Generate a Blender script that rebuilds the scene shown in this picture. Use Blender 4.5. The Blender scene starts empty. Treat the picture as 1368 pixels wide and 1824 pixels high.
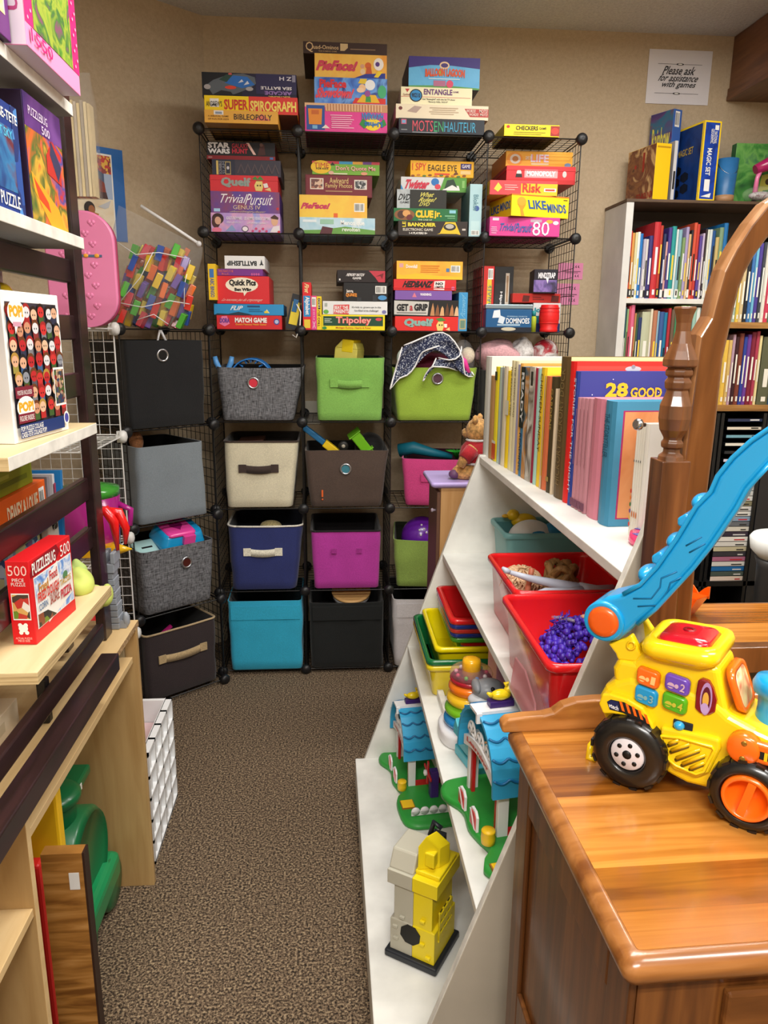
import bpy, bmesh, math, random
from mathutils import Vector as V, Matrix as M, noise
from math import pi, sin, cos, radians as R
random.seed(7)
scn = bpy.context.scene
COL = scn.collection
# ------------------------------------------------------------------ camera model
FPX, PITCH, YAW, ROLL, ZC = 1340.0, 0.2340, 0.0767, 0.0087, 1.495
def _cam():
    cp, sp, cy, sy = cos(PITCH), sin(PITCH), cos(YAW), sin(YAW)
    fw = V((sy*cp, cy*cp, -sp)); rt = V((cy, -sy, 0)); up = rt.cross(fw)
    c, s = cos(ROLL), sin(ROLL)
    return fw, c*rt + s*up, -s*rt + c*up
FW, RT, UP = _cam()
CAM = V((0, 0, ZC))
def ray(x, y): return FW + RT*((x-684)/FPX) + UP*((912-y)/FPX)
def aX(x, y, v): d = ray(x, y); return CAM + d*(v/d.x)
def aY(x, y, v): d = ray(x, y); return CAM + d*(v/d.y)
def aZ(x, y, v): d = ray(x, y); return CAM + d*((v-ZC)/d.z)
def aP(x, y, p, n): d = ray(x, y); return CAM + d*((p-CAM).dot(n)/d.dot(n))
# ------------------------------------------------------------------ materials
_m = {}
def lin(c):
    if isinstance(c, str): c = [int(c[i:i+2], 16)/255 for i in (0, 2, 4)]
    return tuple(x/12.92 if x <= .04045 else ((x+.055)/1.055)**2.4 for x in c[:3]) + (1,)
def mat(col, rough=.5, kind='plain', **k):
    key = (str(col), rough, kind, tuple(sorted((a, str(b)) for a, b in k.items())))
    if key in _m: return _m[key]
    m = bpy.data.materials.new('%s_%s' % (kind, col if isinstance(col, str) else 'mix')); m.use_nodes = True
    nt = m.node_tree; N = nt.nodes; L = nt.links
    b = N['Principled BSDF']; b.inputs['Roughness'].default_value = rough
    c = lin(col if isinstance(col, str) else col[0]); b.inputs['Base Color'].default_value = c
    if 'metal' in k: b.inputs['Metallic'].default_value = k['metal']
    if 'coat' in k: b.inputs['Coat Weight'].default_value = k['coat']; b.inputs['Coat Roughness'].default_value = .12
    if 'spec' in k: b.inputs['Specular IOR Level'].default_value = k['spec']
    tc = N.new('ShaderNodeTexCoord'); mp = N.new('ShaderNodeMapping'); L.new(tc.outputs['Object'], mp.inputs[0])
    sc = k.get('scale', (1, 1, 1)); mp.inputs['Scale'].default_value = sc if isinstance(sc, tuple) else (sc,)*3
    if 'rot' in k: mp.inputs['Rotation'].default_value = k['rot']
    def tex(t, **a):
        n = N.new(t); L.new(mp.outputs[0], n.inputs['Vector'])
        for q, v in a.items(): n.inputs[q].default_value = v
        return n
    def ramp(src, stops, const=False):
        r = N.new('ShaderNodeValToRGB'); L.new(src, r.inputs[0]); e = r.color_ramp.elements
        if const: r.color_ramp.interpolation = 'CONSTANT'
        while len(e) < len(stops): e.new(.5)
        for i, (p, cc) in enumerate(stops): e[i].position = p; e[i].color = lin(cc)
        return r
    def bump(src, strength, dist):
        bp = N.new('ShaderNodeBump'); bp.inputs['Strength'].default_value = strength; bp.inputs['Distance'].default_value = dist
        L.new(src, bp.inputs['Height']); L.new(bp.outputs[0], b.inputs['Normal'])
    def shade(c, f): return tuple(max(0, min(1, x*f)) for x in [int(c[i:i+2], 16)/255 for i in (0, 2, 4)])
    if kind == 'plain' and k.get('var', 0):
        n = tex('ShaderNodeTexNoise', Scale=k.get('vs', 14.), Detail=4.)
        L.new(ramp(n.outputs[0], [(.3, shade(col, 1-k['var'])), (.7, shade(col, 1+k['var']*.6))]).outputs[0], b.inputs['Base Color'])
    if kind == 'fabric':
        n = tex('ShaderNodeTexNoise', Scale=k.get('fs', 260.), Detail=2.)
        n2 = tex('ShaderNodeTexNoise', Scale=9., Detail=3.)
        mx = N.new('ShaderNodeMix'); mx.data_type = 'FLOAT'; mx.inputs[0].default_value = .35
        L.new(n.outputs[0], mx.inputs[2]); L.new(n2.outputs[0], mx.inputs[3])
        v = k.get('var', .14)
        L.new(ramp(mx.outputs[0], [(.3, shade(col, 1-v)), (.7, shade(col, 1+v))]).outputs[0], b.inputs['Base Color'])
        bump(n.outputs[0], .35, .002); b.inputs['Sheen Weight'].default_value = .15
    if kind == 'tweed':
        mp.inputs['Scale'].default_value = (1, 1, 1)
        m2 = N.new('ShaderNodeMapping'); L.new(tc.outputs['Object'], m2.inputs[0]); m2.inputs['Scale'].default_value = (40, 40, 420)
        m3 = N.new('ShaderNodeMapping'); L.new(tc.outputs['Object'], m3.inputs[0]); m3.inputs['Scale'].default_value = (420, 420, 40)
        a = N.new('ShaderNodeTexNoise'); a.inputs['Scale'].default_value = 1; L.new(m2.outputs[0], a.inputs['Vector'])
        c2 = N.new('ShaderNodeTexNoise'); c2.inputs['Scale'].default_value = 1; L.new(m3.outputs[0], c2.inputs['Vector'])
        mx = N.new('ShaderNodeMix'); mx.data_type = 'FLOAT'; mx.inputs[0].default_value = .5
        L.new(a.outputs[0], mx.inputs[2]); L.new(c2.outputs[0], mx.inputs[3])
        L.new(ramp(mx.outputs[0], [(.36, shade(col, .5)), (.64, shade(col, 1.5))]).outputs[0], b.inputs['Base Color']); bump(mx.outputs[0], .4, .002)
    if kind == 'wood':      # grain runs along the local axis with the small scale
        n0 = tex('ShaderNodeTexNoise', Scale=1., Detail=5., Distortion=.6)
        st = [(.3, col[0]), (.5, col[1]), (.7, col[2] if len(col) > 2 else col[0])]
        L.new(ramp(n0.outputs[0], st).outputs[0], b.inputs['Base Color']); bump(n0.outputs[0], .08, .002)
    if kind == 'planks':    # butcher-block top: strips in y, each with its own tone
        sp = N.new('ShaderNodeSeparateXYZ'); L.new(tc.outputs['Object'], sp.inputs[0])
        mu = N.new('ShaderNodeMath'); mu.operation = 'MULTIPLY'; mu.inputs[1].default_value = k.get('strips', 14.); L.new(sp.outputs['Y'], mu.inputs[0])
        fl = N.new('ShaderNodeMath'); fl.operation = 'FLOOR'; L.new(mu.outputs[0], fl.inputs[0])
        wn = N.new('ShaderNodeTexWhiteNoise'); wn.noise_dimensions = '1D'; L.new(fl.outputs[0], wn.inputs['W'])
        n0 = tex('ShaderNodeTexNoise', Scale=1., Detail=6., Distortion=1.)
        mx = N.new('ShaderNodeMix'); mx.data_type = 'FLOAT'; mx.inputs[0].default_value = .62
        L.new(wn.outputs['Value'], mx.inputs[2]); L.new(n0.outputs[0], mx.inputs[3])
        L.new(ramp(mx.outputs[0], [(.25, col[0]), (.5, col[1]), (.75, col[2])]).outputs[0], b.inputs['Base Color'])
    if kind == 'speckle':
        n = tex('ShaderNodeTexNoise', Scale=k.get('fs', 120.), Detail=3., Roughness=.7)
        L.new(ramp(n.outputs[0], [(p, c) for p, c in zip(k['pos'], col)]).outputs[0], b.inputs['Base Color']); bump(n.outputs[0], k.get('bs', .6), k.get('bd', .006))
    if kind == 'art':       # busy printed picture
        n = tex('ShaderNodeTexVoronoi', Scale=k.get('as_', 30.)); n3 = N.new('ShaderNodeSeparateColor'); L.new(n.outputs['Color'], n3.inputs[0])
        L.new(ramp(n3.outputs[0], [(i/len(col), c) for i, c in enumerate(col)], True).outputs[0], b.inputs['Base Color'])
    if kind == 'flow':      # soft printed picture
        n = tex('ShaderNodeTexNoise', Scale=k.get('as_', 12.), Detail=3., Distortion=1.2)
        L.new(ramp(n.outputs[0], [(.28+.44*i/max(1, len(col)-1), c) for i, c in enumerate(col)]).outputs[0], b.inputs['Base Color'])
    if kind == 'clear':
        b.inputs['Transmission Weight'].default_value = k.get('tr', .75); b.inputs['IOR'].default_value = 1.02 if k.get('thin', 1) else 1.4
        b.inputs['Alpha'].default_value = k.get('alpha', .25)
    _m[key] = m
    return m
def art(cols, s=40., **k): return mat(tuple(cols), .45, 'art', as_=s, **k)
def flow(cols, s=12., **k): return mat(tuple(cols), .45, 'flow', as_=s, **k)
def card(c): return mat(c, .48, spec=.35)
def gloss(c): return mat(c, .22, coat=.35)
WHITE = card('f2f2ee'); BLACK = card('141416')
def fab(c, **k): return mat(c, .92, 'fabric', **k)
# ------------------------------------------------------------------ mesh builder
class MB:
    def __init__(s): s.bm = bmesh.new(); s.mats = []; s.T = M.Identity(4)
    def mi(s, m):
        if m not in s.mats: s.mats.append(m)
        return s.mats.index(m)
    def face(s, pts, m, smooth=False):
        vs = [s.bm.verts.new(s.T @ V(p)) for p in pts]
        f = s.bm.faces.new(vs); f.material_index = s.mi(m); f.smooth = smooth; return f
    def mesh(s, vs, fs, m, smooth=False):
        b = [s.bm.verts.new(s.T @ V(p)) for p in vs]; i = s.mi(m); out = []
        for q in fs:
            mm = i
            if len(set(q)) < 3: continue
            try: f = s.bm.faces.new([b[k] for k in q])
            except ValueError: continue
            f.material_index = mm; f.smooth = smooth; out.append(f)
        return out
    def box(s, a, b, m, ms=None):   # ms: dict face->material, faces -x +x -y +y -z +z
        x0, y0, z0 = a; x1, y1, z1 = b
        v = [(x0, y0, z0), (x1, y0, z0), (x1, y1, z0), (x0, y1, z0), (x0, y0, z1), (x1, y0, z1), (x1, y1, z1), (x0, y1, z1)]
        fs = {'-z': (0, 3, 2, 1), '+z': (4, 5, 6, 7), '-y': (0, 1, 5, 4), '+x': (1, 2, 6, 5), '+y': (2, 3, 7, 6), '-x': (3, 0, 4, 7)}
        b_ = [s.bm.verts.new(s.T @ V(p)) for p in v]
        for k, q in fs.items():
            f = s.bm.faces.new([b_[i] for i in q]); f.material_index = s.mi((ms or {}).get(k, m))
        return s
    def loft(s, rings, m, caps=(True, True), closed=True, smooth=True):
        n = len(rings[0]); b = [[s.bm.verts.new(s.T @ V(p)) for p in r] for r in rings]; i = s.mi(m)
        for a, c in zip(b, b[1:]):
            for k in range(n if closed else n-1):
                f = s.bm.faces.new((a[k], a[(k+1) % n], c[(k+1) % n], c[k])); f.material_index = i; f.smooth = smooth
        if closed:
            if caps[0]: f = s.bm.faces.new(b[0][::-1]); f.material_index = i
            if caps[1]: f = s.bm.faces.new(b[-1]); f.material_index = i
        return s
    def lathe(s, prof, m, o=(0, 0, 0), ax=(0, 0, 1), n=20, smooth=True, caps=True, sq=(1, 1)):
        ax = V(ax).normalized(); u = ax.orthogonal().normalized(); w = ax.cross(u); o = V(o)
        rs = [[o + ax*h + (u*cos(2*pi*k/n)*sq[0] + w*sin(2*pi*k/n)*sq[1])*max(r, 1e-5) for k in range(n)] for r, h in prof]
        return s.loft(rs, m, (caps, caps), True, smooth)
    def tube(s, pts, r, m, n=8, cap=True, smooth=True):
        pts = [V(p) for p in pts]; rr = r if isinstance(r, (list, tuple)) else [r]*len(pts); rs = []; u = None
        for i, p in enumerate(pts):
            d = (pts[min(i+1, len(pts)-1)] - pts[max(i-1, 0)]).normalized()
            if u is None: u = d.orthogonal().normalized()
            u = (u - d*u.dot(d))
            u = u.normalized() if u.length > 1e-6 else d.orthogonal().normalized()
            w = d.cross(u); rs.append([p + (u*cos(2*pi*k/n) + w*sin(2*pi*k/n))*rr[i] for k in range(n)])
        return s.loft(rs, m, (cap, cap), True, smooth)
    def ball(s, c, r, m, n=14, k=9):
        r = r if isinstance(r, (tuple, list)) else (r,)*3; c = V(c)
        rs = [[c + V((r[0]*sin(pi*j/k)*cos(2*pi*i/n), r[1]*sin(pi*j/k)*sin(2*pi*i/n), -r[2]*cos(pi*j/k))) for i in range(n)] for j in range(1, k)]
        b = [[s.bm.verts.new(s.T @ p) for p in q] for q in rs]; i0 = s.mi(m)
        lo = s.bm.verts.new(s.T @ (c - V((0, 0, r[2])))); hi = s.bm.verts.new(s.T @ (c + V((0, 0, r[2]))))
        def add(q): f = s.bm.faces.new(q); f.material_index = i0; f.smooth = True
        for a, d in zip(b, b[1:]):
            for q in range(n): add((a[q], a[(q+1) % n], d[(q+1) % n], d[q]))
        for q in range(n): add((lo, b[0][(q+1) % n], b[0][q])); add((hi, b[-1][q], b[-1][(q+1) % n]))
        return s
    def prism(s, poly, d, m, side=None, smooth=False):   # poly: 3d points in a plane, d: extrusion vector
        d = V(d); A = [V(p) for p in poly]; B = [p + d for p in A]
        a = [s.bm.verts.new(s.T @ p) for p in A]; b = [s.bm.verts.new(s.T @ p) for p in B]; n = len(a)
        i = s.mi(m); j = s.mi(side or m)
        f = s.bm.faces.new(a[::-1]); f.material_index = i
        f = s.bm.faces.new(b); f.material_index = i
        for k in range(n):
            f = s.bm.faces.new((a[k], a[(k+1) % n], b[(k+1) % n], b[k])); f.material_index = j; f.smooth = smooth
        return s
    def build(s, name, parent=None, bevel=0, sub=0, seg=2, loc=None, solid=0):
        bmesh.ops.recalc_face_normals(s.bm, faces=s.bm.faces)
        me = bpy.data.meshes.new(name); s.bm.to_mesh(me); s.bm.free()
        for m in s.mats: me.materials.append(m)
        o = bpy.data.objects.new(name, me); COL.objects.link(o)
        if parent is not None: o.parent = parent
        if loc is not None: o.location = loc
        if solid: q = o.modifiers.new('solid', 'SOLIDIFY'); q.thickness = solid; q.offset = 0
        if bevel:
            q = o.modifiers.new('bevel', 'BEVEL'); q.width = bevel; q.segments = seg; q.limit_method = 'ANGLE'; q.angle_limit = R(38)
        if sub: q = o.modifiers.new('sub', 'SUBSURF'); q.levels = sub; q.render_levels = sub
        return o
def tag(o, label=None, cat=None, group=None, kind=None):
    if label: o['label'] = label
    if cat: o['category'] = cat
    if group: o['group'] = group
    if kind: o['kind'] = kind
    return o
def thing(name, label, cat, loc=(0, 0, 0), rz=0, group=None):
    o = bpy.data.objects.new(name, None); COL.objects.link(o); o.location = loc; o.rotation_euler = (0, 0, rz); o.empty_display_size = .05
    return tag(o, label, cat, group)
# ------------------------------------------------------------------ printed faces
class Face:
    def __init__(s, O, U, Vv, w, h):
        s.O, s.U, s.V, s.w, s.h = V(O), V(U).normalized(), V(Vv).normalized(), w, h; s.N = s.U.cross(s.V); s.k = 0
    def p(s, u, v, l): return s.O + s.U*(u*s.w) + s.V*(v*s.h) + s.N*l
_txt = {}
def text_geo(t, bold, wide=1):
    key = (t, bold)
    if key in _txt: return _txt[key]
    c = bpy.data.curves.new('t', 'FONT'); c.body = t; c.size = 1; c.fill_mode = 'FRONT'; c.resolution_u = 2; c.offset = bold
    o = bpy.data.objects.new('t', c); COL.objects.link(o)
    dg = bpy.context.evaluated_depsgraph_get(); e = o.evaluated_get(dg); me = e.to_mesh()
    vs = [(v.co.x, v.co.y) for v in me.vertices]; fs = [tuple(p.vertices) for p in me.polygons]
    e.to_mesh_clear(); bpy.data.objects.remove(o); bpy.data.curves.remove(c)
    x0 = min(v[0] for v in vs); x1 = max(v[0] for v in vs); y0 = min(v[1] for v in vs); y1 = max(v[1] for v in vs)
    _txt[key] = ([((a-x0)/(x1-x0), (b-y0)/(y1-y0)) for a, b in vs], fs); return _txt[key]
def draw(mb, F, items):
    """items: ('r',u0,v0,u1,v1,m) rectangle  ('e',cu,cv,ru,rv,m) ellipse  ('p',[(u,v)..],m) polygon
       ('t',u0,v0,u1,v1,text,m[,rot[,bold[,shear[,arc]]]]) lettering  ('b',u0,v0,u1,v1) barcode"""
    for it in items:
        F.k += 1; l = .0003 + .00016*min(F.k, 14) + .000012*F.k; k = it[0]
        if k == 'r': mb.face([F.p(*q, l) for q in ((it[1], it[2]), (it[3], it[2]), (it[3], it[4]), (it[1], it[4]))], it[5])
        elif k == 'e': mb.face([F.p(it[1]+it[3]*cos(2*pi*i/20), it[2]+it[4]*sin(2*pi*i/20), l) for i in range(20)], it[5])
        elif k == 'p': mb.face([F.p(u, v, l) for u, v in it[1]], it[2])
        elif k == 'b':
            mb.face([F.p(*q, l) for q in ((it[1], it[2]), (it[3], it[2]), (it[3], it[4]), (it[1], it[4]))], WHITE)
            w = it[3]-it[1]; x = it[1]+.08*w; rr = random.Random(5)
            while x < it[3]-.1*w:
                d = w*rr.choice((.02, .04, .06)); mb.face([F.p(*q, l+.0001) for q in ((x, it[2]+.12*(it[4]-it[2])), (x+d, it[2]+.12*(it[4]-it[2])), (x+d, it[4]-.1*(it[4]-it[2])), (x, it[4]-.1*(it[4]-it[2])))], BLACK); x += d + w*rr.choice((.02, .04, .05))
        elif k == 't':
            u0, v0, u1, v1, t, m = it[1:7]; rot = it[7] if len(it) > 7 else 0; bold = it[8] if len(it) > 8 else .012
            sh = it[9] if len(it) > 9 else 0; arc = it[10] if len(it) > 10 else 0
            vs, fs = text_geo(t, bold); q = []
            for a, b in vs:
                a = a + sh*(b-.5); b = b + arc*4*a*(1-a)
                if rot == 180: a, b = 1-a, 1-b
                elif rot == 90: a, b = 1-b, a        # reads bottom to top
                elif rot == -90: a, b = b, 1-a       # reads top to bottom
                q.append(F.p(u0+a*(u1-u0), v0+b*(v1-v0), l))
            mb.mesh(q, fs, m)
def gbox(name, label, cat, O, U, w, h, d, front, side=None, top=None, bot=None, items=(), litems=(), group=None, lid=0, bevel=.0012):
    """box whose front-lower-left corner is O, front runs along U, depth runs into the scene (U x -Z)"""
    U = V(U).normalized(); D = V((-U.y, U.x, 0)); O = V(O); side = side or front
    mb = MB(); mb.T = M.Translation(-O)
    e = min(bevel, .2*min(w, h, d))
    P = lambda u, dd, z: O + U*u + D*dd + V((0, 0, z))
    mb.mesh([P(0, 0, 0), P(w, 0, 0), P(w, 0, h), P(0, 0, h)], [(0, 1, 2, 3)], front)
    mb.mesh([P(0, d, 0), P(w, d, 0), P(w, d, h), P(0, d, h)], [(1, 0, 3, 2)], side)
    mb.mesh([P(0, 0, 0), P(0, d, 0), P(0, d, h), P(0, 0, h)], [(1, 0, 3, 2)], side)
    mb.mesh([P(w, 0, 0), P(w, d, 0), P(w, d, h), P(w, 0, h)], [(0, 1, 2, 3)], side)
    mb.mesh([P(0, 0, h), P(w, 0, h), P(w, d, h), P(0, d, h)], [(0, 1, 2, 3)], top or front)
    mb.mesh([P(0, 0, 0), P(w, 0, 0), P(w, d, 0), P(0, d, 0)], [(3, 2, 1, 0)], bot or side)
    bmesh.ops.remove_doubles(mb.bm, verts=mb.bm.verts, dist=1e-6)
    if e: bmesh.ops.bevel(mb.bm, geom=mb.bm.edges[:], offset=e, segments=2, affect='EDGES', profile=.5)
    bmesh.ops.recalc_face_normals(mb.bm, faces=mb.bm.faces)
    F = Face(O, U, (0, 0, 1), w, h); base = [i for i in items if i[0] != 't']; txt = [i for i in items if i[0] == 't']
    draw(mb, F, base); L = Face(P(0, d, 0), -D, (0, 0, 1), d, h)
    if litems: draw(mb, L, [i for i in litems if i[0] != 't'])
    me = bpy.data.meshes.new(name); mb.bm.to_mesh(me); mb.bm.free()
    for m in mb.mats: me.materials.append(m)
    o = bpy.data.objects.new(name, me); COL.objects.link(o); o.location = O; tag(o, label, cat, group)
    if txt or litems:
        tb = MB(); tb.T = M.Translation(-O); draw(tb, F, txt); draw(tb, L, [i for i in litems if i[0] == 't']); 
        if len(tb.bm.verts):
            t = MBraw(tb, 'lettering', o)
        else: tb.bm.free()
    if lid:
        lb = MB(); lb.T = M.Translation(-O); g = .0016
        for a, b, c2, d2 in ((-g, -g, w+g, -g+.0012), (-g, d+g-.0012, w+g, d+g), (-g, 0, -g+.0012, d), (w+g-.0012, 0, w+g, d)):
            q = [P(a, b, h*(1-lid)), P(c2, b, h*(1-lid)), P(c2, d2, h*(1-lid)), P(a, d2, h*(1-lid))]
            lb.prism(q, (0, 0, .0022), top or front)
        lb.build('lid_edge', o)
    return o
def MBraw(mb, name, parent):
    me = bpy.data.meshes.new(name); mb.bm.to_mesh(me); mb.bm.free()
    for m in mb.mats: me.materials.append(m)
    o = bpy.data.objects.new(name, me); COL.objects.link(o); o.parent = parent; return o
# ================================================================== the setting
XR, YR, PT = -.473, 3.142, .37           # black cube rack: left front post, front plane, pitch
CEIL = 2.765
wallm = mat(('b5a286', 'bdaa8e', 'c4b296'), .85, 'speckle', pos=(.3, .5, .7), fs=60., bs=.05, bd=.001)
ceilm = mat(('c4c4c6', 'd2d2d3', 'dededd'), .95, 'speckle', pos=(.3, .5, .7), fs=90., bs=.8, bd=.008)
carpet = mat(('16100b', '50402f', '86705a', 'd0b892'), 1., 'speckle', pos=(.36, .45, .53, .68), fs=165., bs=1., bd=.010)
def struct(mb, name, **k): o = mb.build(name, **k); o['kind'] = 'structure'; return o
X0, X1, Y0, Y1 = -1.35, 2.35, -2.3, 3.55
DG = (-.5, X0, Y1, Y1-.85*math.tan(R(40)))
b = MB(); b.box((X0-.1, Y0-.1, -.08), (X1+.1, Y1+.1, 0), carpet); struct(b, 'floor')
b = MB(); b.box((X0-.1, Y0-.1, CEIL), (X1+.1, Y1+.1, CEIL+.08), ceilm); struct(b, 'ceiling')
b = MB(); b.box((DG[0]-.2, Y1, 0), (X1+.1, Y1+.1, CEIL), wallm); struct(b, 'wall_back')
b = MB(); dl = V((DG[1]-DG[0], DG[3]-DG[2], 0)); nn = V((-dl.y, dl.x, 0)).normalized()*-.1
p0 = V((DG[0], DG[2], 0)); p1 = V((DG[1], DG[3], 0))
b.prism([p0, p1, p1+nn, p0+nn], (0, 0, CEIL), wallm); struct(b, 'wall_diagonal')
b = MB(); b.box((X0-.1, Y0-.1, 0), (X0, DG[3]+.05, CEIL), wallm); struct(b, 'wall_left')
b = MB(); b.box((X1, Y0-.1, 0), (X1+.1, Y1+.1, CEIL), wallm); struct(b, 'wall_right')
b = MB(); b.box((X0-.1, Y0-.1, 0), (X1+.1, Y0, CEIL), wallm); struct(b, 'wall_front')
b = MB(); b.box((DG[0], Y1-.012, 0), (X1, Y1, .09), mat('3a2c22', .6)); struct(b, 'baseboard_back')
# ------------------------------------------------------------------ camera and lights
cd = bpy.data.cameras.new('camera'); co = bpy.data.objects.new('camera', cd); COL.objects.link(co)
co.matrix_world = M(((RT.x, UP.x, -FW.x, CAM.x), (RT.y, UP.y, -FW.y, CAM.y), (RT.z, UP.z, -FW.z, CAM.z), (0, 0, 0, 1)))
cd.sensor_fit = 'VERTICAL'; cd.sensor_height = 36; cd.lens = 36*FPX/1824; cd.clip_start = .02
scn.camera = co
scn.view_settings.view_transform = 'Standard'; scn.view_settings.look = 'None'; scn.view_settings.gamma = 1; scn.view_settings.exposure = .38
w = bpy.data.worlds.new('world'); scn.world = w; w.use_nodes = True
w.node_tree.nodes['Background'].inputs[0].default_value = (.9, .93, 1, 1); w.node_tree.nodes['Background'].inputs[1].default_value = .03
def tubes(x, y, rz, p):
    for dx in (-.09, .09):
        l = bpy.data.lights.new('fluorescent_tube', 'AREA'); l.shape = 'RECTANGLE'; l.size = .05; l.size_y = 1.2; l.energy = p; l.color = (1, .965, .905)
        o = bpy.data.objects.new('fluorescent_tube', l); COL.objects.link(o)
        o.location = (x+dx*cos(rz), y+dx*sin(rz), CEIL-.04); o.rotation_euler = (0, 0, rz)
def uplight(x, y, p):  # added fill that brightens the ceiling, not a real fixture
    l = bpy.data.lights.new('ceiling_fill_light', 'AREA'); l.shape = 'RECTANGLE'; l.size = 1.2; l.size_y = .3; l.energy = p; l.color = (1, .97, .93)
    o = bpy.data.objects.new('ceiling_fill_light', l); COL.objects.link(o); o.location = (x, y, CEIL-.25); o.rotation_euler = (pi, 0, 0)
uplight(.45, .2, 5); uplight(.45, -1.2, 5)
tubes(.45, 1.35, R(90), 12); tubes(-.1, -.8, R(90), 36); tubes(1.5, .2, R(90), 15); tubes(1.2, 2.4, R(90), 9)
# ------------------------------------------------------------------ wire cube racks
blackwire = mat('08080a', .42); whitewire = mat('e6e6e4', .4); knobm = mat('121316', .45)
def panel_mesh(name, m, n=10, s=.356):
    mb = MB()
    for i in range(n+1):
        t = -s/2 + s*i/n; r = .0026 if i in (0, n) else .0014; k = 6 if i in (0, n) else 4
        mb.tube([(t, -s/2, 0), (t, s/2, 0)], r, m, k, smooth=False); mb.tube([(-s/2, t, r if 0 < i < n else 0), (s/2, t, r if 0 < i < n else 0)], r, m, k, smooth=False)
    o = mb.build(name); me = o.data; bpy.data.objects.remove(o); return me
def knob_mesh(m):
    mb = MB(); mb.lathe([(.009, -.012), (.02, -.011), (.0225, -.004), (.0225, .004), (.017, .011), (.006, .0145)], m, ax=(0, -1, 0), n=18)
    mb.box((-.007, 0, -.02), (.007, .02, .02), m); mb.box((-.02, 0, -.007), (.02, .02, .007), m)
    o = mb.build('connector'); me = o.data; bpy.data.objects.remove(o); return me
PB, PW = panel_mesh('wire_panel', blackwire), panel_mesh('wire_panel', whitewire); KB, KW = knob_mesh(knobm), knob_mesh(whitewire)
def inst(me, name, parent, loc, rot=(0, 0, 0)):
    o = bpy.data.objects.new(name, me); COL.objects.link(o); o.parent = parent; o.location = loc; o.rotation_euler = rot; return o
def rack(root, cols, rows, pm, km, z0=.02, skip=(), D=PT):
    for c in range(cols+1):
        for r in range(rows+1):
            inst(km, 'connector', root, (c*PT, 0, z0+r*PT)); inst(km, 'connector', root, (c*PT, D, z0+r*PT), (0, 0, pi))
    for r in range(rows+1):
        for c in range(cols): inst(pm, 'wire_shelf', root, ((c+.5)*PT, D/2, z0+r*PT))
    for r in range(rows):
        for c in range(cols+1):
            if (c, r) not in skip: inst(pm, 'wire_side', root, (c*PT, D/2, z0+(r+.5)*PT), (0, pi/2, 0))
rk = thing('wire_cube_rack', 'tall black wire cube rack full of game boxes and fabric bins against the back wall', 'storage rack', (XR, YR, 0))
rack(rk, 4, 6, PB, KB)
LA = R(40); LU = V((cos(LA), sin(LA), 0)); LD = V((-sin(LA), cos(LA), 0))      # corner rack: left to right, and into the corner
LO = V((-.452, 3.062, 0)) - LU*PT
lr = thing('wire_cube_rack', 'narrow black wire cube rack set across the corner, four bins high', 'storage rack', LO, LA)
rack(lr, 1, 4, PB, KB)
# sign, poster and notes on the walls
def flat(name, label, cat, O, U, Vv, w, h, base, items, t=.0012, group=None, parent=None):
    U = V(U).normalized(); Vv = V(Vv).normalized(); N = U.cross(Vv); O = V(O)
    mb = MB(); mb.T = M.Translation(-O); q = [O, O+U*w, O+U*w+Vv*h, O+Vv*h]
    mb.prism([p+N*.0004 for p in q], N*t, base)
    F = Face(O+N*(t+.0004), U, Vv, w, h); draw(mb, F, [i for i in items if i[0] != 't'])
    o = mb.build(name, parent); o.location = O; tag(o, label, cat, group)
    tt = [i for i in items if i[0] == 't']
    if tt: tb = MB(); tb.T = M.Translation(-O); draw(tb, F, tt); MBraw(tb, 'lettering', o)
    return o
ink = mat('222226', .7)
a = aY(1149, 184, Y1-.002); c = aY(1260, 188, Y1-.002); t = aY(1155, 87, Y1-.002)
its = [('r', .15, .735, .85, .742, ink), ('r', .13, .195, .83, .202, ink), ('e', .5, .738, .06, .02, ink), ('e', .48, .198, .06, .02, ink), ('e', .5, .738, .035, .011, WHITE), ('e', .48, .198, .035, .011, WHITE),
       ('t', .25, .545, .75, .70, 'Please ask', ink, 0, .014, .1), ('t', .19, .42, .81, .55, 'for assistance', ink, 0, .014, .1), ('t', .23, .28, .77, .42, 'with games', ink, 0, .014, .1)]
flat('paper_sign', 'white paper sign asking people to ask for help, taped high on the wall', 'sign', a, (c-a), (t-a-(t-a).dot((c-a).normalized())*(c-a).normalized()), (c-a).length, (t-a).length, mat('dddbe0', .7), its)
for k, (px, py, w_, h_) in enumerate(((1037, 498, .115, .072), (1030, 543, .115, .094))):
    a = aY(px, py, Y1-.0002); pk = mat('e08ab4', .7); it = [('t', .1, .66, .9, .85, 'cards & dice', ink, 0, 0, .2), ('t', .2, .4, .8, .55, 'check first', ink, 0, 0), ('t', .15, .12, .9, .32, 'so so so', ink, 0, 0, .2)]
    it = [('p', [(.62+.1*k_+.035*cos(q*.7), yy+.07*sin(q*.7)) for q in range(9)], ink) for k_ in range(3) for yy in (.22, .78)] + [('e', .64+.1*k_, yy, .026, .05, pk) for k_ in range(3) for yy in (.22, .78)] + [('r', .2, .48, .9, .5, ink), ('r', .3, .4, .8, .42, ink)]
    flat('paper_note', ('upper' if k == 0 else 'lower') + ' pink handwritten note taped to the wall beside the rack', 'note', (a.x-w_, a.y, a.z), (1, 0, 0), (0, 0, 1), w_, h_, pk, it)
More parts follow.
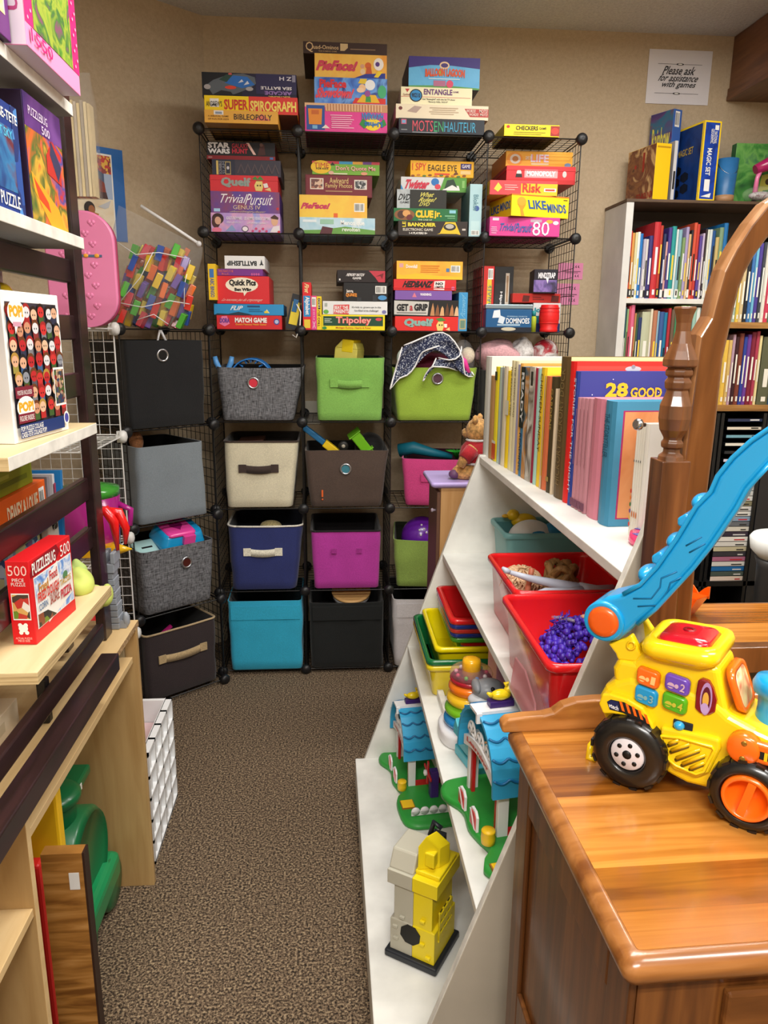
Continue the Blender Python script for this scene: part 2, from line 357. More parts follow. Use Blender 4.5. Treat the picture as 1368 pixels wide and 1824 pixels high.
# ------------------------------------------------------------------ white stepped display unit
wp = mat('e9e9e4', .5, var=.07, vs=9.); wpe = mat('dcdad2', .6, var=.12, vs=30.)
UF, UN = 2.272, 1.118
def uX(z): return .118 + (z-.1)*(.467-.118)/(1.122-.1)
un = thing('display_shelf', 'white painted stepped wooden display shelf with slanted ends', 'shelf', (uX(.1), UN, 0)); UB = .95
Lc = M.Translation(-un.location)
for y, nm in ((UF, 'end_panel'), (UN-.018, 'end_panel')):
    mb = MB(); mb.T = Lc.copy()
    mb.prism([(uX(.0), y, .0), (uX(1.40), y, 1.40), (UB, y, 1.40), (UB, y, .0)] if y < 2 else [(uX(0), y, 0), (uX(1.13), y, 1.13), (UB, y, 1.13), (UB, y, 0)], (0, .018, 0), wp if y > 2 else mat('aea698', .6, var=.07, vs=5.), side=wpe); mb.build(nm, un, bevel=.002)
SH = (.1, .503, .815, 1.126)
mb = MB(); mb.T = Lc.copy(); mb.box((.085, UN-.018, .0), (UB, UF+.0, .1), wp); mb.build('base', un, bevel=.003)
for z in SH[1:]:
    mb = MB(); mb.T = Lc.copy(); x = uX(z); mb.box((x, UN, z-.02), (UB, UF, z), wp)
    mb.build('shelf_board', un, bevel=.002)
mb = MB(); mb.T = Lc.copy(); mb.box((UB, UN-.018, 0), (UB+.012, UF+.018, 1.13), wp); mb.build('back_panel', un)
mb = MB(); mb.T = Lc.copy(); mb.box((uX(.503)+.045, 1.80, .503), (uX(.503)+.062, UF, .525), wpe); mb.build('stop_strip', un, bevel=.002)
# ------------------------------------------------------------------ foreground dresser with mirror
TZ = .91; DA = R(1.2)
FL = aZ(1117, 1722, TZ); FL.z = TZ                                            # front left corner of the top
dU = V((cos(DA), sin(DA), 0)); dD = V((-sin(DA), cos(DA), 0))
oak = ('6a3a12', 'a7692a', 'c98a3e')
topm = mat(('6a3a0e', '9c5e1e', 'c4833a'), .24, 'planks', scale=(3.5, 60, 60), strips=15., coat=.5)
edgem = mat(('6f3f1a', '8f5a2a', 'a8703c'), .28, 'wood', scale=(4, 40, 40), coat=.5)
sidem = mat(('4b2a10', '643a18', '7d4d22'), .38, 'wood', scale=(50, 50, 3), coat=.25)
railm = mat(('7d4c20', 'a86d34', 'bd8348'), .3, 'wood', scale=(4, 40, 40), coat=.4)
dr = thing('dresser', 'varnished wooden dresser with striped plank top carrying the yellow toy truck', 'dresser', FL, DA)
DW, DD = 1.0, .452
def rrect(x0, x1, y0, y1, r, z, n=5):
    return [(cx+r*cos(a0+pi/2*i/n), cy+r*sin(a0+pi/2*i/n), z) for cx, cy, a0 in ((x1-r, y1-r, 0), (x0+r, y1-r, pi/2), (x0+r, y0+r, pi), (x1-r, y0+r, 3*pi/2)) for i in range(n+1)]
mb = MB(); mb.loft([rrect(i, DW-i, i, DD, .012, z) for i, z in ((.012, -.03), (.003, -.026), (0, -.018), (0, -.010), (.006, -.002), (.016, 0))], edgem, smooth=True)
mb.build('top_edge', dr)
mb = MB(); mb.loft([rrect(.018, DW-.018, .018, DD, .004, z) for z in (-.004, .0005)], topm, smooth=False); mb.build('top', dr)
mb = MB(); c0 = .028
mb.box((c0, c0, -TZ), (DW-c0, DD-.01, -.03), sidem); mb.build('carcass', dr)
mb = MB()                                                                      # framed left side
for a_, b_ in (((c0-.008, c0+.0, -TZ), (c0, c0+.055, -.03)), ((c0-.008, DD-.065, -TZ), (c0, DD-.01, -.03)), ((c0-.008, c0+.055, -.11), (c0, DD-.065, -.03)), ((c0-.008, c0+.055, -.52), (c0, DD-.065, -.43)), ((c0-.008, c0+.055, -TZ), (c0, DD-.065, -TZ+.08))): mb.box(a_, b_, sidem)
mb.build('side_frame', dr, bevel=.003)
for z1 in (-.06, -.28, -.52):
    mb = MB(); mb.box((c0+.09, c0-.012, z1-.20), (DW-c0-.05, c0, z1), mat(('57310f', '6b3f19', '8a5626'), .4, 'wood', scale=(4, 40, 40))); d_ = mb.build('drawer', dr, bevel=.004)
    for kx in (.3, .7):
        mb = MB(); mb.lathe([(.008, 0), (.008, .015), (.016, .02), (.017, .03), (.008, .036)], railm, (DW*kx, c0-.012, z1-.1), (0, -1, 0)); mb.build('drawer_knob', d_)
mb = MB(); pr = [(-.012, 0), (-.014, .014), (-.006, .022), (.02, .025), (.05, .026), (.066, .03), (.08, .041), (.10, .047), (.13, .049), (DW, .049), (DW, 0)]
mb.prism([(x, DD-.022, z-.0) for x, z in pr], (0, .022, 0), railm); mb.build('back_rail', dr, bevel=.004, seg=3)
# turned mirror posts and mirror
turn = mat(('4a2a12', '6b4020', '87552c'), .35, 'wood', scale=(40, 40, 3), coat=.3)
PB0 = aY(1190, 1120, FL.y+DD+.03); PX = PB0.x
MY = FL.y + DD + .028
def wpt(x, y, Y=MY): return aY(x, y, Y)
def w2d(p): return dr.matrix_world.inverted() @ V(p)
mir = thing('dresser_mirror', 'swinging wooden framed mirror between turned posts on the back of the dresser', 'mirror', (PX, MY, TZ))
px = aY(1196, 800, MY).x; zz = lambda y: aY(1195, y, MY).z - TZ
mb = MB(); u = FPX and .00078
hw = .0215
mb.loft([[(sx*hw, sy*hw, z) for sx, sy in ((-1, -1), (1, -1), (1, 1), (-1, 1))] for z in (-.30, zz(818))], turn, smooth=False)
prof = [(835+0, 33), (822, 34), (812, 31), (806, 21), (798, 20), (796, 27), (788, 28), (783, 22), (778, 24), (765, 35), (745, 40), (722, 39), (705, 30), (694, 26), (692, 31), (680, 33), (672, 25), (668, 33), (660, 33), (655, 27), (652, 42), (640, 42), (625, 33), (612, 24), (590, 18), (575, 18), (560, 22), (550, 27), (546, 26)]
mpx = (aY(1240, 760, MY).x-aY(1140, 760, MY).x)/100
mb.lathe([(w_*.5*mpx*1.42, zz(y)) for y, w_ in prof], turn, n=8, smooth=False)
post = mb.build('turned_post', mir, bevel=.0015); post.location = (px-PX, 0, 0)
for ch, (xx, col_, sg) in (('bolt', (1163, 'c8ccd0', -1)),):
    p = aY(xx, 760, MY); mb = MB(); mb.lathe([(.003, 0), (.003, .006), (.006, .007), (.0085, .010), (.0085, .015), (.006, .018)], mat('b8bcc0', .25, metal=1.), (px-PX-.022, -.006, zz(756)), (-1, -.35, .1), n=10); mb.build('bolt', post)
mb = MB(); mb.lathe([(.004, 0), (.007, .008), (.007, .014), (.004, .02)], mat('a8842c', .3, metal=1.), (px-PX+.024, 0, zz(756)), (1, 0, 0), n=10); mb.build('brass_knob', post)
# ------------------------------------------------------------------ mirror frame and glass
mfw = mat(('4f2c10', '6e421d', '83532a'), .3, 'wood', scale=(30, 30, 3), coat=.4); mfe = mat(('8a5a34', 'a06f45', 'b5855c'), .25, 'wood', scale=(30, 30, 4), coat=.5)
OUT = [(1195, 1190), (1197, 1108), (1204, 1001), (1219, 800), (1231, 702), (1245, 596), (1265, 563), (1275, 522), (1288, 479), (1311, 436), (1338, 395), (1368, 359)]
INN = [(1230, 1190), (1232, 1112), (1242, 992), (1262, 881), (1276, 770), (1290, 640), (1300, 596), (1311, 547), (1319, 515), (1329, 487), (1345, 457), (1368, 425)]
o_ = [aY(x, y, MY) for x, y in OUT]; i_ = [aY(x, y, MY) for x, y in INN]
xc = o_[-1].x + .13
o_ += [V((xc-.06, MY, o_[-1].z+.045)), V((xc, MY, o_[-1].z+.055))]; i_ += [V((xc-.06, MY, i_[-1].z+.05)), V((xc, MY, i_[-1].z+.06))]
n_ = len(o_)
full_o = o_ + [V((2*xc-p.x, MY, p.z)) for p in o_[-2::-1]]; full_i = i_ + [V((2*xc-p.x, MY, p.z)) for p in i_[-2::-1]]
Lm = M.Translation(-mir.location)
mb = MB(); mb.T = Lm.copy(); th = .032
rings = []
for a, c in zip(full_o, full_i):
    d = (c-a).normalized()*.006
    rings.append([a+V((0, .006, 0)), a+d, c-d, c+V((0, .004, 0)), c+V((0, th, 0)), a+V((0, th, 0))])
bm_ = mb.bm; vs_ = [[bm_.verts.new(mb.T @ p) for p in r] for r in rings]
for a, c in zip(vs_, vs_[1:]):
    for k in range(6):
        f = bm_.faces.new((a[k], a[(k+1) % 6], c[(k+1) % 6], c[k])); f.material_index = mb.mi(mfe if k in (0, 5) else mfw); f.smooth = False
bz0, bz1 = aY(1330, 1200, MY).z, aY(1330, 1154, MY).z
mb.box((full_o[0].x, MY, bz0), (full_o[-1].x, MY+th, bz1), mfw); mb.build('mirror_frame', mir, bevel=.002)
mb = MB(); mb.T = Lm.copy(); gy = MY + .012
poly = [V((p.x, gy, max(p.z, bz1-.002))) for p in full_i]
mb.prism(poly[::-1], (0, .004, 0), mat('f4f6f6', .0, metal=1.)); mb.build('mirror_glass', mir)
mb = MB(); mb.T = Lm.copy(); mb.box((full_o[-1].x+.03, MY-.025, TZ-.2), (full_o[-1].x+.085, MY+.03, TZ+.42), turn); mb.build('turned_post', mir, bevel=.006)
# ------------------------------------------------------------------ books helper
def book(name, label, x0, x1, z0, h, y0, d, col, group, lean=0, cover=None, title=None, tcol='f2f0e6', flip=1, band=None, tp=.12):
    """upright book: spine faces -y (flip=1) or +y (flip=-1); x0..x1 thickness"""
    cm = card(col); w = x1-x0; mb = MB(); f = flip; t = min(.0025, w*.2)
    pg = mat('e9e2cf', .8)
    r = min(w*.3, .005)
    prof = [(0, d), (0, r), (w*.2, r*.3), (w*.5, 0), (w*.8, r*.3), (w, r), (w, d), (w-t, d), (w-t, r+t), (t, r+t), (t, d)]
    mb.prism([(x, f*y, 0) for x, y in prof], (0, 0, h), cm); mb.box((t, min(f*(r+t), f*(d-.006)), .004), (w-t, max(f*(r+t), f*(d-.006)), h-.004), pg)
    o = mb.build(name); o.location = (x0, y0, z0); o.rotation_euler = (0, lean, 0); tag(o, label, 'book', group)
    F = Face((0, -.0002*f, 0), (f, 0, 0), (0, 0, 1), w, h) if f > 0 else Face((w, .0002, 0), (-1, 0, 0), (0, 0, 1), w, h)
    its = []
    if band: its.append(('r', .0, .02, 1, .14, card(band)))
    if title: its.append(('t', .25, .5-.33, .75, .5+.33, title, card(tcol), -90, .015))
    else:
        rr = random.Random(int(abs(x0)*9973)); a = rr.uniform(.2, .35); its += [('r', .3, a, .7, a+rr.uniform(.25, .45), card(tcol)), ('r', .3, .05, .7, .12, card(tcol))]
    if w > .006:
        tb = MB(); draw(tb, F, its); MBraw(tb, 'spine_print', o)
    return o
# ------------------------------------------------------------------ white bookcase by the back wall
BX = aY(1069, 500, Y1).x; BY = aX(1106, 500, BX).y; BW = .86
bz = lambda y, x=1200: aY(x, y, BY).z
wpn = mat('d9d9d6', .5, var=.06, vs=6.); brn = mat('5b4634', .6, var=.1)
bc = thing('bookcase', 'white sided bookcase full of thin picture books beneath the paper sign', 'bookcase', (BX, BY, 0))
zt = aY(1125, 354, BY).z; zs = aY(1115, 531, BY).z
def bcp(nm, a, c, m, ms=None, bev=.0015): mb = MB(); mb.T = M.Translation(-bc.location); mb.box(a, c, m, ms); mb.build(nm, bc, bevel=bev)
bcp('side_panel', (BX, BY, 0), (BX+.032, Y1-.004, zt-.012), wpn); bcp('side_panel', (BX+BW-.03, BY, 0), (BX+BW, Y1-.004, zt-.012), mat('4d3220', .5))
bcp('top_board', (BX-.003, BY-.004, zt-.012), (BX+BW+.003, Y1-.004, zt), brn)
bcp('back_panel', (BX+.03, Y1-.012, .02), (BX+BW-.03, Y1-.006, zt-.012), mat('3c332c', .7))
for z in (zs, zs-.40, zs-.78): bcp('shelf_board', (BX+.03, BY+.002, z-.021), (BX+BW-.03, Y1-.012, z), wp)
C5 = lambda x, y: (1020+x/3.931, 320+y/3.931)
rowA = [(366, 398, 355, 'c5342c', 'red'), (399, 418, 368, 'd49a4e', 'tan'), (419, 436, 366, 'd9d3a4', 'cream'), (437, 455, 362, 'dfe8ea', 'white'), (456, 478, 372, '1f78c2', 'blue'), (479, 497, 412, 'b9b4c6', 'pale grey'), (498, 518, 412, 'd5d2d0', 'light grey'), (520, 548, 388, '3b3676', 'navy'), (550, 592, 291, 'c5323a', 'tall red'), (593, 614, 315, 'b8402e', 'brick red'), (615, 634, 376, '26365e', 'dark blue'), (635, 649, 432, 'd6a3a0', 'pink'), (650, 676, 330, '463a86', 'purple'), (678, 708, 320, '2a9a98', 'teal'), (709, 722, 342, 'dce6e4', 'white'), (723, 746, 346, '86b4c0', 'pale teal'), (747, 768, 402, '7d9a66', 'green'), (769, 790, 327, 'a79ac4', 'lavender'), (791, 806, 378, 'd5b480', 'tan'), (807, 822, 348, '2c2a30', 'black'), (823, 846, 296, 'd2543a', 'orange red'), (847, 868, 305, 'c33d34', 'red'), (869, 886, 390, '5b4698', 'purple'), (887, 900, 372, 'c3b4d2', 'lavender'), (901, 916, 340, '33262c', 'dark brown'), (917, 933, 345, 'd8dcd0', 'white'), (934, 952, 344, 'cfd8da', 'pale blue'), (953, 975, 352, '1c4f8e', 'blue'), (976, 1000, 400, 'c7b072', 'yellow brown'), (1001, 1030, 330, '7c9a7a', 'green'), (1031, 1060, 298, '1d6fae', 'tall blue')]
rowB = [(338, 357, 900, '2e7a80', 'teal'), (358, 384, 892, '2c5a66', 'dark teal'), (385, 397, 905, '8fae7c', 'green'), (398, 412, 885, 'c84a5c', 'red'), (413, 440, 878, 'd86a8c', 'pink'), (441, 453, 935, 'b98752', 'tan'), (454, 468, 940, '3c5c44', 'dark green'), (469, 496, 965, '27386a', 'navy'), (498, 553, 925, 'bfc4a6', 'pale green'), (554, 570, 905, 'e3dcc4', 'cream'), (571, 600, 915, 'b97a5c', 'terracotta'), (601, 616, 920, '90b8cc', 'light blue'), (617, 648, 925, '3a5c98', 'blue'), (649, 672, 930, '1f7aa0', 'bright blue'), (674, 694, 900, 'b5303c', 'red'), (696, 720, 910, '6e5a48', 'brown'), (722, 758, 905, '3e8a5c', 'green'), (760, 792, 882, '8ab62c', 'lime green'), (793, 828, 880, '6f9a28', 'leaf green'), (829, 846, 905, '2c6a72', 'teal'), (847, 872, 900, '9cc4b4', 'mint'), (873, 897, 895, 'dfe4de', 'white'), (898, 920, 900, '3a8a90', 'teal'), (921, 950, 905, '3c4c6c', 'slate blue')]
ords = ['first', 'second', 'third', 'fourth', 'fifth', 'sixth', 'seventh', 'eighth', 'ninth', 'tenth', 'eleventh', 'twelfth', 'thirteenth', 'fourteenth', 'fifteenth', 'sixteenth', 'seventeenth', 'eighteenth', 'nineteenth', 'twentieth', 'twenty-first', 'twenty-second', 'twenty-third', 'twenty-fourth', 'twenty-fifth', 'twenty-sixth', 'twenty-seventh', 'twenty-eighth', 'twenty-ninth', 'thirtieth', 'thirty-first', 'thirty-second', 'thirty-third', 'thirty-fourth', 'thirty-fifth']
rr = random.Random(3)
for rowi, (row, z0, rn) in enumerate(((rowA, zs, 'upper'), (rowB, zs-.40, 'lower'))):
    xl = BX+.033; s_ = 0; nb = len(row)
    for i, (a, c, yt, col, nm) in enumerate(row):
        yb = 815 if rowi == 0 else 1230
        xa = aY(*C5(a, yb), BY).x; xb = aY(*C5(c, yb), BY).x
        if rowi: xa -= .01; xb -= .01
        xa = max(xa, xl); xb = min(max(xb, xa+.004), BX+BW-.034); xl = xb+.0008
        if xb-xa < .003: continue
        h = aY(*C5(a, yt), BY).z - z0
        book('book', '%s picture book, %s from the left on the %s white bookcase shelf' % (nm, ords[i], rn), xa, xb, z0+.0005, h, BY+.012+rr.uniform(0, .012), .19+rr.uniform(0, .03), col, 'picture books on the %s bookcase shelf' % rn, tcol=rr.choice(['f2f0e6', 'f2d24a', '222222', 'e8e8f0']), band=rr.choice([None, None, 'e8e6e0', '2a2a30']), lean=R(.7) if rowi == 0 and xb < BX+BW-.06 and 0 else 0)
# things on top of the bookcase
C4 = lambda x, y: (1040+x/4.171, 60+y/4.171)
def upbox(name, label, cat, px_x0, px_x1, ytop, ybase, Y, z0, d, skew, front, side, items=(), litems=(), **k):
    a = aY(px_x0, ybase, Y); c = aY(px_x1, ybase, Y); w = c.x-a.x; h = aY((px_x0+px_x1)/2, ytop, Y).z-z0
    return gbox(name, label, cat, (a.x, Y, z0), (cos(skew), sin(skew), 0), w, h, d, front, side, front, front, items, litems, **k)
zb = zt+.001
red_, yel_, blu_, whi_, blk_ = card('d2222a'), card('f6d21c'), card('2a5cc0'), WHITE, BLACK
upbox('craft_kit_box', 'dark blue craft kit box with rainbow coloured lettering standing behind the yellow edged box', 'box', 1187, 1207, 193, 353, BY+.125, zb, .125, R(25), card('3c64b0'), flow(['27346e', '5a3f7a', '2a6c8e', '7a2f4c'], 9.), [('b', .2, .82, .75, .98), ('r', .15, .45, .8, .62, card('c6b45a'))],
      [('t', .12, .6, .9, .84, 'Rainbow', card('d8d35a'), 0, .02), ('t', .25, .36, .8, .6, 'Loom', card('58b47c'), 0, .02), ('r', .7, .1, .92, .2, WHITE)])
upbox('toy_box', 'tan illustrated toy box with plain yellow spine at the left end of the bookcase top', 'box', 1162, 1192, 254, 354, BY+.0, zb, .20, R(12), card('f2c112'), flow(['b9935e', 'd2ab74', '6d3a26', '8c5a34', '4c2a1e'], 10.), [('r', .06, .92, .94, .95, card('b88c10'))],
      [('t', .4, .04, .97, .16, 'GO-ROUND', card('9a1c1c'), 0, .02), ('r', .55, .55, .62, .9, card('a02c20')), ('e', .3, .68, .04, .04, card('a8342a'))])
upbox('thin_box', 'thin grey box squeezed between the yellow spined box and the blue science kit', 'box', 1194, 1200, 250, 354, BY+.04, zb, .17, R(8), card('c9c9cb'), card('a8a8ac'), [('r', .2, .2, .8, .5, BLACK)])
upbox('science_kit_box', 'tall blue science kit box with bright yellow edges', 'box', 1242, 1275, 214, 357, BY+.005, zb, .235, R(10), flow(['0b2f8a', '1546b4', '0a2468'], 14.), flow(['0a1c4e', '0e3576', '123f86'], 8.),
      [('r', 0, 0, .08, 1, yel_), ('r', .92, 0, 1, 1, yel_), ('r', 0, 0, 1, .02, yel_), ('r', 0, .98, 1, 1, yel_), ('t', .3, .32, .58, .66, 'MAGIC SET', WHITE, -90, .02), ('t', .62, .72, .8, .87, 'NATIONAL', WHITE, -90, .01), ('t', .42, .72, .6, .9, 'GEOGRAPHIC', WHITE, -90, .01), ('r', .64, .89, .86, .95, WHITE), ('r', .3, .12, .62, .27, card('efefef')), ('p', [(.15, .05), (.75, .1), (.7, .04)], WHITE)],
      [('r', .96, 0, 1, 1, yel_), ('r', 0, .975, 1, 1, yel_), ('t', .3, .63, .75, .72, 'MAGIC SET', card('cfae3e'), 0, .01)] + [('p', [(cx+.13*cos(pi/3*q+.5), cy+.07*sin(pi/3*q+.5)) for q in range(6)], blk_) for cx, cy in ((.3, .15), (.56, .2), (.3, .3), (.55, .35), (.32, .45))])
# blue tin pail
a = aY(1290, 357, BY+.06); pl = thing('tin_pail', 'small blue tin pail with wire handle on the bookcase top', 'pail', (a.x+.002, BY+.07, zb))
mb = MB(); rt_ = .046; hh = aY(1290, 284, BY+.07).z-zb
mb.lathe([(.002, 0), (rt_*.8, 0), (rt_*.81, .004), (rt_, hh), (rt_*.97, hh), (rt_*.78, .006), (.002, .006)], mat('2f6fa8', .4, var=.1), n=28, caps=False); mb.build('body', pl)
mb = MB(); mb.lathe([(rt_*.81, .001), (rt_*.85, .001), (rt_*.87, .03), (rt_*.835, .03)], mat('a9805a', .5), n=28, caps=False); mb.build('base_band', pl)
mb = MB(); mb.tube([(rt_*cos(t)*.99, rt_*sin(t)*1.0*0-rt_*.9*sin(t)*1., hh-.01-.055*sin(t)) for t in [pi*i/12 for i in range(13)]], .0014, mat('9a9da2', .3, metal=1.), 6); mb.build('handle', pl)
# illustrated folder and bag
a = aY(1306, 357, BY+.11); c = aY(1425, 357, BY+.11)
gbox('picture_box', 'green box printed with a yellow cartoon cow beside the blue pail', 'box', (a.x, BY+.13, zb), (1, 0, 0), min(c.x, BX+BW-.02)-a.x, aY(1330, 255, BY+.13).z-zb, .04, flow(['1f5a2c', '3f8a3c', '6fae56', '2a6c50'], 14.), card('2a6a40'),
     items=[('p', [(.42, .5), (.56, .54), (.66, .42), (.58, .28), (.46, .26), (.36, .08), (.33, .1), (.4, .3)], card('c9c85a')), ('e', .62, .6, .09, .1, card('c9c85a')), ('e', .34, .09, .04, .03, BLACK), ('e', .52, .4, .04, .05, card('4a3a2a')), ('r', 0, 0, 1, .06, card('a07a5a'))])
bg = thing('toy_bag', 'clear bag holding a pink handled toy at the right end of the bookcase top', 'bag', (aY(1352, 357, BY+.05).x, BY+.055, zb))
mb = MB(); mb.ball((.01, 0, .036), (.085, .04, .034), mat('dfe3e6', .15, 'clear', alpha=.3)); mb.build('bag', bg)
mb = MB(); mb.tube([(-.02, 0, .04), (-.017, 0, .1), (-.005, 0, .14)], [.011, .009, .012], gloss('ec7cae')); mb.tube([(-.03, 0, .135), (.04, 0, .165), (.09, 0, .17)], [.02, .03, .03], gloss('b01c62')); mb.build('pink_handle', bg)
mb = MB(); mb.ball((.01, -.005, .03), (.06, .025, .018), flow(['6a1c34', 'd8d8d8', '8a2a4a'], 40.)); mb.build('contents', bg)
# wall cabinet running along the right wall
mb = MB(); wc = mat(('5a3520', '70452a', '7f5334'), .45, 'wood', scale=(30, 4, 30), coat=.2)
z2 = aY(1297, 181, Y1).z; xw = aY(1299, 150, Y1).x
mb.box((xw, 1.2, z2+.02), (X1-.002, Y1-.002, CEIL-.002), wc); mb.box((xw-.008, 1.2, z2), (X1-.002, Y1-.002, z2+.02), wc); mb.box((xw-.006, 1.2, z2+.02), (xw, Y1-.002, z2+.05), wc)
tag(mb.build('wall_cabinet', bevel=.002), 'brown wooden cabinet hung high along the right wall, up to the ceiling', 'cabinet')
# ------------------------------------------------------------------ what the mirror shows: bookcase and media rack behind the viewer
VY = 2.75; RY = 2*gy - VY
mx = lambda x, y: V((aY(x, y, VY).x, RY, aY(x, y, VY).z))
zA, zB = mx(1340, 574).z, mx(1330, 722).z; xa = mx(1225, 720).x; xb_ = mx(1440, 720).x
rw = mat(('6a4520', 'a0723c', 'b88a50'), .45, 'wood', scale=(4, 40, 40))
rb_ = thing('bookcase', 'wooden bookcase with paperbacks, seen in the dresser mirror', 'bookcase', (xa, RY, 0))
for z in (zA, zB, zA+.36): mb = MB(); mb.box((0, -.24, z-.022), (xb_-xa, 0, z), rw); mb.build('shelf_board', rb_)
for x in (-.02, xb_-xa): mb = MB(); mb.box((x, -.24, 0), (x+.02, 0, zA+.36), mat('4a3020', .5)); mb.build('side_panel', rb_)
mb = MB(); mb.box((0, -.25, 0), (xb_-xa, -.24, zA+.36), mat('17130f', .8)); mb.build('back_panel', rb_)
bk = [(1284, 1292, 606, 'e0b84c', 'yellow'), (1293, 1298, 606, 'd0b06a', 'tan'), (1299, 1303, 596, 'b294a8', 'mauve'), (1304, 1310, 600, '3a1c22', 'dark brown'), (1311, 1318, 594, '7a3e30', 'brown'), (1319, 1324, 600, '2f4296', 'blue'), (1325, 1331, 596, '6a3c92', 'purple'), (1332, 1339, 592, '7c2438', 'maroon'), (1340, 1345, 590, 'a83a50', 'crimson'), (1346, 1350, 598, 'e2d49a', 'cream'), (1353, 1372, 600, '5a5c44', 'olive'), (1373, 1382, 598, '274a6a', 'navy'), (1383, 1395, 600, '8a5a3a', 'tan brown')]
bk2 = [(1309, 1315, 470, '9ab0a4', 'grey'), (1316, 1321, 462, 'd8b848', 'yellow'), (1322, 1328, 455, 'c8b48a', 'beige'), (1329, 1335, 452, '23252c', 'black'), (1336, 1341, 445, '3c6ca8', 'blue'), (1342, 1346, 440, '6cb0cc', 'sky blue'), (1347, 1353, 432, '4a3c8c', 'purple'), (1354, 1359, 430, '3a3f48', 'charcoal'), (1360, 1366, 430, 'd8d4c8', 'white'), (1367, 1374, 430, 'c03a54', 'red'), (1375, 1385, 430, '4a7a5a', 'green')]
for row, z0, yb, nm in ((bk, zB, 721, 'lower'), (bk2, zA, 556, 'upper')):
    for i, (a, c, yt, col, cn) in enumerate(row):
        p = mx(a, yb); q = mx(c+1, yb)
        book('book', '%s paperback, %s from the left on the %s mirrored bookcase shelf' % (cn, ords[i], nm), p.x, q.x-.001, z0+.0005, mx(a, yt).z-z0, RY-.02, .15, col, 'paperbacks seen in the mirror', flip=-1, tcol='e8e4d8')
mr = thing('media_rack', 'black media rack stacked with compact discs, seen in the dresser mirror', 'rack', (xa+.02, RY-.002, 0)); W_ = xb_-xa-.04
bkm = mat('0e0e10', .5)
mb = MB(); mb.box((0, -.2, .0), (W_, -.19, zB-.03), bkm); mb.build('back_panel', mr)
for xx in (1264, 1272, 1345): mb = MB(); x = mx(xx, 900).x-mr.location.x; mb.box((x-.008, -.19, 0), (x+.004, 0, zB-.03), bkm); mb.build('divider', mr)
mb = MB(); zc_ = mx(1290, 1036).z; mb.box((0, -.19, zc_-.02), (W_, 0, zc_), bkm); mb.build('shelf_board', mr)
mb = MB(); mb.box((mx(1349, 900).x-mr.location.x, -.19, 0), (W_, .0, zB-.03), mat('25262a', .4)); mb.build('door', mr)
cdc = ['e8d6c8', '4c5a54', '1f6cae', 'dedcd8', 'b06e8c', '3c3a40', 'c8c0a0', 'dcdad4', 'e8e4de', '3a3240', 'd8d4c8', '6a6e74', '8aa0b8', 'dcdad6', 'd6d4d0', '8a8468', 'd8d8d4', 'd0d0cc', 'cfcfca', '8a8a88', 'dedede', '30343a', 'cfd0e0', '2a2c30', 'e2dfd2', '74a4b4', 'dcd2c0', '2c3450', '3a3a3a', '6a5a4e']
zt_ = zB-.05; cx0, cx1 = mx(1275, 950).x, mx(1341, 950).x
for i, c_ in enumerate(cdc):
    z = zc_ + .0006 + i*.0205 if i < 19 else zc_+.0006+19*.0205+(i-19)*.031
    if z > zt_-.012: break
    mb = MB(); mb.box((0, -.14, 0), (cx1-cx0-.006, 0, .0105 if i > 18 else .018), mat('15161a', .3), {'+y': card(c_)}); F = Face((cx1-cx0-.006, 0, 0), (-1, 0, 0), (0, 0, 1), cx1-cx0-.006, .012)
    draw(mb, F, [('r', .15, .3, .3+.05*(i % 5), .7, card('c22a36' if i % 4 == 0 else ('2a2a2a' if sum(int(c_[k:k+2], 16) for k in (0, 2, 4)) > 330 else 'dcdcdc')))])
    o = mb.build('compact_disc_case'); o.location = (cx0+.003, RY-.01, z)
    tag(o, 'compact disc case, %s from the bottom of the media rack stack' % ords[i], 'compact disc', 'compact discs seen in the mirror')
tb = thing('plastic_tub', 'white plastic tub lid jutting out before the media rack, seen in the mirror', 'tub', (aY(1398, 1000, 2.47).x, RY+.28, 0))
tb.location.z = 0
mb = MB(); zt2 = aY(1360, 962, 2.47).z; mb.lathe([(.05, 0), (.07, 0), (.09, zt2-.1), (.10, zt2-.07)], mat('2a2b2e', .4), n=24); mb.build('body', tb); mb = MB(); mb.lathe([(.08, zt2-.08), (.118, zt2-.04), (.124, zt2), (.115, zt2+.012), (.09, zt2+.008), (.02, zt2+.012)], mat('d9dcdd', .35), n=28); mb.build('white_lid', tb)
# ================================================================== left side: desk, slatted rack, white wire rack
lam = mat(('b08c58', 'bd9a66', 'c8a672'), .45, 'wood', scale=(30, 30, 3)); lamf = mat(('cfae7a', 'd8b986', 'e0c391'), .45, 'wood', scale=(30, 3, 30))
chip = mat(('6e5334', 'a5835a', 'c9a97c'), .9, 'speckle', pos=(.35, .5, .65), fs=160.)
DX, DY1, DY0, DZ = -.488, 1.846, .55, .772
dk = thing('desk', 'pale laminate computer desk under the dark slatted rack', 'desk', (DX, DY0, 0)); LD_ = M.Translation(-dk.location)
def dpart(nm, a, c, m, ms=None, bev=.001): mb = MB(); mb.T = LD_.copy(); mb.box(a, c, m, ms); return mb.build(nm, dk, bevel=bev)
dpart('desk_top', (-1.02, DY0, DZ-.016), (DX, DY1+.012, DZ), lamf, {'+x': chip})
dpart('end_panel', (-1.0, DY1-.016, 0), (DX, DY1, DZ-.016), lam)
dpart('keyboard_tray', (-.9, 1.13, .672), (DX-.01, DY1-.03, .688), lamf)
sl = dpart('tray_slide', (-.9, DY1-.03, .675), (DX-.03, DY1-.017, .71), mat('b9bcc0', .3, metal=1.))
px_ = 1.112
dpart('pedestal_side', (-1.0, px_-.016, 0), (DX, px_, DZ-.016), lam, {'+x': lamf}); dpart('pedestal_side', (-1.0, DY0, 0), (DX, DY0+.016, DZ-.016), lam)
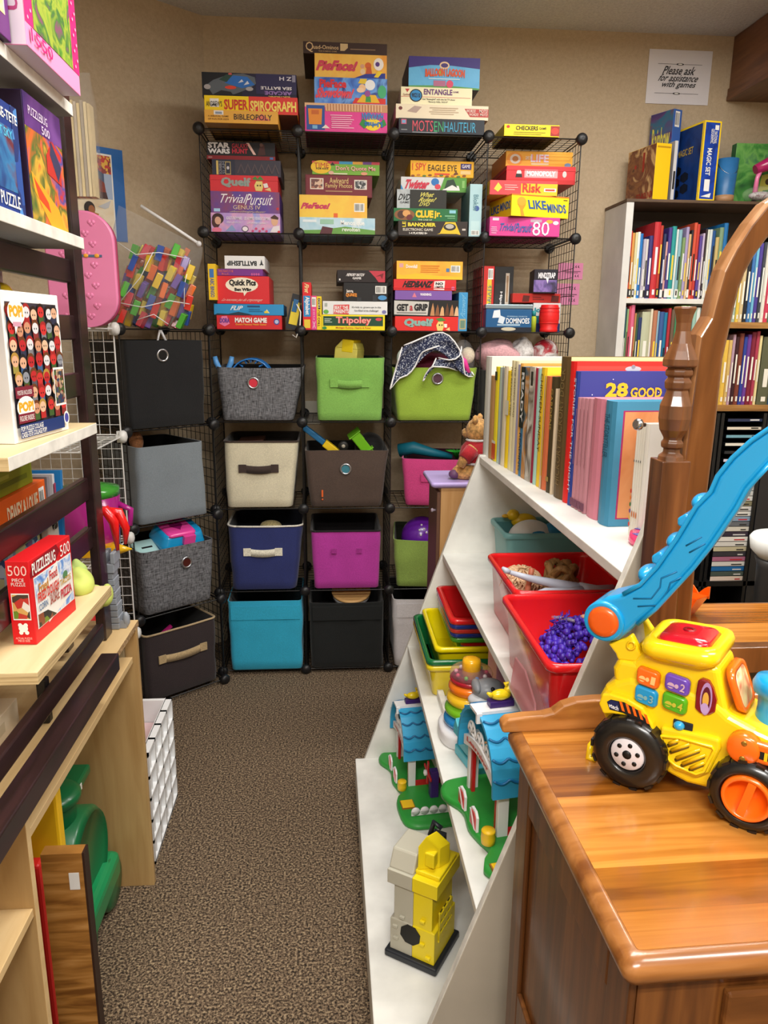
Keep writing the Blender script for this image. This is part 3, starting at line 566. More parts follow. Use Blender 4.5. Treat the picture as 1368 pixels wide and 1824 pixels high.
dpart('pedestal_shelf', (-1.0, DY0+.016, aX(60, 1622, DX).z-.016), (DX-.003, px_-.016, aX(60, 1622, DX).z), lamf)
dpart('pedestal_back', (-1.0, DY0+.016, 0), (-.99, px_-.016, DZ-.016), mat('6e4c2c', .6))
# dark slatted rack standing on the desk
esp = mat(('1c0f10', '28161a', '351d20'), .35, 'wood', scale=(30, 4, 30), coat=.25); ply = mat(('d8bd8c', 'e2ca9c', 'ead6ad'), .5, 'wood', scale=(20, 3, 20))
plyw = mat('e6e4dc', .55, var=.08, vs=25.); plye = mat(('8f7750', 'c2a878', 'dcc698'), .7, 'wood', scale=(6, 6, 260))
RX, SX = -.53, -.46
sr = thing('slatted_shelf_rack', 'dark brown slatted wooden rack with plywood shelves of jigsaw puzzles, on the desk', 'rack', (RX, 1.2, DZ)); LR = M.Translation(-sr.location)
def rp(nm, a, c, m, ms=None, bev=.003): mb = MB(); mb.T = LR.copy(); mb.box(a, c, m, ms); return mb.build(nm, sr, bevel=bev)
rp('post', (RX-.022, 1.722, DZ), (RX, 1.775, 2.05), esp); rp('post', (RX-.045, .62, DZ), (RX, .69, 2.05), esp)
rp('post', (-1.0, 1.60, DZ), (-.95, 1.67, 1.95), esp)
for x, ya, yb in ((131, 464, 505), (137, 562, 605), (144, 663, 706), (161, 848, 889), (164, 938, 978)):
    z1, z0 = aX(x, ya, RX-.012).z, aX(x, yb, RX-.012).z; rp('slat', (RX-.03, .69, z0), (RX-.012, 1.73, z1), esp)
rp('bottom_rail', (SX-.034, .62, DZ+.001), (SX+.004, 1.56, DZ+.041), esp); rp('slat', (-.525, .69, .812), (-.508, 1.64, .85), esp); rp('cross_rail', (-.95, 1.61, DZ+.02), (RX-.05, 1.65, DZ+.06), esp)
rp('upright', (-.545, 1.33, DZ+.0), (-.526, 1.35, DZ+.09), mat('141214', .4))
SHL = {}
for k, (px, py, y0, nm, m, me) in enumerate(((129, 186, .70, 1, plyw, plyw), (149, 424, .78, 2, plyw, plyw), (172, 753, 1.113, 3, ply, plyw), (198, 1043, 1.135, 4, ply, plye))):
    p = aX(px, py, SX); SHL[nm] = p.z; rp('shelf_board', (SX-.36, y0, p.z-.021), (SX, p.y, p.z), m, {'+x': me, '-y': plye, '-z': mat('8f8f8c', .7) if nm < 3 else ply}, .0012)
# boxes on the rack: base corners from the photograph on the shelf plane
def sbox(name, label, cat, near, far, top, z, d, front, side, items=(), litems=(), top_m=None, **k):
    a = aZ(near[0], near[1], z); c = aZ(far[0], far[1], z); U = (c-a); w = U.length
    n = V((U.y, -U.x, 0)).normalized(); q = aP(top[0], top[1], c, n)
    return gbox(name, label, cat, a+V((0, 0, .0006)), U, w, q.z-z, d, front, side, top_m or side, side, items, litems, **k)
z3, z4 = SHL[3], SHL[4]
popa = art(['3a2a34', 'b32a2a', '7c6a62', 'c9a277', '2c3048', 'd8d8dc', '8a3030', '56525c', '9a8f44', '3d5f8c'], 62.)
popb = art(['7a1f22', '54443c', 'b09078', '2c3c5c', 'caa882', '3f5a2c'], 150.)
maroon = card('7c1f34'); navy = card('1e3470')
figs = []; rr = random.Random(21)
for r_ in range(7):
    for c_ in range(7):
        u, v = .11+.128*c_+rr.uniform(-.02, .02), .86-.108*r_+rr.uniform(-.012, .012)
        bc_ = card(rr.choice(['b32a2a', '2c3048', '54505c', '8a3030', '3d5f8c', '7a7a80', '3f5a2c', '9a8f44', '1c1a22'])); hc_ = card(rr.choice(['d8a888', 'c98f70', 'b8242a', 'e0b898', '8a8e98', 'd8d8dc', '5a8a3c', 'c83030'])); kc_ = card(rr.choice(['2a1a14', '6a3a1c', 'b08a3c', '1a1a20', 'a02424']))
        figs += [('r', u-.045, v-.08, u+.045, v-.015, bc_), ('e', u, v+.014, .064, .046, kc_), ('e', u, v, .055, .038, hc_), ('e', u-.018, v-.003, .008, .007, BLACK), ('e', u+.018, v-.003, .008, .007, BLACK)]
sbox('puzzle_box', 'large white edged puzzle box covered in tiny figures on the dark rack', 'box', (28, 792), (123, 765), (101, 527), z3, .048, card('f3f3f1'), card('eceaea'),
     [('r', .05, .10, .94, .93, mat('3a3440', .45))] + figs + [ ('r', .05, .03, .86, .12, navy), ('e', .17, .86, .14, .085, WHITE), ('p', [(.12, .8), (.2, .8), (.13, .72)], WHITE), ('t', .06, .83, .28, .91, 'POP!', card('f0a828'), 0, .06), ('r', .1, .77, .24, .8, card('d09ab0')),
      ('r', .03, .30, .33, .375, maroon), ('e', .18, .235, .15, .075, WHITE), ('t', .06, .205, .31, .275, 'POP!', card('f0a828'), 0, .06), ('r', .04, .13, .32, .195, maroon), ('t', .06, .32, .3, .35, 'POSTER INCLUDED', WHITE, 0, 0), ('t', .06, .145, .3, .18, 'FIGURE INSIDE', WHITE, 0, 0),
      ('t', .06, .075, .45, .11, 'POP! PUZZLE COLLAGE', WHITE, 0, .01), ('t', .06, .035, .5, .07, 'CASSE-TETE COLLAGE POP!', WHITE, 0, .01), ('r', .72, .2, .93, .48, WHITE), ('r', .735, .215, .92, .465, popb), ('e', .91, .1, .055, .05, WHITE), ('e', .91, .1, .04, .035, card('4a4aa0'))],
     top_m=card('f3f3f1'))
sky_ = flow(['3f70c8', '78a4e0', 'e8eef6', '2f5cb4'], 22.)
signs = [('p', [(.06, .18), (.66, .34), (.62, .80), (.10, .58)], WHITE), ('p', [(.3, .14), (.95, .28), (.95, .55), (.34, .44)], card('f0eee8'))]
sbox('puzzle_box', 'red five hundred piece puzzle box with a picture of painted signs, on the lowest shelf', 'box', (66, 1149), (136, 1086), (126, 952), z4, .04, card('d61f26'), card('d4161e'),
     [('r', .06, .16, .97, .78, WHITE), ('r', .075, .17, .955, .765, sky_)] + signs + [('p', [(.08, .17), (.5, .17), (.3, .30), (.08, .33)], art(['3a3c30', '6d8a2c', '2c2c2c', '8a4a30'], 60.)), ('p', [(.0, .80), (.0, .86), (.1, .97), (.62, 1), (.7, .9), (.6, .82), (.1, .80)], card('8e1420')),
      ('t', .04, .815, .58, .955, 'PUZZLEBUG', WHITE, 0, .02, 0, .03), ('t', .70, .81, .95, .95, '500', WHITE, 0, .0), ('t', .14, .56, .36, .68, 'Fried', card('c98a2c'), 0, .02), ('t', .4, .62, .58, .74, 'Food', card('c8282c'), 0, .02), ('t', .1, .46, .6, .58, 'FRIED DOUGH', card('d23a2c'), 0, .03),
      ('t', .36, .33, .58, .47, 'SAUSAGE', card('a33a2a'), 0, .02), ('t', .62, .30, .9, .42, 'PIZZA', card('c22c40'), 0, .03), ('t', .62, .46, .9, .54, 'TACOS', card('c89a3a'), 0, .02), ('t', .1, .36, .3, .44, 'CORN', card('5a78a0'), 0, .02), ('e', .78, .56, .06, .05, card('5a8a5c'))],
     [('t', .1, .83, .9, .95, '500', card('f6c8c0'), 0, .0), ('t', .25, .76, .75, .80, 'PIECE', WHITE, 0, .0), ('t', .2, .71, .8, .75, 'PUZZLE', WHITE, 0, .0), ('r', .12, .30, .88, .62, WHITE), ('r', .15, .315, .85, .605, art(['e8e4dc', 'c23a30', 'd8a860', '6d8a2c', '4a3c30'], 70.)),
      ('e', .5, .2, .2, .045, WHITE), ('e', .38, .24, .09, .025, WHITE), ('e', .62, .24, .09, .025, WHITE), ('e', .4, .15, .09, .025, WHITE), ('e', .65, .15, .09, .025, WHITE), ('t', .15, .07, .85, .095, 'ACTUAL PUZZLE', card('f6c8c0'), 0, 0), ('t', .25, .04, .75, .065, 'PIECE SIZE', card('f6c8c0'), 0, 0)])
z2_, z1_ = SHL[2], SHL[1]
def sboxv(name, label, near, far, ytop, z, d, front, side, items=(), litems=(), **k):
    return sbox(name, label, 'box', near, far, (far[0], ytop), z, d, front, side, items, litems, **k)
aut = flow(['3a1c5c', 'd8502c', 'e8b03c', '4a6a2c', 'e0682c', '3c4ea0', 'c8342c'], 9.)
# upper boards lie above the lens: take the front plane and the shelf height
def hbox(name, label, x0, x1, ytop, z, X, d, front, side, items=(), litems=(), skew=0, **k):
    a = aX(x0, 250, X); c = aX(x1, 250, X); zt_ = aX(x1, ytop, X).z
    return gbox(name, label, 'box', (X, a.y, z+.0006), (sin(skew), cos(skew), 0), c.y-a.y, zt_-z, d, front, side, side, side, items, litems, **k)
hbox('puzzle_box', 'purple and orange puzzle box with an autumn farm picture, on the second shelf', 46, 108, 215, z2_, SX-.01, .048, card('3a2460'), card('2a1838'),
     [('r', .0, .0, 1, .74, aut), ('r', .0, .74, 1, 1, flow(['3a1c6c', '5a2c7c', '7a4a9c'], 8.)), ('p', [(.05, .4), (.75, .18), (.9, .0), (.5, .0), (.1, .25)], card('e2a62c')), ('p', [(.1, .36), (.45, .2), (.5, .12), (.2, .2)], card('d84a24')), ('p', [(.5, .6), (.7, .75), (.9, .55), (.9, .4), (.5, .45)], card('c2342c')), ('p', [(.66, .74), (.92, .56), (.8, .42), (.6, .62)], card('3a3a5c')), ('t', .1, .84, .6, .91, 'PUZZLEBUG', card('e6d4f0'), 0, .01), ('t', .42, .75, .64, .82, '500', card('e6d4f0'), 0, .01)])
hbox('puzzle_box', 'dark blue puzzle box with a night scene, left of the autumn puzzle', -30, 33, 199, z2_, SX-.01, .048, card('1c3a86'), card('142a60'),
     [('r', .0, .2, .82, .78, flow(['0c1a3c', '1c4c8c', '2f7ab0', '6a2c3c'], 12.)), ('r', .82, 0, 1, 1, art(['2450a0', '4c8ad0', '1a3474'], 40.)), ('t', .2, .84, .98, .93, 'CASSE-TETE', WHITE, 0, .02), ('t', .1, .68, .8, .76, 'NIGHT SKY', card('58c0e8'), 0, .02), ('t', .3, .05, .85, .17, 'PUZZLE', WHITE, 0, .01)])
pinkp = card('f08ac0')
hbox('puzzle_box', 'pink dotted puzzle box with a green garden picture, far end of the top shelf', 64, 150, -25, z1_, SX+.03, .055, card('f29ac8'), card('e3d6e6'),
     [('r', .0, .16, .13, 1, card('e8287c')), ('r', .86, .16, 1, 1, card('e8287c')), ('r', .13, .16, .86, 1, flow(['20501c', '5c9a2c', 'a8b83c', '3c7a30', '86506a'], 20.)), ('t', .05, .05, .42, .14, '1550', card('d81c78'), 0, .01)] + [('e', .04+.05*(i % 2), .2+.06*i, .012, .012, card('f6b8d4')) for i in range(13)] + [('e', .9+.05*(i % 2), .2+.06*i, .012, .012, card('f6b8d4')) for i in range(13)],
     [('t', .35, .2, .85, .9, 'te & 4', card('b8407c'), 90, .0)])
hbox('puzzle_box', 'pale blue and purple puzzle box at the near end of the top shelf', -40, 37, -30, z1_, SX+.01, .048, card('6c2c7a'), card('3c1c4c'),
     [('r', .0, .3, .9, 1, flow(['bcd4ee', 'e8eef6', 'f0d088', '8ab0e0'], 14.)), ('p', [(.5, .1), (.62, .1), (.8, .5), (.66, .8), (.55, .5)], card('6a9ad8'))])
# boxes lying behind the slats on the lowest board
def lay(name, label, y0, y1, z, h, X, d, front, items=(), **k):
    return gbox(name, label, 'box', (X, y0, z), (0, 1, 0), y1-y0, h, d, front, front, front, front, items, **k)
bx_ = RX-.06; oc = aX(79, 853, bx_); yo = oc.y; zo = oc.z-.105; zq = z4+.0008
lay('puzzle_box', 'dark flat box at the bottom of the stack behind the red puzzle', yo-.30, yo+.02, zq, zo-.051-zq, bx_-.01, .22, card('22222a')); zq = zo-.0505
lay('puzzle_box', 'blue patterned flat puzzle box in the stack behind the red puzzle', yo-.30, yo-.0, zq, .05, bx_, .22, art(['3a6ab0', 'c8d8e8', '7a5a90', '8ab0d0', '2c4c80', 'd8d8a0'], 50.)); zq += .0505
lay('puzzle_box', 'orange flat puzzle box with white lettering lying behind the dark slats', yo-.34, yo, zq, .105, bx_, .2, card('e5621f'),
    [('t', .42, .5, .86, .84, 'DEWEY & LOUIE', card('f6dcb8'), 0, .03), ('r', .885, .40, .97, .88, WHITE), ('b', .89, .42, .965, .86), ('t', .70, .16, .76, .28, '100', card('f6dcb8'), 0, .02), ('t', .78, .18, .88, .32, 'PIECES', BLACK, 0, .01), ('t', .45, .12, .54, .28, 'PIECE', BLACK, 0, .01)]); zq += .1055
lay('puzzle_box', 'olive green flat puzzle box on top of the orange box', yo-.32, yo-.035, zq, .05, bx_-.01, .19, card('8c9a1e'), [('r', .1, .3, .9, .5, card('6c7a14')), ('r', .1, .6, .6, .75, card('b0bc4c'))])
for k, (y, c_, lb) in enumerate(((yo+.03, '8f8a92', 'grey magazine standing behind the dark slats'), (yo+.055, 'd6d2d8', 'white clear covered booklet standing behind the dark slats'), (yo+.10, '2a86d0', 'bright blue folder leaning behind the dark slats'))):
    mb = MB(); mb.box((-.0, 0, 0), (.2, .012, .22), card(c_)); 
    if k == 1: mb.face([(.202, .0, .05), (.202, .012, .05), (.202, .012, .2), (.202, .0, .2)], card('a03c5c'))
    o = mb.build('booklet', bevel=.001); o.location = (RX-.27, y, z4+.001); o.rotation_euler = (R(-3-2*k), 0, 0); tag(o, lb, 'booklet')
# soft grey toy with a buckle, lime cloth
def lump(name, label, cat, loc, r, m, n=18, amp=.25, seed=0, fr=9., parent=None, group=None, rings=12, fl=0):
    mb = MB(); r = r if isinstance(r, tuple) else (r,)*3
    mb.ball((0, 0, r[2] if fl else 0), r, m, n, rings)
    for v in mb.bm.verts:
        c = v.co - V((0, 0, r[2] if fl else 0)); v.co += c*amp*noise.noise(V((v.co.x*fr+seed, v.co.y*fr, v.co.z*fr+seed)))
        if fl: v.co.z = max(v.co.z, .0)
    o = mb.build(name, parent, sub=1); o.location = loc
    if label: tag(o, label, cat, group)
    return o
g_ = lump('plush_toy', 'grey furry toy with a silver buckle tucked behind the dark post', 'toy', (RX-.09, 1.565, z4+.001), (.04, .05, .10), fab('8f8c86', var=.3), seed=3, fl=1)
mb = MB(); mb.box((.034, -.03, .09), (.05, .03, .15), mat('b4b0a6', .45)); mb.lathe([(.009, 0), (.008, .006), (.003, .008)], mat('4a4844', .3, metal=.8), (.05, 0, .13), (1, 0, 0), n=12); mb.build('buckle', g_, bevel=.004)
lime = mat('c5d46a', .7, var=.1)
g_ = thing('cleaning_gloves', 'crumpled lime yellow rubber gloves tucked behind the lowest shelf end', 'gloves', (0, 0, 0))
p_ = aZ(152, 1046, z4); g_.location = (p_.x, p_.y-.03, z4+.001)
for k, (dx, dy, dz, r_) in enumerate(((0, 0, .022, (.024, .03, .03)), (-.012, .02, .04, (.02, .026, .026)), (-.012, .11, -.055, (.02, .03, .026)), (.01, .13, -.05, (.014, .025, .022)))):
    o = lump('glove', None, None, (dx, dy, dz), r_, lime if k != 1 else mat('a9c06a', .7), seed=k*3, amp=.55, fr=30., parent=g_)
t = thing('toy_bag', 'clear bag of pink, blue and yellow toys behind the slats above the collage puzzle', 'bag', (RX-.12, 1.46, SHL[3]+.001))
mb = MB(); mb.box((-.06, -.07, 0), (.05, .07, .33), flow(['d8447c', 'f0a8c4', '8c1c4c', 'e8e0ea', 'c83a74'], 16.)); mb.build('pink_packet', t, bevel=.02, seg=3)
mb = MB(); mb.ball((.055, -.03, .25), (.02, .03, .03), gloss('1f62b8')); mb.ball((.06, .02, .235), (.02, .03, .028), gloss('f0cc2c')); mb.ball((.06, .055, .15), (.016, .025, .025), gloss('3cb0e0')); mb.ball((.055, .045, .19), (.016, .025, .025), gloss('f08a5c')); mb.build('balls', t)
# lower compartment on the desk top
lay('game_box', 'blue board game box lying on the desk behind the bottom rail', .95, 1.30, DZ+.001, .075, RX-.13, .25, card('2a6cb8'), [('t', .45, .25, .9, .6, 'Dolphins', card('e8eef8'), 0, .0, .15)])
lay('cardboard_box', 'long flat cream cardboard box lying behind the bottom rail of the rack', .9, 1.34, DZ+.001, .05, RX-.055, .07, card('e6d6bc'), [('r', .72, .3, .86, .7, card('cbbca0'))])
# toy castle tower and red clip at the far end of the rack
tw = thing('toy_castle_tower', 'grey plastic toy castle tower on the far end of the desk', 'toy', (-.518, 1.815, DZ+.001)); tw.scale = (.75, .75, .68)
gm = mat('8f959e', .4)
mb = MB()
for i in range(9): mb.box((-.05-.002*(i % 2), -.03, .024*i), (.0+.002*(i % 2)-.001*i, .03, .024*i+.022), gm)
mb.box((-.055, -.035, .216), (-.002, .035, .25), gm); mb.box((-.04, -.035, .25), (-.025, .035, .29), gm); mb.box((-.012, -.035, .25), (.002, .035, .29), gm); mb.build('tower', tw, bevel=.002)
mb = MB(); mb.box((.0, -.02, 0), (.02, .03, .03), gm); mb.ball((.018, -.01, .03), (.012, .012, .03), gm); mb.build('gatehouse', tw)
rc = thing('toy_claw', 'red plastic toy claw hanging by the grey castle tower', 'toy', (-.53, 1.815, DZ+.199)); rm = gloss('dd1a1c')
mb = MB(); mb.tube([(-.03, 0, .09), (-.005, 0, .10), (.012, 0, .07), (.016, 0, .0)], [.012, .014, .012, .004], rm); mb.tube([(-.02, .02, .095), (.02, .02, .09), (.034, .02, .05), (.03, .02, .01)], [.012, .013, .01, .004], rm); mb.build('claw', rc)
# ------------------------------------------------------------------ white wire rack
wr = thing('wire_cube_rack', 'white wire cube rack of toys behind the dark slatted rack', 'storage rack', (-.718, 2.335, 0), R(90))
for r in range(5):
    for c in (0, 1):
        if r > 0 or 1: inst(KW, 'connector', wr, (c*PT, 0, .02+r*PT)); inst(KW, 'connector', wr, (c*PT, PT, .02+r*PT), (0, 0, pi))
    inst(PW, 'wire_shelf', wr, (PT/2, PT/2, .02+r*PT))
    if r < 4: inst(PW, 'wire_side', wr, (PT, PT/2, .02+(r+.5)*PT), (0, pi/2, 0)); inst(PW, 'wire_back', wr, (PT/2, PT, .02+(r+.5)*PT), (pi/2, 0, 0))
o = inst(PW, 'wire_shelf', wr, (PT/2, .24, 1.87)); o.scale = (1, .66, 1)
for c in (.02, .33):
    mb = MB(); mb.tube([(c, .355, 1.5), (c, .355, 1.87)], .003, whitewire, 6); mb.build('upright', wr)
zl = [.02+PT*i+.004 for i in range(6)]
# toys in the white rack
def toy(name, label, loc, parts, cat='toy'):
    t = thing(name, label, cat, loc)
    for nm, fn, m in parts: mb = MB(); fn(mb, m); mb.build(nm, t, bevel=0)
    return t
toy('toy_pot', 'magenta and green plastic toy pot in the white wire rack', (-.79, 2.50, zl[2]), [('body', lambda b, m: b.lathe([(.05, 0), (.09, .01), (.1, .2), (.09, .2)], m), gloss('a81c80')), ('lid', lambda b, m: b.lathe([(.1, .2), (.1, .225), (.04, .24)], m), gloss('3f9a34')), ('handle', lambda b, m: b.tube([(.09, 0, .1), (.13, 0, .1), (.135, 0, .15), (.095, 0, .17)], .01, m), gloss('b0208a'))])
toy('toy_car', 'small yellow toy with pointed nose on the white wire shelf', (-.755, 2.44, zl[2]), [('body', lambda b, m: b.box((-.05, -.03, .01), (.05, .03, .05), m), gloss('f0b418')), ('nose', lambda b, m: b.lathe([(.025, 0), (.002, .06)], m, (.05, 0, .03), (1, 0, 0), 10), gloss('f2c020'))])
toy('toy_bucket', 'red plastic toy bucket on the lower shelf of the white wire rack', (-.86, 2.48, zl[1]), [('body', lambda b, m: b.lathe([(.07, 0), (.1, .18), (.095, .18), (.066, .004)], m), gloss('c41c20'))])
toy('toy_house', 'grey and teal toy house on the white rack, hidden behind the post', (-.95, 2.5, zl[3]), [('body', lambda b, m: b.box((-.08, -.08, 0), (.08, .08, .16), m), card('cfcac2')), ('roof', lambda b, m: b.prism([(-.1, -.09, .16), (.1, -.09, .16), (0, -.09, .24)], (0, .18, 0), m), card('3a8a98'))])
# pink lap desk, striped slats in a clear bag, poster
pk = mat('e984b4', .35, coat=.2); pk2 = mat('d8447c', .4)
pd = thing('toy_case', 'pink oval toy case with raised hearts, standing on the white wire rack', 'case', (aY(149, 500, 2.46).x, 2.46, zl[4]))
mb = MB(); ov = lambda s, y, w=.155, h=.335: [(sx*(w-.085*s)*1 + .085*s*cos(a), y, .17*s*0 + h/2 + sz*(h/2-.085) + .085*s*sin(a)) for a, sx, sz in [(2*pi*i/32, 1 if cos(2*pi*i/32) > 0 else -1, 1 if sin(2*pi*i/32) > 0 else -1) for i in range(32)]]
def oval(w, h, r, y, n=8):
    out = []
    for cx, cz, a0 in ((w/2-r, h-r, 0), (-w/2+r, h-r, pi/2), (-w/2+r, r, pi), (w/2-r, r, 3*pi/2)):
        out += [(cx+r*cos(a0+pi/2*i/n), y, cz+r*sin(a0+pi/2*i/n)) for i in range(n+1)]
    return out
mb.loft([oval(.20, .335, .085, 0), oval(.20, .335, .085, .03)], pk2); mb.build('tray', pd)
mb = MB(); mb.loft([oval(.206, .338, .088, -.001), oval(.206, .338, .088, -.012), oval(.196, .333, .085, -.017)], pk); mb.build('lid', pd)
mb = MB()
for i in range(10):
    for j in range(2):
        x, z = -.05+.07*j+.02*(i % 2), .035+.03*i
        mb.ball((x-.005, -.017, z), (.007, .003, .007), pk, 8, 5); mb.ball((x+.005, -.017, z), (.007, .003, .007), pk, 8, 5); mb.ball((x, -.017, z-.006), (.006, .003, .007), pk, 8, 5)
mb.build('hearts', pd)
mb = MB(); mb.box((.0, -.0192, .205), (.065, -.0178, .212), mat('4c6a8c', .5)); mb.ball((.018, -.019, .209), (.008, .002, .006), mat('f0a838', .5), 8, 5); mb.ball((.05, -.019, .209), (.008, .002, .006), mat('f0a838', .5), 8, 5); mb.build('sticker', pd)
tri = [('clasp', None)]
sb_ = thing('strip_bag', 'clear plastic bag of striped wooden strips standing high behind the dark rack', 'bag', (aY(150, 370, 2.45).x, 2.45, 1.876))
zt3 = aY(155, 182, 2.45).z-1.876; zt4 = aY(160, 130, 2.45).z-1.876
wst = ['d8cfc0', 'e6d6b4', '9a8f88', 'e2cfa0', 'cbbfae', 'e8d4a4', 'b4a898', 'ead9b0', 'd9c69c']
for i, c_ in enumerate(wst):
    mb = MB(); mb.box((-.042+.0095*i, -.02, .002), (-.042+.0095*i+.008, .02, zt3-.004*(i % 3)), mat(c_, .6, var=.06)); o = mb.build('wooden_strip'); o.location = sb_.location; tag(o, ('grey' if i in (2, 6) else 'pale')+' wooden strip standing in the tall clear bag', 'wooden strip', ('grey' if i in (2, 6) else 'pale')+' strips in the clear bag')
mb = MB(); clr = mat('f4f6f8', .12, 'clear', alpha=.25)
mb.loft([[(x*s, y*s2, z) for x, y in ((-.048, -.026), (.05, -.026), (.05, .026), (-.048, .026))] for z, s, s2 in ((-.0, 1, 1), (zt3*.5, 1.02, 1.05), (zt3, 1, 1), (zt4-.02, .9, .25), (zt4, .9, .1))], clr, caps=(True, False)); mb.build('bag', sb_)
# poster on the diagonal wall
dn = V((DG[1]-DG[0], DG[3]-DG[2], 0)).normalized()*-1; nw = V((dn.y, -dn.x, 0))
wpnt = V((DG[0], DG[2], 0)) + nw*.002
a = aP(228, 432, wpnt, nw); t = aP(216, 268, wpnt, nw); hP = t.z-a.z; wP = .26
blue_ = card('1f66b4')
its = [('r', .06, .03, .82, .93, WHITE), ('r', .08, .45, .80, .91, card('4a5a78')), ('p', [(.42, .91), (.80, .91), (.80, .66), (.62, .74)], art(['c8342c', 'e8b43c', '8a2c24'], 90.)), ('r', .68, .45, .80, .72, card('a9bcd8')), ('r', .08, .05, .80, .45, flow(['ecd9b8', 'f2e6cc', 'dcc49c'], 8.)),
       ('e', .42, .80, .035, .03, card('8a5a3c')), ('p', [(.36, .77), (.48, .77), (.5, .62), (.52, .54), (.34, .54), (.36, .64)], card('e6dcc4')), ('r', .35, .66, .5, .67, BLACK), ('p', [(.52, .5), (.7, .5), (.68, .62), (.6, .66), (.54, .6)], card('8a3c2c')), ('p', [(.3, .45), (.5, .45), (.46, .54), (.4, .58), (.34, .54)], card('d8b03c')), ('p', [(.56, .45), (.72, .45), (.7, .52), (.58, .52)], card('4a3030')),
       ('p', [(.28, .08), (.62, .05), (.66, .12), (.5, .2), (.56, .28), (.44, .3), (.3, .26), (.24, .16)], card('c07a3c')), ('e', .42, .33, .085, .075, card('2a1c18')), ('e', .45, .315, .05, .05, card('a8683c')), ('p', [(.44, .05), (.7, .05), (.62, .16), (.52, .18)], card('3a2420')), ('p', [(.55, .36), (.66, .4), (.76, .44), (.72, .36), (.66, .34)], card('c9ccd2'))]
flat('poster', 'blue bordered poster of robed people taped to the corner wall', 'poster', a-dn*wP, dn, (0, 0, 1), wP, hP, blue_, its)
# bag of coloured blocks on the corner rack
bb = thing('block_bag', 'zipped clear bag of coloured plastic blocks on top of the corner rack', 'bag', LO+LU*.185+LD*.12+V((0, 0, 1.504)), R(8))
bcol = ['d8342c', 'f0cc2c', '3a5cb0', 'e8702c', '7a5cb8', '52b43c', 'f2dc5a', 'c83c4c']
rr = random.Random(11)
BW_ = M.Translation(bb.location) @ M.Rotation(R(8), 4, 'Z'); bnm = ['red', 'yellow', 'blue', 'orange', 'purple', 'green', 'pale yellow', 'crimson']
for i in range(88):
    mb = MB(); big = i % 3 == 0; ci = (i*5) % 8 if big else i % 8
    mb.box((-.010, -.019, -.029), (.010, .019, .029), gloss(bcol[ci])) if big else mb.box((-.012, -.011, -.028), (.012, .011, .028), gloss(bcol[ci]))
    o = mb.build('toy_block', bevel=.002); r = i//11; k = i % 11
    zz_ = .034+.034*r; wid = .118 if r < 6 else .09
    P = V((-wid+2*wid*k/10+rr.uniform(-.004, .004)+.02+.012*r*.35, (-.045, .0, .035)[(k+r) % 3]+rr.uniform(-.012, .012), zz_+rr.uniform(-.007, .007)))
    q = BW_ @ P; o.location = q; o.rotation_euler = (rr.uniform(-.3, .3), R(24)+rr.uniform(-.12, .12), R(8)+rr.uniform(-.4, .4)); tag(o, bnm[ci]+' plastic block inside the zipped clear bag', 'toy block', bnm[ci]+' blocks in the clear bag')
mb = MB()  # white tubes stand in for highlights along the folds of the film
for pts in ([(-.09, -.075, .30), (-.03, -.09, .26), (.05, -.085, .27), (.15, -.06, .255)], [(.03, -.088, .27), (-.02, -.092, .18), (-.10, -.085, .09)], [(-.10, -.085, .09), (-.02, -.092, .075), (.08, -.09, .10), (.15, -.06, .09)], [(.16, -.05, .25), (.135, -.07, .16), (.13, -.07, .08)], [(-.04, -.085, .03), (.02, -.09, .05), (.07, -.085, .015)]):
    mb.tube(pts, .0017, mat('f4f6f8', .15), 5)
mb.build('crease_highlight', bb)
mb = MB(); rg = []
for z, w_, d_, sx in ((.0, .11, .07, 0), (.03, .145, .085, 0), (.15, .15, .085, .01), (.26, .155, .075, .03), (.33, .15, .03, .05), (.37, .148, .006, .06)):
    rg.append([(sx+w_*cos(a)*(1+.06*noise.noise(V((3*cos(a), 3*sin(a), z*14)))), d_*sin(a)*(1+.2*noise.noise(V((5*cos(a), 4*sin(a), z*20)))), z+(.07*(-cos(a)) if z > .25 else 0)) for a in [2*pi*i/36 for i in range(36)]])
mb.loft(rg, mat('f2f4f6', .14, 'clear', alpha=.3), caps=(True, False)); mb.build('bag', bb, sub=1)
mb = MB(); mb.tube([(-.01, -.004, .44), (.08, -.006, .385), (.19, -.004, .315)], .006, mat('eef0f2', .3)); mb.ball((.193, -.004, .313), .011, mat('dcdee2', .3)); mb.build('zipper', bb)
# ------------------------------------------------------------------ under the desk
oakb = mat(('6e4418', '9a6a30', 'b5854a'), .45, 'wood', scale=(7, 7, 60)); ob = thing('plywood_board', 'brown grained plywood board with a white sticker standing under the desk', 'board', (-.645, 1.22, 0))
zt5 = aY(120, 1521, 1.22).z; x0, x1 = aY(80, 1600, 1.22).x, aY(157, 1600, 1.22).x; ob.location.x = x0
mb = MB(); mb.box((0, 0, 0), (x1-x0-.004, .025, zt5), oakb); mb.build('panel', ob)
mb = MB(); mb.box((x1-x0-.004, 0, 0), (x1-x0, .025, zt5), mat('2c1810', .5)); mb.build('edge_band', ob)
mb = MB(); mb.box((x1-x0-.03, -.0012, zt5-.075), (x1-x0-.012, -.0002, zt5-.04), mat('d8d8d6', .6)); mb.build('price_sticker', ob)
gt = thing('ride_on_train', 'big dark green plastic ride on toy under the desk', 'toy', (-.70, 1.65, 0)); gg = mat('0c6a3c', .35, coat=.25); gl = mat('128a52', .35, coat=.25)
zc2 = .215
mb = MB(); mb.lathe([(.02, -.2), (.13, -.2), (.14, -.19), (.14, .10), (.128, .115), (.125, .105), (.02, .10)], gg, (0, 0, zc2), (1, 0, 0), 32); mb.build('boiler', gt)
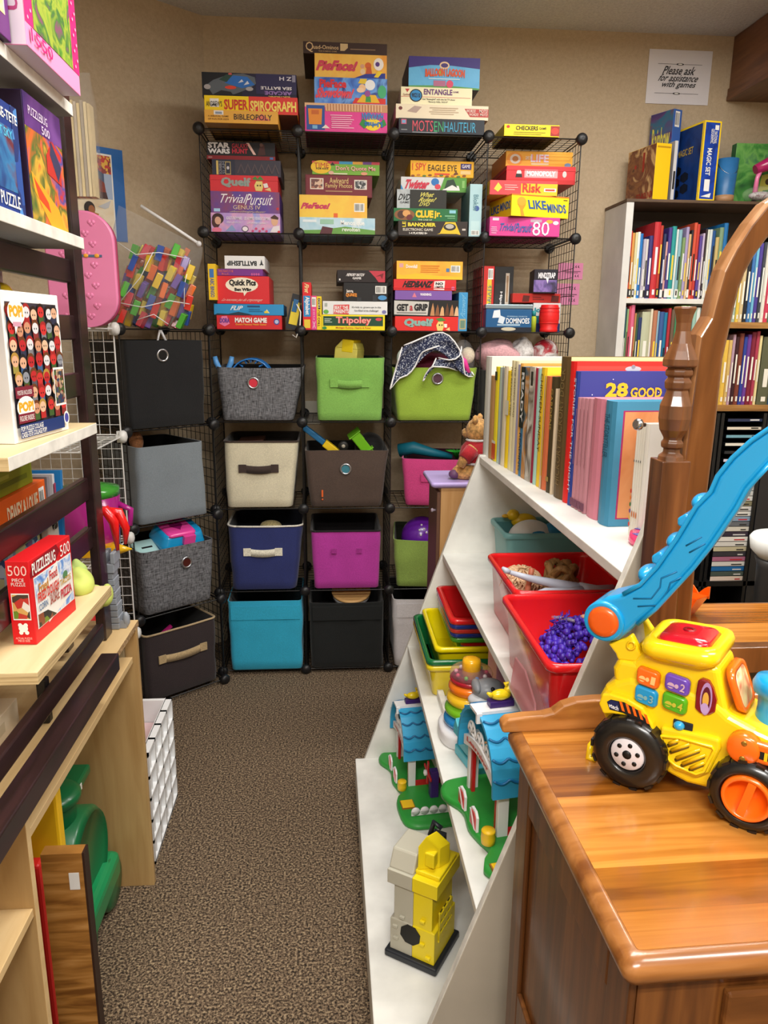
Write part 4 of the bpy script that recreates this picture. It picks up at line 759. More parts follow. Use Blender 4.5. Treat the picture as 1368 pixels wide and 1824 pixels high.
mb = MB(); mb.box((-.2, -.11, .30), (.05, .09, .36), gg); mb.lathe([(.05, .34), (.05, .395), (.062, .40), (.066, .42), (.05, .43), (.01, .433)], gg, (.04, -.01, 0), n=24); mb.box((-.02, .0, .395), (.09, .12, .42), gg); mb.build('smokestack', gt, bevel=.008)
mb = MB(); mb.box((-.2, -.15, .03), (.1, .15, .11), gl); mb.box((.05, -.16, .06), (.135, .16, .14), gl); mb.build('chassis', gt, bevel=.02, seg=3)
for y in (-.11, .11): mb = MB(); mb.lathe([(.02, -.03), (.06, -.03), (.07, -.02), (.07, .02), (.06, .03), (.02, .03)], gg, (.1, y, .07), (1, 0, 0), 24); mb.build('wheel', gt)
mb = MB(); mb.box((.091, .02, .40), (.0925, .04, .416), WHITE); mb.build('price_sticker', gt)
yt = thing('toy_slide', 'yellow and red plastic toy leaning behind the plywood board', 'toy', (aY(88, 1450, 1.36).x, 1.36, 0)); yt.scale = (1, 1, aY(90, 1392, 1.36).z/.57)
mb = MB(); mb.box((-.05, -.015, 0), (.022, .015, .57), mat('f0c01c', .4)); mb.build('yellow_panel', yt, bevel=.006)
mb = MB(); mb.box((-.05, -.06, 0), (-.005, -.03, .44), mat('cc2020', .4)); mb.build('red_panel', yt, bevel=.006)
# white egg-crate box
cr = thing('plastic_crate', 'white lattice sided plastic crate on the carpet beyond the desk', 'crate', (-.503, 1.915, 0)); pw = mat('eceef0', .4)
L_, H_ = .335, .352
mb = MB(); mb.box((-.3, 0, 0), (-.02, .012, H_), pw); mb.box((-.3, L_-.012, 0), (-.02, L_, H_), pw); mb.box((-.3, 0, 0), (-.288, L_, H_), pw); mb.box((-.3, 0, 0), (0, L_, .012), pw); mb.build('shell', cr, bevel=.003)
mb = MB()
for i in range(6): z = i*(H_-.01)/5; mb.box((-.02, 0, z), (0, L_, z+.01), pw)
for j in range(5): y = j*(L_-.01)/4; mb.box((-.02, y, 0), (0, y+.01, H_), pw)
mb.box((-.022, 0, 0), (-.018, L_, H_), pw)
for i in range(5):
    for j in range(4): y = j*(L_-.01)/4+.01; z = i*(H_-.01)/5+.01; mb.prism([(-.018, y, z), (-.018, y+.07, z), (-.004, y+.035, z)], (0, 0, .058), pw)
mb.build('lattice_side', cr)
mb = MB(); mb.box((-.28, .015, .27), (-.03, L_-.015, .275), mat('e3c3c6', .5)); mb.build('pink_lining', cr)
# ================================================================== games on the black rack
C = card
zsh = lambda r: .02 + PT*r + .003
_st = {}
def game(cell, r, label, x0, x1, yt, yb, front, items=(), side=None, Y=None, d=.27, top=None, bot=None, name='game_box', group=None, stack=True, skew=0, litems=(), zb=None, lid=0, cat='board game'):
    z = zb if zb is not None else _st.get(cell, zsh(r))
    if Y is None:
        Y = aZ((x0+x1)/2, yb, z).y if r >= 5 else YR+.012
        lo, hi = (YR-.16, YR+.10) if r == 6 else (YR-.06, YR+.12)
        Y = max(lo, min(hi, Y))
    ym = (yt+yb)/2; a = aY(x0, ym, Y); c = aY(x1, ym, Y); h = aY((x0+x1)/2, yt, Y).z - z
    d = min(d, Y1-.016-Y)
    o = gbox(name, label, cat, (a.x, Y, z+.0004), (cos(skew), sin(skew), 0), (c.x-a.x)/max(.5, cos(skew)), h, d, front, side or front, top or front, bot or side or front, items, litems, group, lid=lid)
    if stack: _st[cell] = z+h+.0008
    return o
def T(u0, v0, u1, v1, t, c, *a): return ('t', u0, v0, u1, v1, t, C(c), *a)
def Q(u0, v0, u1, v1, c): return ('r', u0, v0, u1, v1, C(c) if isinstance(c, str) else c)
def E_(u, v, a, b, c): return ('e', u, v, a, b, C(c))
def smudge(u0, v0, u1, v1, n, c, s=1):
    rr = random.Random(n+int(u0*100)); out = []
    for i in range(n):
        v = v0+(v1-v0)*(i+.25)/n; out.append(Q(u0+rr.uniform(0, .1)*(u1-u0), v, u1-rr.uniform(0, .25)*(u1-u0), v+(v1-v0)*.45/n, c))
    return out
KR = C('6a6a6a')
# --- on top of the rack
A = 'a6'
game(A, 6, 'orange board game box with dark capital lettering, lowest in the top left stack', 364, 495, 197, 220, C('dfa640'),
     [T(.40, .28, .92, .72, 'BIBLEOPOLY', '2a1c24', 0, .01), ('p', [(.66, .25), (.78, .8), (.9, .25)], C('d8705a')), T(.05, .45, .33, .58, 'A BIBLICAL GAME', '7a5420'), T(.05, .22, .33, .35, 'OF FUN FOR KIDS', '7a5420'), Q(.13, .62, .26, .95, 'e8e4e0'), Q(.15, .68, .24, .86, '8a96a8')], bot=C('8a6a30'))
game(A, 6, 'long yellow and red board game box in the top left stack', 364, 530, 172, 203, C('f4d416'),
     [Q(.475, 0, 1, 1, 'd83a34'), T(.21, .2, .465, .80, 'SUPER', 'c8322a', 0, .03), T(.49, .16, .985, .76, 'SPIROGRAPH', 'f2dc6a', 0, .03), T(.02, .36, .19, .68, "ANDREW'S", '2a2a2a', 0, .01), Q(.06, .34, .155, .82, 'ecebe6'), Q(.08, .42, .13, .5, '4a4a4a')], bot=C('6a3a30'), side=C('c83028'))
game(A, 6, 'black electronic game box with upside down lettering on top of the left stack', 360, 528, 131, 176, C('1d1a38'),
     [Q(0, 0, .42, 1, '14161e'), Q(.57, .2, 1, 1, '2a2550'), ('p', [(.02, .42), (.12, .7), (.3, .95), (.44, .98), (.56, .85), (.57, .6), (.5, .4), (.34, .16), (.12, .05), (.08, .3)], C('5a626c')), ('p', [(.24, .6), (.33, .9), (.48, .86), (.56, .55), (.42, .4)], C('2a6cc0')), ('p', [(.18, .72), (.26, .93), (.33, .94), (.26, .62)], C('28463e')), E_(.30, .42, .06, .07, 'd8402c'), ('p', [(.1, .1), (.2, .3), (.3, .25), (.34, .05)], C('16181c')), E_(.055, .42, .035, .1, 'a8a4a8'), E_(.5, .38, .04, .08, 'a8a4a8'), E_(.3, .95, .02, .04, 'c85a5a'), ('p', [(.38, .6), (.42, .75), (.44, .66)], C('d0d8e8')), ('p', [(.44, .52), (.48, .7), (.5, .58)], C('d0d8e8')),
      T(.62, .38, .95, .50, 'SEA BATTLE', 'ece8f0', 180, .02), T(.66, .17, .95, .32, 'ARCADE', '9a78c0', 180, .03), T(.70, .05, .93, .13, 'ELECTRONIC', 'e8d070', 180, .02), T(.82, .75, .95, .9, 'Z H', 'd8d4e0', 180, .02), Q(.955, .7, .99, .97, '8a88a0')], side=C('16141f'))
A = 'b6'
game(A, 6, 'hot pink party game box with a yellow sunset logo under the pie game boxes', 543, 690, 185, 236, C('df3f93'),
     [Q(.0, .86, 1, 1, 'e2b98c'), Q(.25, .72, 1, .98, 'c9926a'), Q(.02, .06, .24, .92, '28509a'), ('p', [(.05, .25), (.2, .25), (.21, .8), (.04, .8)], C('e08a2c')), Q(.08, .6, .17, .75, 'c8682a'), Q(.09, .1, .15, .22, '7ab0d8'), E_(.82, .3, .1, .22, 'f0d02c'), ('p', [(.66, .3), (.7, .5), (.78, .34), (.72, .14)], C('2c8a3c')), ('p', [(.96, .5), (.99, .3), (.94, .2), (.9, .34)], C('2c8a3c')), T(.69, .46, .95, .70, 'HAWAIIAN', '2a8ac8', 180, .04), T(.72, .2, .94, .44, 'Lights', '2a70b8', 180, .04),
      ('p', [(.2, .12), (.25, .25), (.3, .12)], C('e8dcd0'))] + smudge(.3, .12, .6, .62, 7, 'f2b4d0') + [Q(.25+.035*i, .74, .262+.035*i, .97, 'f0c49a') for i in range(20)], bot=C('5a1c3c'))
game(A, 6, 'blue game box with red lettering and a cartoon cream pie, middle stack', 560, 689.5, 139, 186, C('2454b4'),
     [Q(0, 0, 1, 1, flow(['1c48a8', '3c7ad8', '6aa4e8', '1c3a90'], 14.)), T(.07, .60, .44, .92, 'PieFace', 'd8303c', 0, .05), T(.03, .20, .53, .60, 'Showdown!', 'e84858', 0, .05, .1, .05), ('p', [(.52, .03), (.98, .03), (.98, .25), (.56, .25)], C('d8342c')), ('p', [(.58, .08), (.9, .08), (.84, .38), (.66, .38)], C('e8b82c')), ('p', [(.7, .1), (.78, .1), (.77, .32), (.71, .32)], C('3c9a4c')), E_(.655, .62, .05, .16, 'f0c49a'), ('p', [(.6, .8), (.63, .98), (.72, .98), (.71, .78)], C('e8c83c')), E_(.765, .75, .07, .2, 'eef0f4'), E_(.63, .55, .05, .1, 'f2d0b0'), E_(.93, .5, .06, .25, '48b078'), E_(.73, .42, .04, .12, '9a4c9a')], side=C('1c3a80'), bot=C('14204a'))
game(A, 6, 'yellow game box with red pie game lettering, topmost of the pie games', 560.5, 689, 97, 140, C('f0b02c'),
     [Q(0, 0, 1, 1, flow(['eca42c', 'f2c04c', 'e89a28'], 6.)), T(.04, .28, .58, .72, 'PieFace!', 'd0405a', 0, .06, .1, .04), E_(.665, .30, .035, .12, 'e8c8a0'), E_(.66, .52, .03, .09, 'd8a080'), E_(.74, .55, .045, .14, 'd8662c'), ('p', [(.7, .12), (.8, .12), (.78, .5), (.72, .5)], C('c85a2c')), E_(.885, .62, .07, .26, 'f0ece8'), E_(.87, .62, .03, .1, '5a3a8a'), ('p', [(.55, .02), (.98, .02), (.98, .25), (.7, .2)], C('2c3c98')), ('p', [(.82, .08), (.88, .34), (.94, .3), (.88, .06)], C('f0d02c'))], bot=C('8a5a1c'))
game(A, 6, 'wide dark brown domino game box in shrink wrap on top of the middle stack', 540, 689.5, 76, 97.5, C('3a2620'),
     [T(.03, .10, .12, .95, 'Q', 'd8b88a', 0, .0), T(.12, .38, .42, .72, 'uad-Ominos', 'd8b88a', 0, .01), T(.18, .15, .4, .28, 'THE DOMINO GAME', 'a88a64'), ('p', [(.44, .3), (.49, .3), (.53, .55), (.53, .9), (.44, .9)], C('cdb384')), Q(.56, .42, .86, .5, '8a7058')], side=C('3c2a24'), bot=C('3a2a26'), d=.30)
A = 'c6'
game(A, 6, 'black word game box with red, green and blue capitals on top of the rack', 710, 863, 212, 239, C('20242e'),
     [T(.16, .14, .40, .86, 'MOTS', 'd04c5c', 0, .0), T(.41, .14, .52, .82, 'EN', '3aa06c', 0, .0), T(.53, .14, .90, .80, 'HAUTEUR', '3c9cc0', 0, .0), Q(.03, .6, .09, .92, 'c85a78'), Q(.04, .66, .08, .86, '6aa0c8'), Q(.16, .06, .45, .1, '9aa0a8'), Q(.03, .2, .1, .26, '8a8e94')], bot=C('14161c'))
game(A, 6, 'wide cream word game box with a red corner flash in the third top stack', 705, 870, 187, 213, C('e9dcc0'),
     [('p', [(.74, .78), (1, .78), (1, .22), (.80, .22)], C('b8403c')), T(.76, .52, .86, .74, 'WORDS!', 'f0dcd0', 0, .01), T(.79, .3, .89, .48, 'WORDS!', 'f0dcd0', 0, .01), T(.90, .52, .99, .74, 'MOTS!', 'f0dcd0', 0, .01), T(.91, .3, .99, .48, 'MOTS!', 'f0dcd0', 0, .01), ('p', [(.12, .5), (.2, .88), (.28, .82), (.22, .4)], C('b09a90')), E_(.05, .7, .02, .12, '6a2a2a')] + smudge(.36, .3, .7, .85, 4, 'c0ac90'), bot=C('b8a88c'))
game(A, 6, 'pale yellow game box with purple capitals and a blue circle badge on the rack', 714, 841, 156, 188, C('efe9c2'),
     [T(.32, .58, .72, .90, 'ENTANGLE', '6a3a78', 0, .03), T(.73, .72, .81, .82, 'GAME', '6a3a78'), Q(.0, .44, .98, .465, 'c85a58'), E_(.21, .52, .09, .36, '1c1c1c'), E_(.21, .52, .075, .30, '2c8ac8'), T(.15, .38, .27, .64, '90210', '10243c', 0, .03, 0, .1), T(.30, .26, .76, .38, 'Get "Entangled" with the hit TV show', '3a3a3a'), T(.38, .12, .66, .23, '"Beverly Hills, 90210"', '3a3a3a'), T(.03, .5, .12, .62, 'Cardinal', '8a3a3a'), ('p', [(.06, .88), (.09, .68), (.12, .88)], C('c23a3a'))], bot=C('a8a488'), d=.24)
game(A, 6, 'large blue and purple party game box on top of the third stack', 728, 854.5, 102, 159, C('3c98d0'),
     [Q(0, 0, 1, 1, flow(['3a90cc', '5ab0e0', '4aa4d8'], 8.)), ('p', [(0, 1), (0, .64), (.3, .74), (.6, .74), (1, .66), (1, 1)], C('3a2c7c')), ('p', [(0, 0), (0, .08), (.5, .12), (1, .05), (1, 0)], C('5a9a4c')), E_(.5, .74, .07, .12, 'e8c8a0'), E_(.5, .74, .05, .07, '4a3a7a'), T(.23, .36, .79, .62, 'BALLOON LAGOON', 'd8562c', 0, .06, 0, .12), E_(.455, .52, .035, .11, '9ab83c'), Q(.35, .08, .52, .26, 'b06a8c'), E_(.58, .16, .05, .12, 'd84a6c'), Q(.28, .3, .72, .33, 'c8e0ec')], side=C('2c2a5c'), bot=C('2a2238'))
A = 'd6'
game(A, 6, 'thin yellow box with black capitals, alone on top of the right end of the rack', 898, 996.5, 222, 243.5, C('f0da28'),
     [T(.21, .52, .61, .86, 'CHECKERS', '1a1a1a', 0, .02), T(.63, .6, .76, .78, 'GAME', '1a1a1a'), Q(.84, .08, 1, .92, 'a02c24'), E_(.92, .5, .07, .28, 'c84030'), E_(.07, .78, .03, .12, 'c82c2c')] + smudge(.16, .1, .78, .42, 2, 'a89a20'), side=C('b8a420'), bot=C('1c1a18'), d=.22)
# --- row under the top, left to right
A = 'a5'
game(A, 5, 'pink lavender party game box with cartoon couple, bottom of the upper left stack', 376, 499, 380, 415, C('a88ad0'),
     [Q(0, 0, 1, 1, flow(['8c78c8', 'b494d8', 'dca4c8', '9aa0e0'], 9.)), E_(.1, .7, .085, .28, '3a2024'), E_(.07, .52, .06, .3, '4a282a'), E_(.1, .6, .045, .2, 'd8a890'), E_(.08, .12, .07, .14, 'e87a9a'), E_(.92, .62, .05, .24, 'e0b090'), ('p', [(.86, .8), (.92, .95), (.98, .8), (.97, .7), (.88, .74)], C('4a2c24')), ('p', [(.85, .05), (.99, .05), (.99, .4), (.9, .35)], C('e8e0e8')), T(.22, .66, .45, .82, 'ADULTS FROM MARS', 'f2eef8'), T(.48, .66, .86, .82, 'LES HOMMES VIENNENT DE MARS', 'f2eef8'), T(.22, .46, .44, .58, 'Women, Get Some Love!', 'f2eef8', 0, 0, .2), T(.54, .46, .82, .58, 'les femmes viennent', 'f2eef8', 0, 0, .2), E_(.49, .2, .05, .16, '4a3a5a'), E_(.49, .2, .04, .12, 'f0e8f0'), ('p', [(.2, .05), (.3, .4), (.36, .1)], C('8aa0d0'))] + [E_(.6+.05*i, .1+.12*(i % 2), .018, .06, 'd0447c') for i in range(5)] + [E_(.98, .08, .02, .06, 'c82c3c')])
game(A, 5, 'purple trivia game box with large white script lettering', 375.5, 498, 341.5, 381, C('4a2f86'),
     [Q(0, 0, 1, 1, flow(['3f2a7c', '5a3a98', '8a3a58', '44307e'], 5.)), T(.13, .48, .51, .88, 'Trivial', 'f4f0f4', 0, .0, .15), T(.52, .40, .90, .90, 'Pursuit', 'f4f0f4', 0, .0, .15), T(.32, .20, .72, .38, 'GENUS IV', 'e0c8a8', 0, .0), T(.28, .03, .78, .14, 'General Knowledge Questions', 'e8d0a8', 0, 0, .2), Q(.04, .08, .13, .22, 'a8d0ec'), E_(.97, .25, .02, .06, 'c8303c')])
game(A, 5, 'red game box with teal wobbly lettering and a cartoon vegetable, above the purple trivia box', 374, 495, 312.5, 342, C('d8303a'),
     [T(.16, .22, .60, .84, 'Quelf', '7ab0a8', 0, .05, 0, .05), T(.16, .22, .60, .84, 'Quelf', '9a9c98', 0, .02, 0, .05), ('p', [(.67, .08), (.65, .4), (.68, .66), (.77, .66), (.78, .3), (.76, .06)], C('e8d07a')), ('p', [(.62, .8), (.7, .66), (.8, .72), (.74, .98), (.7, .8), (.67, .96)], C('4a8a3c')), ('p', [(.78, .5), (.84, .56), (.86, .3), (.8, .26)], C('e8e4e0')), ('p', [(.8, .15), (.9, .05), (.88, .3)], C('e8c88a')), E_(.7, .4, .012, .05, '3a2a1c'), E_(.74, .4, .012, .05, '3a2a1c')], lid=.3)
game(A, 5, 'dark slate game box with faint triangles, between the red boxes of the upper left stack', 378, 500, 285, 315, C('3d3a48'),
     [Q(0, 0, .33, 1, '2c3044'), Q(.06, .1, .09, .92, 'd8c070'), T(.1, .12, .14, .9, 'SCRABBLE', 'a8a8b0', 90, .0), T(.15, .14, .19, .88, 'SLAM', '9098a8', 90, .0), Q(.19, .1, .27, .88, 'b8a468'), Q(.20, .16, .26, .82, '2c3044'), E_(.23, .5, .018, .1, 'd0d0d8')] + [('p', [(.36+.1*i, .2), (.42+.1*i, .8), (.48+.1*i, .2), (.46+.1*i, .2), (.42+.1*i, .66), (.38+.1*i, .2)], C('5a4e54')) for i in range(6)])
game(A, 5, 'black and red space game box at the top of the upper left stack', 368, 490, 253, 285, C('161318'),
     [Q(0, 0, 1, .22, '8c1c26'), T(.02, .62, .34, .94, 'STAR', 'e8e6ea', 0, .05), T(.02, .32, .34, .60, 'WARS', 'e8e6ea', 0, .05), T(.37, .64, .61, .90, 'GALAXY', 'c03044', 0, .02), T(.37, .34, .60, .62, 'HUNT', 'c0243c', 0, .05), ('p', [(.58, .95), (.62, .95), (.72, .3), (.68, .3)], C('f0c8c0')), ('p', [(.74, .25), (.78, .8), (.84, .9), (.86, .3)], C('4a2420')), E_(.8, .86, .025, .1, '6a4a40'), T(.02, .07, .08, .15, 'AGES 8+', 'e8c0c0'), Q(.92, .05, .97, .18, '4a78b8')], side=C('5a161c'))
A = 'b5'
game(A, 5, 'blue and green outdoor game box at the bottom of the second stack', 534, 668, 388, 419, C('8ac4de'),
     [Q(0, 0, 1, 1, flow(['6ab4dc', 'c4e0ec', 'a4d0e4', 'e4eef0'], 7.)), ('p', [(0, 0), (0, .25), (.3, .3), (.6, .5), (1, .3), (1, 0)], C('6aa04a')), ('p', [(.26, .05), (.3, .5), (.44, .4), (.42, .05)], C('5a2c34')), Q(.27, .62, .45, .9, '9ac8b0'), T(.54, .5, .86, .86, 'Menos que', 'f2f6f4', 0, .03), T(.56, .22, .80, .46, 'revolten', 'e2ecd8', 0, .03), Q(.04, .72, .22, .86, 'e4f0f6')])
game(A, 5, 'plain yellow orange box with small red pie lettering and a barcode, second stack', 531.5, 654, 348, 389, C('f2b428'),
     [Q(0, 0, 1, 1, flow(['f0a430', 'f4c83c', 'f2bc34'], 4.)), T(.05, .38, .45, .66, 'PieFace!', 'cc3a5c', 0, .06, .1, .05), ('b', .81, .30, .96, .68), Q(.51, .0, .57, .22, 'e8682c')])
game(A, 5, 'maroon photo game box with gold lettering and two small portraits, second stack', 544, 663, 312, 352, C('6f2330'),
     [Q(.02, .03, .98, .97, '7a2834'), T(.36, .62, .64, .88, 'Awkward', 'e8cc88', 0, .0), T(.30, .36, .70, .62, 'Family Photos', 'e8cc88', 0, .0), Q(.07, .34, .27, .84, 'e8e0d4'), Q(.085, .38, .255, .80, art(['6a3a34', 'a86a50', 'd8b8a0', '3a2c34'], 90.)), Q(.73, .36, .92, .80, 'e8e0d4'), Q(.745, .4, .905, .76, art(['2a2c30', '8a8a8c', 'd8d8d8', '4a4c50'], 90.)), Q(.3, .24, .7, .29, 'b08a6a')])
game(A, 5, 'green quiz game box with yellow circle and red lettering, top of the second stack', 556, 676, 288, 316, C('7ab43c'),
     [Q(0, .8, 1, 1, 'c83c4c'), Q(.4, .8, .6, 1, '3c9ac8'), Q(.6, .8, .75, 1, 'e0a43c'), Q(.75, .8, .88, 1, '6a3c8a'), E_(.13, .55, .15, .5, 'f0c42c'), T(.03, .5, .25, .86, 'TIME', 'c23a34', 0, .0), T(.06, .36, .24, .5, 'FOR KIDS', '2a2a2a', 0, .02), ('p', [(.27, .7), (.3, .94), (.34, .7)], C('2a2024')), T(.35, .28, .94, .66, "Don't Quote Me", 'd03444', 0, .04), T(.35, .28, .94, .66, "Don't Quote Me", 'f0dcc8', 0, .0), Q(.3, .03, .52, .12, 'e8e4c8'), E_(.28, .14, .04, .14, 'e0b4a0'), E_(.77, .12, .05, .12, 'e8a080')])
A = 'c5'
game(A, 5, 'dark banking game box with a yellow device pictured, bottom of the third stack', 709, 833, 394, 420.5, C('2e2420'),
     [T(.06, .58, .11, .94, 'LE', 'f0dc3c', 90, .02), T(.14, .58, .54, .88, 'BANQUIER', 'f0dc3c', 0, .04), T(.07, .32, .50, .5, 'ELECTRONIC GAME', 'd8d0c4', 0, .02), T(.16, .1, .42, .24, '1-4 PLAYERS 8+', 'f0ece4', 0, .03), ('p', [(.56, .12), (.6, .2), (.68, .95), (.82, .95), (.9, .1), (.84, .16), (.62, .16)], C('e8c02c')), E_(.74, .62, .09, .24, '2c2a28'), E_(.74, .66, .06, .16, 'b8b4a8'), Q(.92, .4, .97, .52, 'c8c0b8')])
game(A, 5, 'green mystery game box with yellow capitals, third stack', 701, 815, 371.5, 395, C('1e6e3c'),
     [E_(.17, .5, .16, .42, '8a5a34'), E_(.12, .5, .06, .3, '4a2c20'), E_(.2, .6, .06, .25, 'd8a060'), E_(.25, .3, .05, .22, '6a2c2c'), T(.34, .28, .62, .86, 'CLUE', 'f2c82c', 0, .06), T(.63, .22, .75, .82, 'jr.', 'f2c82c', 0, .04), T(.38, .08, .6, .18, 'THE CASE OF', 'e8e8d0'), Q(.87, .66, .97, .9, '8ac8d8'), Q(.8, .4, .96, .5, '7ab88a'), Q(.84, .26, .96, .32, '7ab88a')])
game(A, 5, 'black quiz game box with yellow handwriting and a silver disc corner, third stack', 707, 795.5, 338, 372, C('24241f'),
     [Q(0, 0, .26, 1, flow(['8a949a', 'b4bcc0', '6a7478'], 9.)), T(.04, .42, .27, .76, 'DVD', '16181a', 0, .03, .2), T(.06, .26, .25, .38, 'GAME', '2a2c2e', 0, .02), T(.46, .62, .74, .86, 'What', 'c8c05a', 0, .03, .2), T(.46, .36, .78, .6, 'Rules?', 'c8c05a', 0, .03, .2), T(.46, .14, .66, .34, 'DVD', 'c8c05a', 0, .03, .2)])
game(A, 5, 'white and green party game box with red slanted lettering, third stack', 714, 831, 316, 342, C('d8dadc'),
     [('p', [(.58, 0), (.66, 1), (1, 1), (1, 0)], C('5a9a3c')), T(.06, .18, .43, .82, 'Twister', 'd0304a', 0, .05, .15), E_(.52, .68, .06, .26, '2c78c0'), E_(.56, .36, .045, .18, 'd84454'), ('p', [(.62, .1), (.74, .5), (.88, .44), (.9, .12)], C('ecece8')), ('p', [(.66, .2), (.7, .8), (.8, .9), (.86, .3), (.78, .5)], C('26402c')), ('p', [(0, .5), (.05, 0), (0, 0)], C('2c8ac8')), Q(.93, .3, .97, .8, '8ac06a')])
game(A, 5, 'yellow picture hunt game box with dark serif lettering, top of the third stack', 731, 844, 287, 316, C('f0b41e'),
     [T(.03, .4, .25, .84, 'I SPY', 'd8402c', 0, .0), T(.28, .38, .73, .76, 'EAGLE EYE', '3a2a14', 0, .0), Q(.38, .14, .62, .24, 'd8402c'), Q(.79, .5, .96, .86, '3c2c6c'), T(.81, .58, .94, .8, 'GAME', 'e8e0f0', 0, .02), Q(.79, .2, .95, .42, 'e8c88a'), ('p', [(.66, .1), (.72, .4), (.76, .2)], C('6a3a14'))] + [E_(.04+.09*i, .06+.05*(i % 2), .03, .06, ('8a4a1c', 'c87a2c', '5a7a3c')[i % 3]) for i in range(10)], d=.22)
game('c5s', 5, 'pale blue game box standing on end beside the third stack', 836, 858, 328, 424, C('a8ccd4'), [('p', [(.15, .1), (.85, .1), (.85, .3), (.15, .3)], C('b8d8dc')), T(.3, .5, .7, .8, 'Blokus', '5a8a98', -90), ('b', .2, .03, .85, .12), E_(.6, .54, .2, .05, '3a5a98')], Y=YR+.02, d=.20, side=C('7aa0aa'))
A = 'd5'
game(A, 5, 'magenta trivia game box with white numerals, bottom of the right hand stack', 872, 997, 387, 421, C('d0408f'),
     [T(.14, .26, .36, .66, 'Trivial', '2c5aa0', 0, .02, .15), T(.37, .2, .60, .68, 'Pursuit', '2c5aa0', 0, .02, .15), T(.61, .04, .85, .78, '80', 'f0e8ee', 0, .0), Q(.58, .74, .74, .88, 'b8a0b0'), E_(.85, .78, .05, .1, 'c8a83c'), Q(.04, .8, .13, .94, 'e8c8dc'), E_(.94, .72, .04, .1, 'ece8f0')] + smudge(.02, .1, .12, .5, 4, 'f0a8cc'))
a_ = _st['d5']
game(A, 5, 'bright yellow party game box with blue lettering on both sides, set at an angle', 911, 1021, 346, 386, C('f4d81c'),
     [Q(0, .94, 1, 1, 'd87a2c'), T(.29, .36, .60, .76, 'LIKE', '2f5c9a', 0, .03, -.1), T(.62, .24, .95, .64, 'MINDS', '2f5c9a', 0, .03, -.1), ('p', [(.1, .55), (.17, .8), (.25, .72), (.24, .5), (.2, .3), (.23, .02), (.17, .02), (.15, .35)], C('e0982c')), E_(.17, .68, .075, .2, 'e8a438'), Q(.9, .82, .97, .86, '5a4a1c')], side=C('f0d01a'), skew=R(13), Y=YR-.05, d=.20,
     litems=[T(.08, .3, .45, .68, 'LIKE', '2f5c9a', 0, .03), T(.5, .34, .95, .72, 'MINDS', '2f5c9a', 0, .03), ('r', 0, .94, 1, 1, C('d87a2c'))], bot=C('8a6a1c'))
game(A, 5, 'red and yellow strategy game box under the red property game', 872.5, 993, 322, 348, C('d8484e'), [Q(.46, .0, 1, .8, 'e8c02c'), T(.48, .18, .76, .82, 'Risk', 'd03a30', 0, .03), Q(.80, .26, .98, .5, 'e8e0d8'), Q(.82, .32, .96, .44, 'c03a30'), ('p', [(.06, .4), (.12, .85), (.18, .5), (.12, .2)], C('e8d04c'))] + smudge(.2, .3, .42, .75, 3, 'e8a0a0'), side=C('e0b838'))
game(A, 5, 'red property trading game box with white framed lettering, second from top of the right stack', 902, 1025, 296, 328, C('d8343c'),
     [Q(0, .0, 1, .24, 'c0282c'), Q(.26, .34, .74, .80, 'e8a8ac'), T(.29, .42, .71, .72, 'MONOPOLY', 'f4eef0', 0, .05), E_(.18, .58, .035, .2, 'e8dcd8'), ('p', [(.13, .35), (.23, .35), (.22, .55), (.14, .55)], C('2a2424')), E_(.84, .56, .03, .18, 'c8c8c8')], side=C('a0222a'), lid=.26)
game(A, 5, 'yellow orange family game box with faded lettering, topmost of the right stack', 901, 1020, 270, 301, C('f0b43c'),
     [E_(.13, .52, .12, .42, 'e89a30'), E_(.14, .54, .08, .28, 'd8d0c0'), E_(.14, .54, .045, .16, 'b87a3a'), T(.37, .38, .64, .82, 'LIFE', 'f0a4b8', 0, .05), T(.37, .38, .64, .82, 'LIFE', 'd8e0e8', 0, .0), T(.29, .5, .37, .72, 'GAME OF', 'f4ecd0', 0, .02), Q(.38, .22, .64, .32, 'e8d8b0'), E_(.93, .24, .05, .12, '7a98c0')], side=C('e08a20'))
# --- shelf at eye height
A = 'a4'
game(A, 4, 'red matching game box with white capitals at the bottom left of the eye level shelf', 386, 502, 562, 586, C('d2242c'), [T(.28, .48, .77, .84, 'MATCH GAME', 'f4f0ec', 0, .05), T(.29, .26, .76, .42, "Dora's Memory Match Game!", 'f0b43c', 0, .02), ('p', [(.04, .4), (.08, .92), (.16, .95), (.2, .4), (.12, .2)], C('e87aa8')), T(.05, .45, .2, .8, 'DORA', '6a3a98', 0, .05), E_(.92, .56, .045, .22, '3a4a98'), E_(.92, .56, .03, .14, 'b8c0e0')])
game(A, 4, 'blue party game box with white slanted lettering on the red matching game', 381, 505, 542, 563, C('2a90cc'), [T(.25, .45, .41, .84, 'FLIP', 'f0f6fa', 0, .02, .2), Q(.48, .72, .66, .88, '1a4a7a'), Q(.5, .3, .7, .4, '1c6a9a'), Q(.5, .48, .66, .56, '1c6a9a'), ('p', [(0, 0), (.05, .15), (.2, .1), (.35, .3), (.5, .12), (.55, 0)], C('1c3a4c')), ('p', [(.72, .2), (.76, .55), (.8, .2)], C('e8e0b0')), E_(.75, .3, .03, .1, 'e8d040')])
game(A, 4, 'red drawing game box with a big cream speech bubble', 386, 479.5, 492, 543, C('d92a32'), [E_(.48, .68, .31, .27, 'f4ecd8'), ('p', [(.5, .46), (.58, .44), (.52, .28)], C('f4ecd8')), T(.24, .62, .75, .88, 'Quick Pics', '141214', 0, .05), T(.34, .46, .66, .58, 'Ben Wiks', '141214', 0, .06), T(.1, .07, .86, .2, 'Le nouveau jeu du crayonnage', 'f0c8c0', 0, 0, .1)])
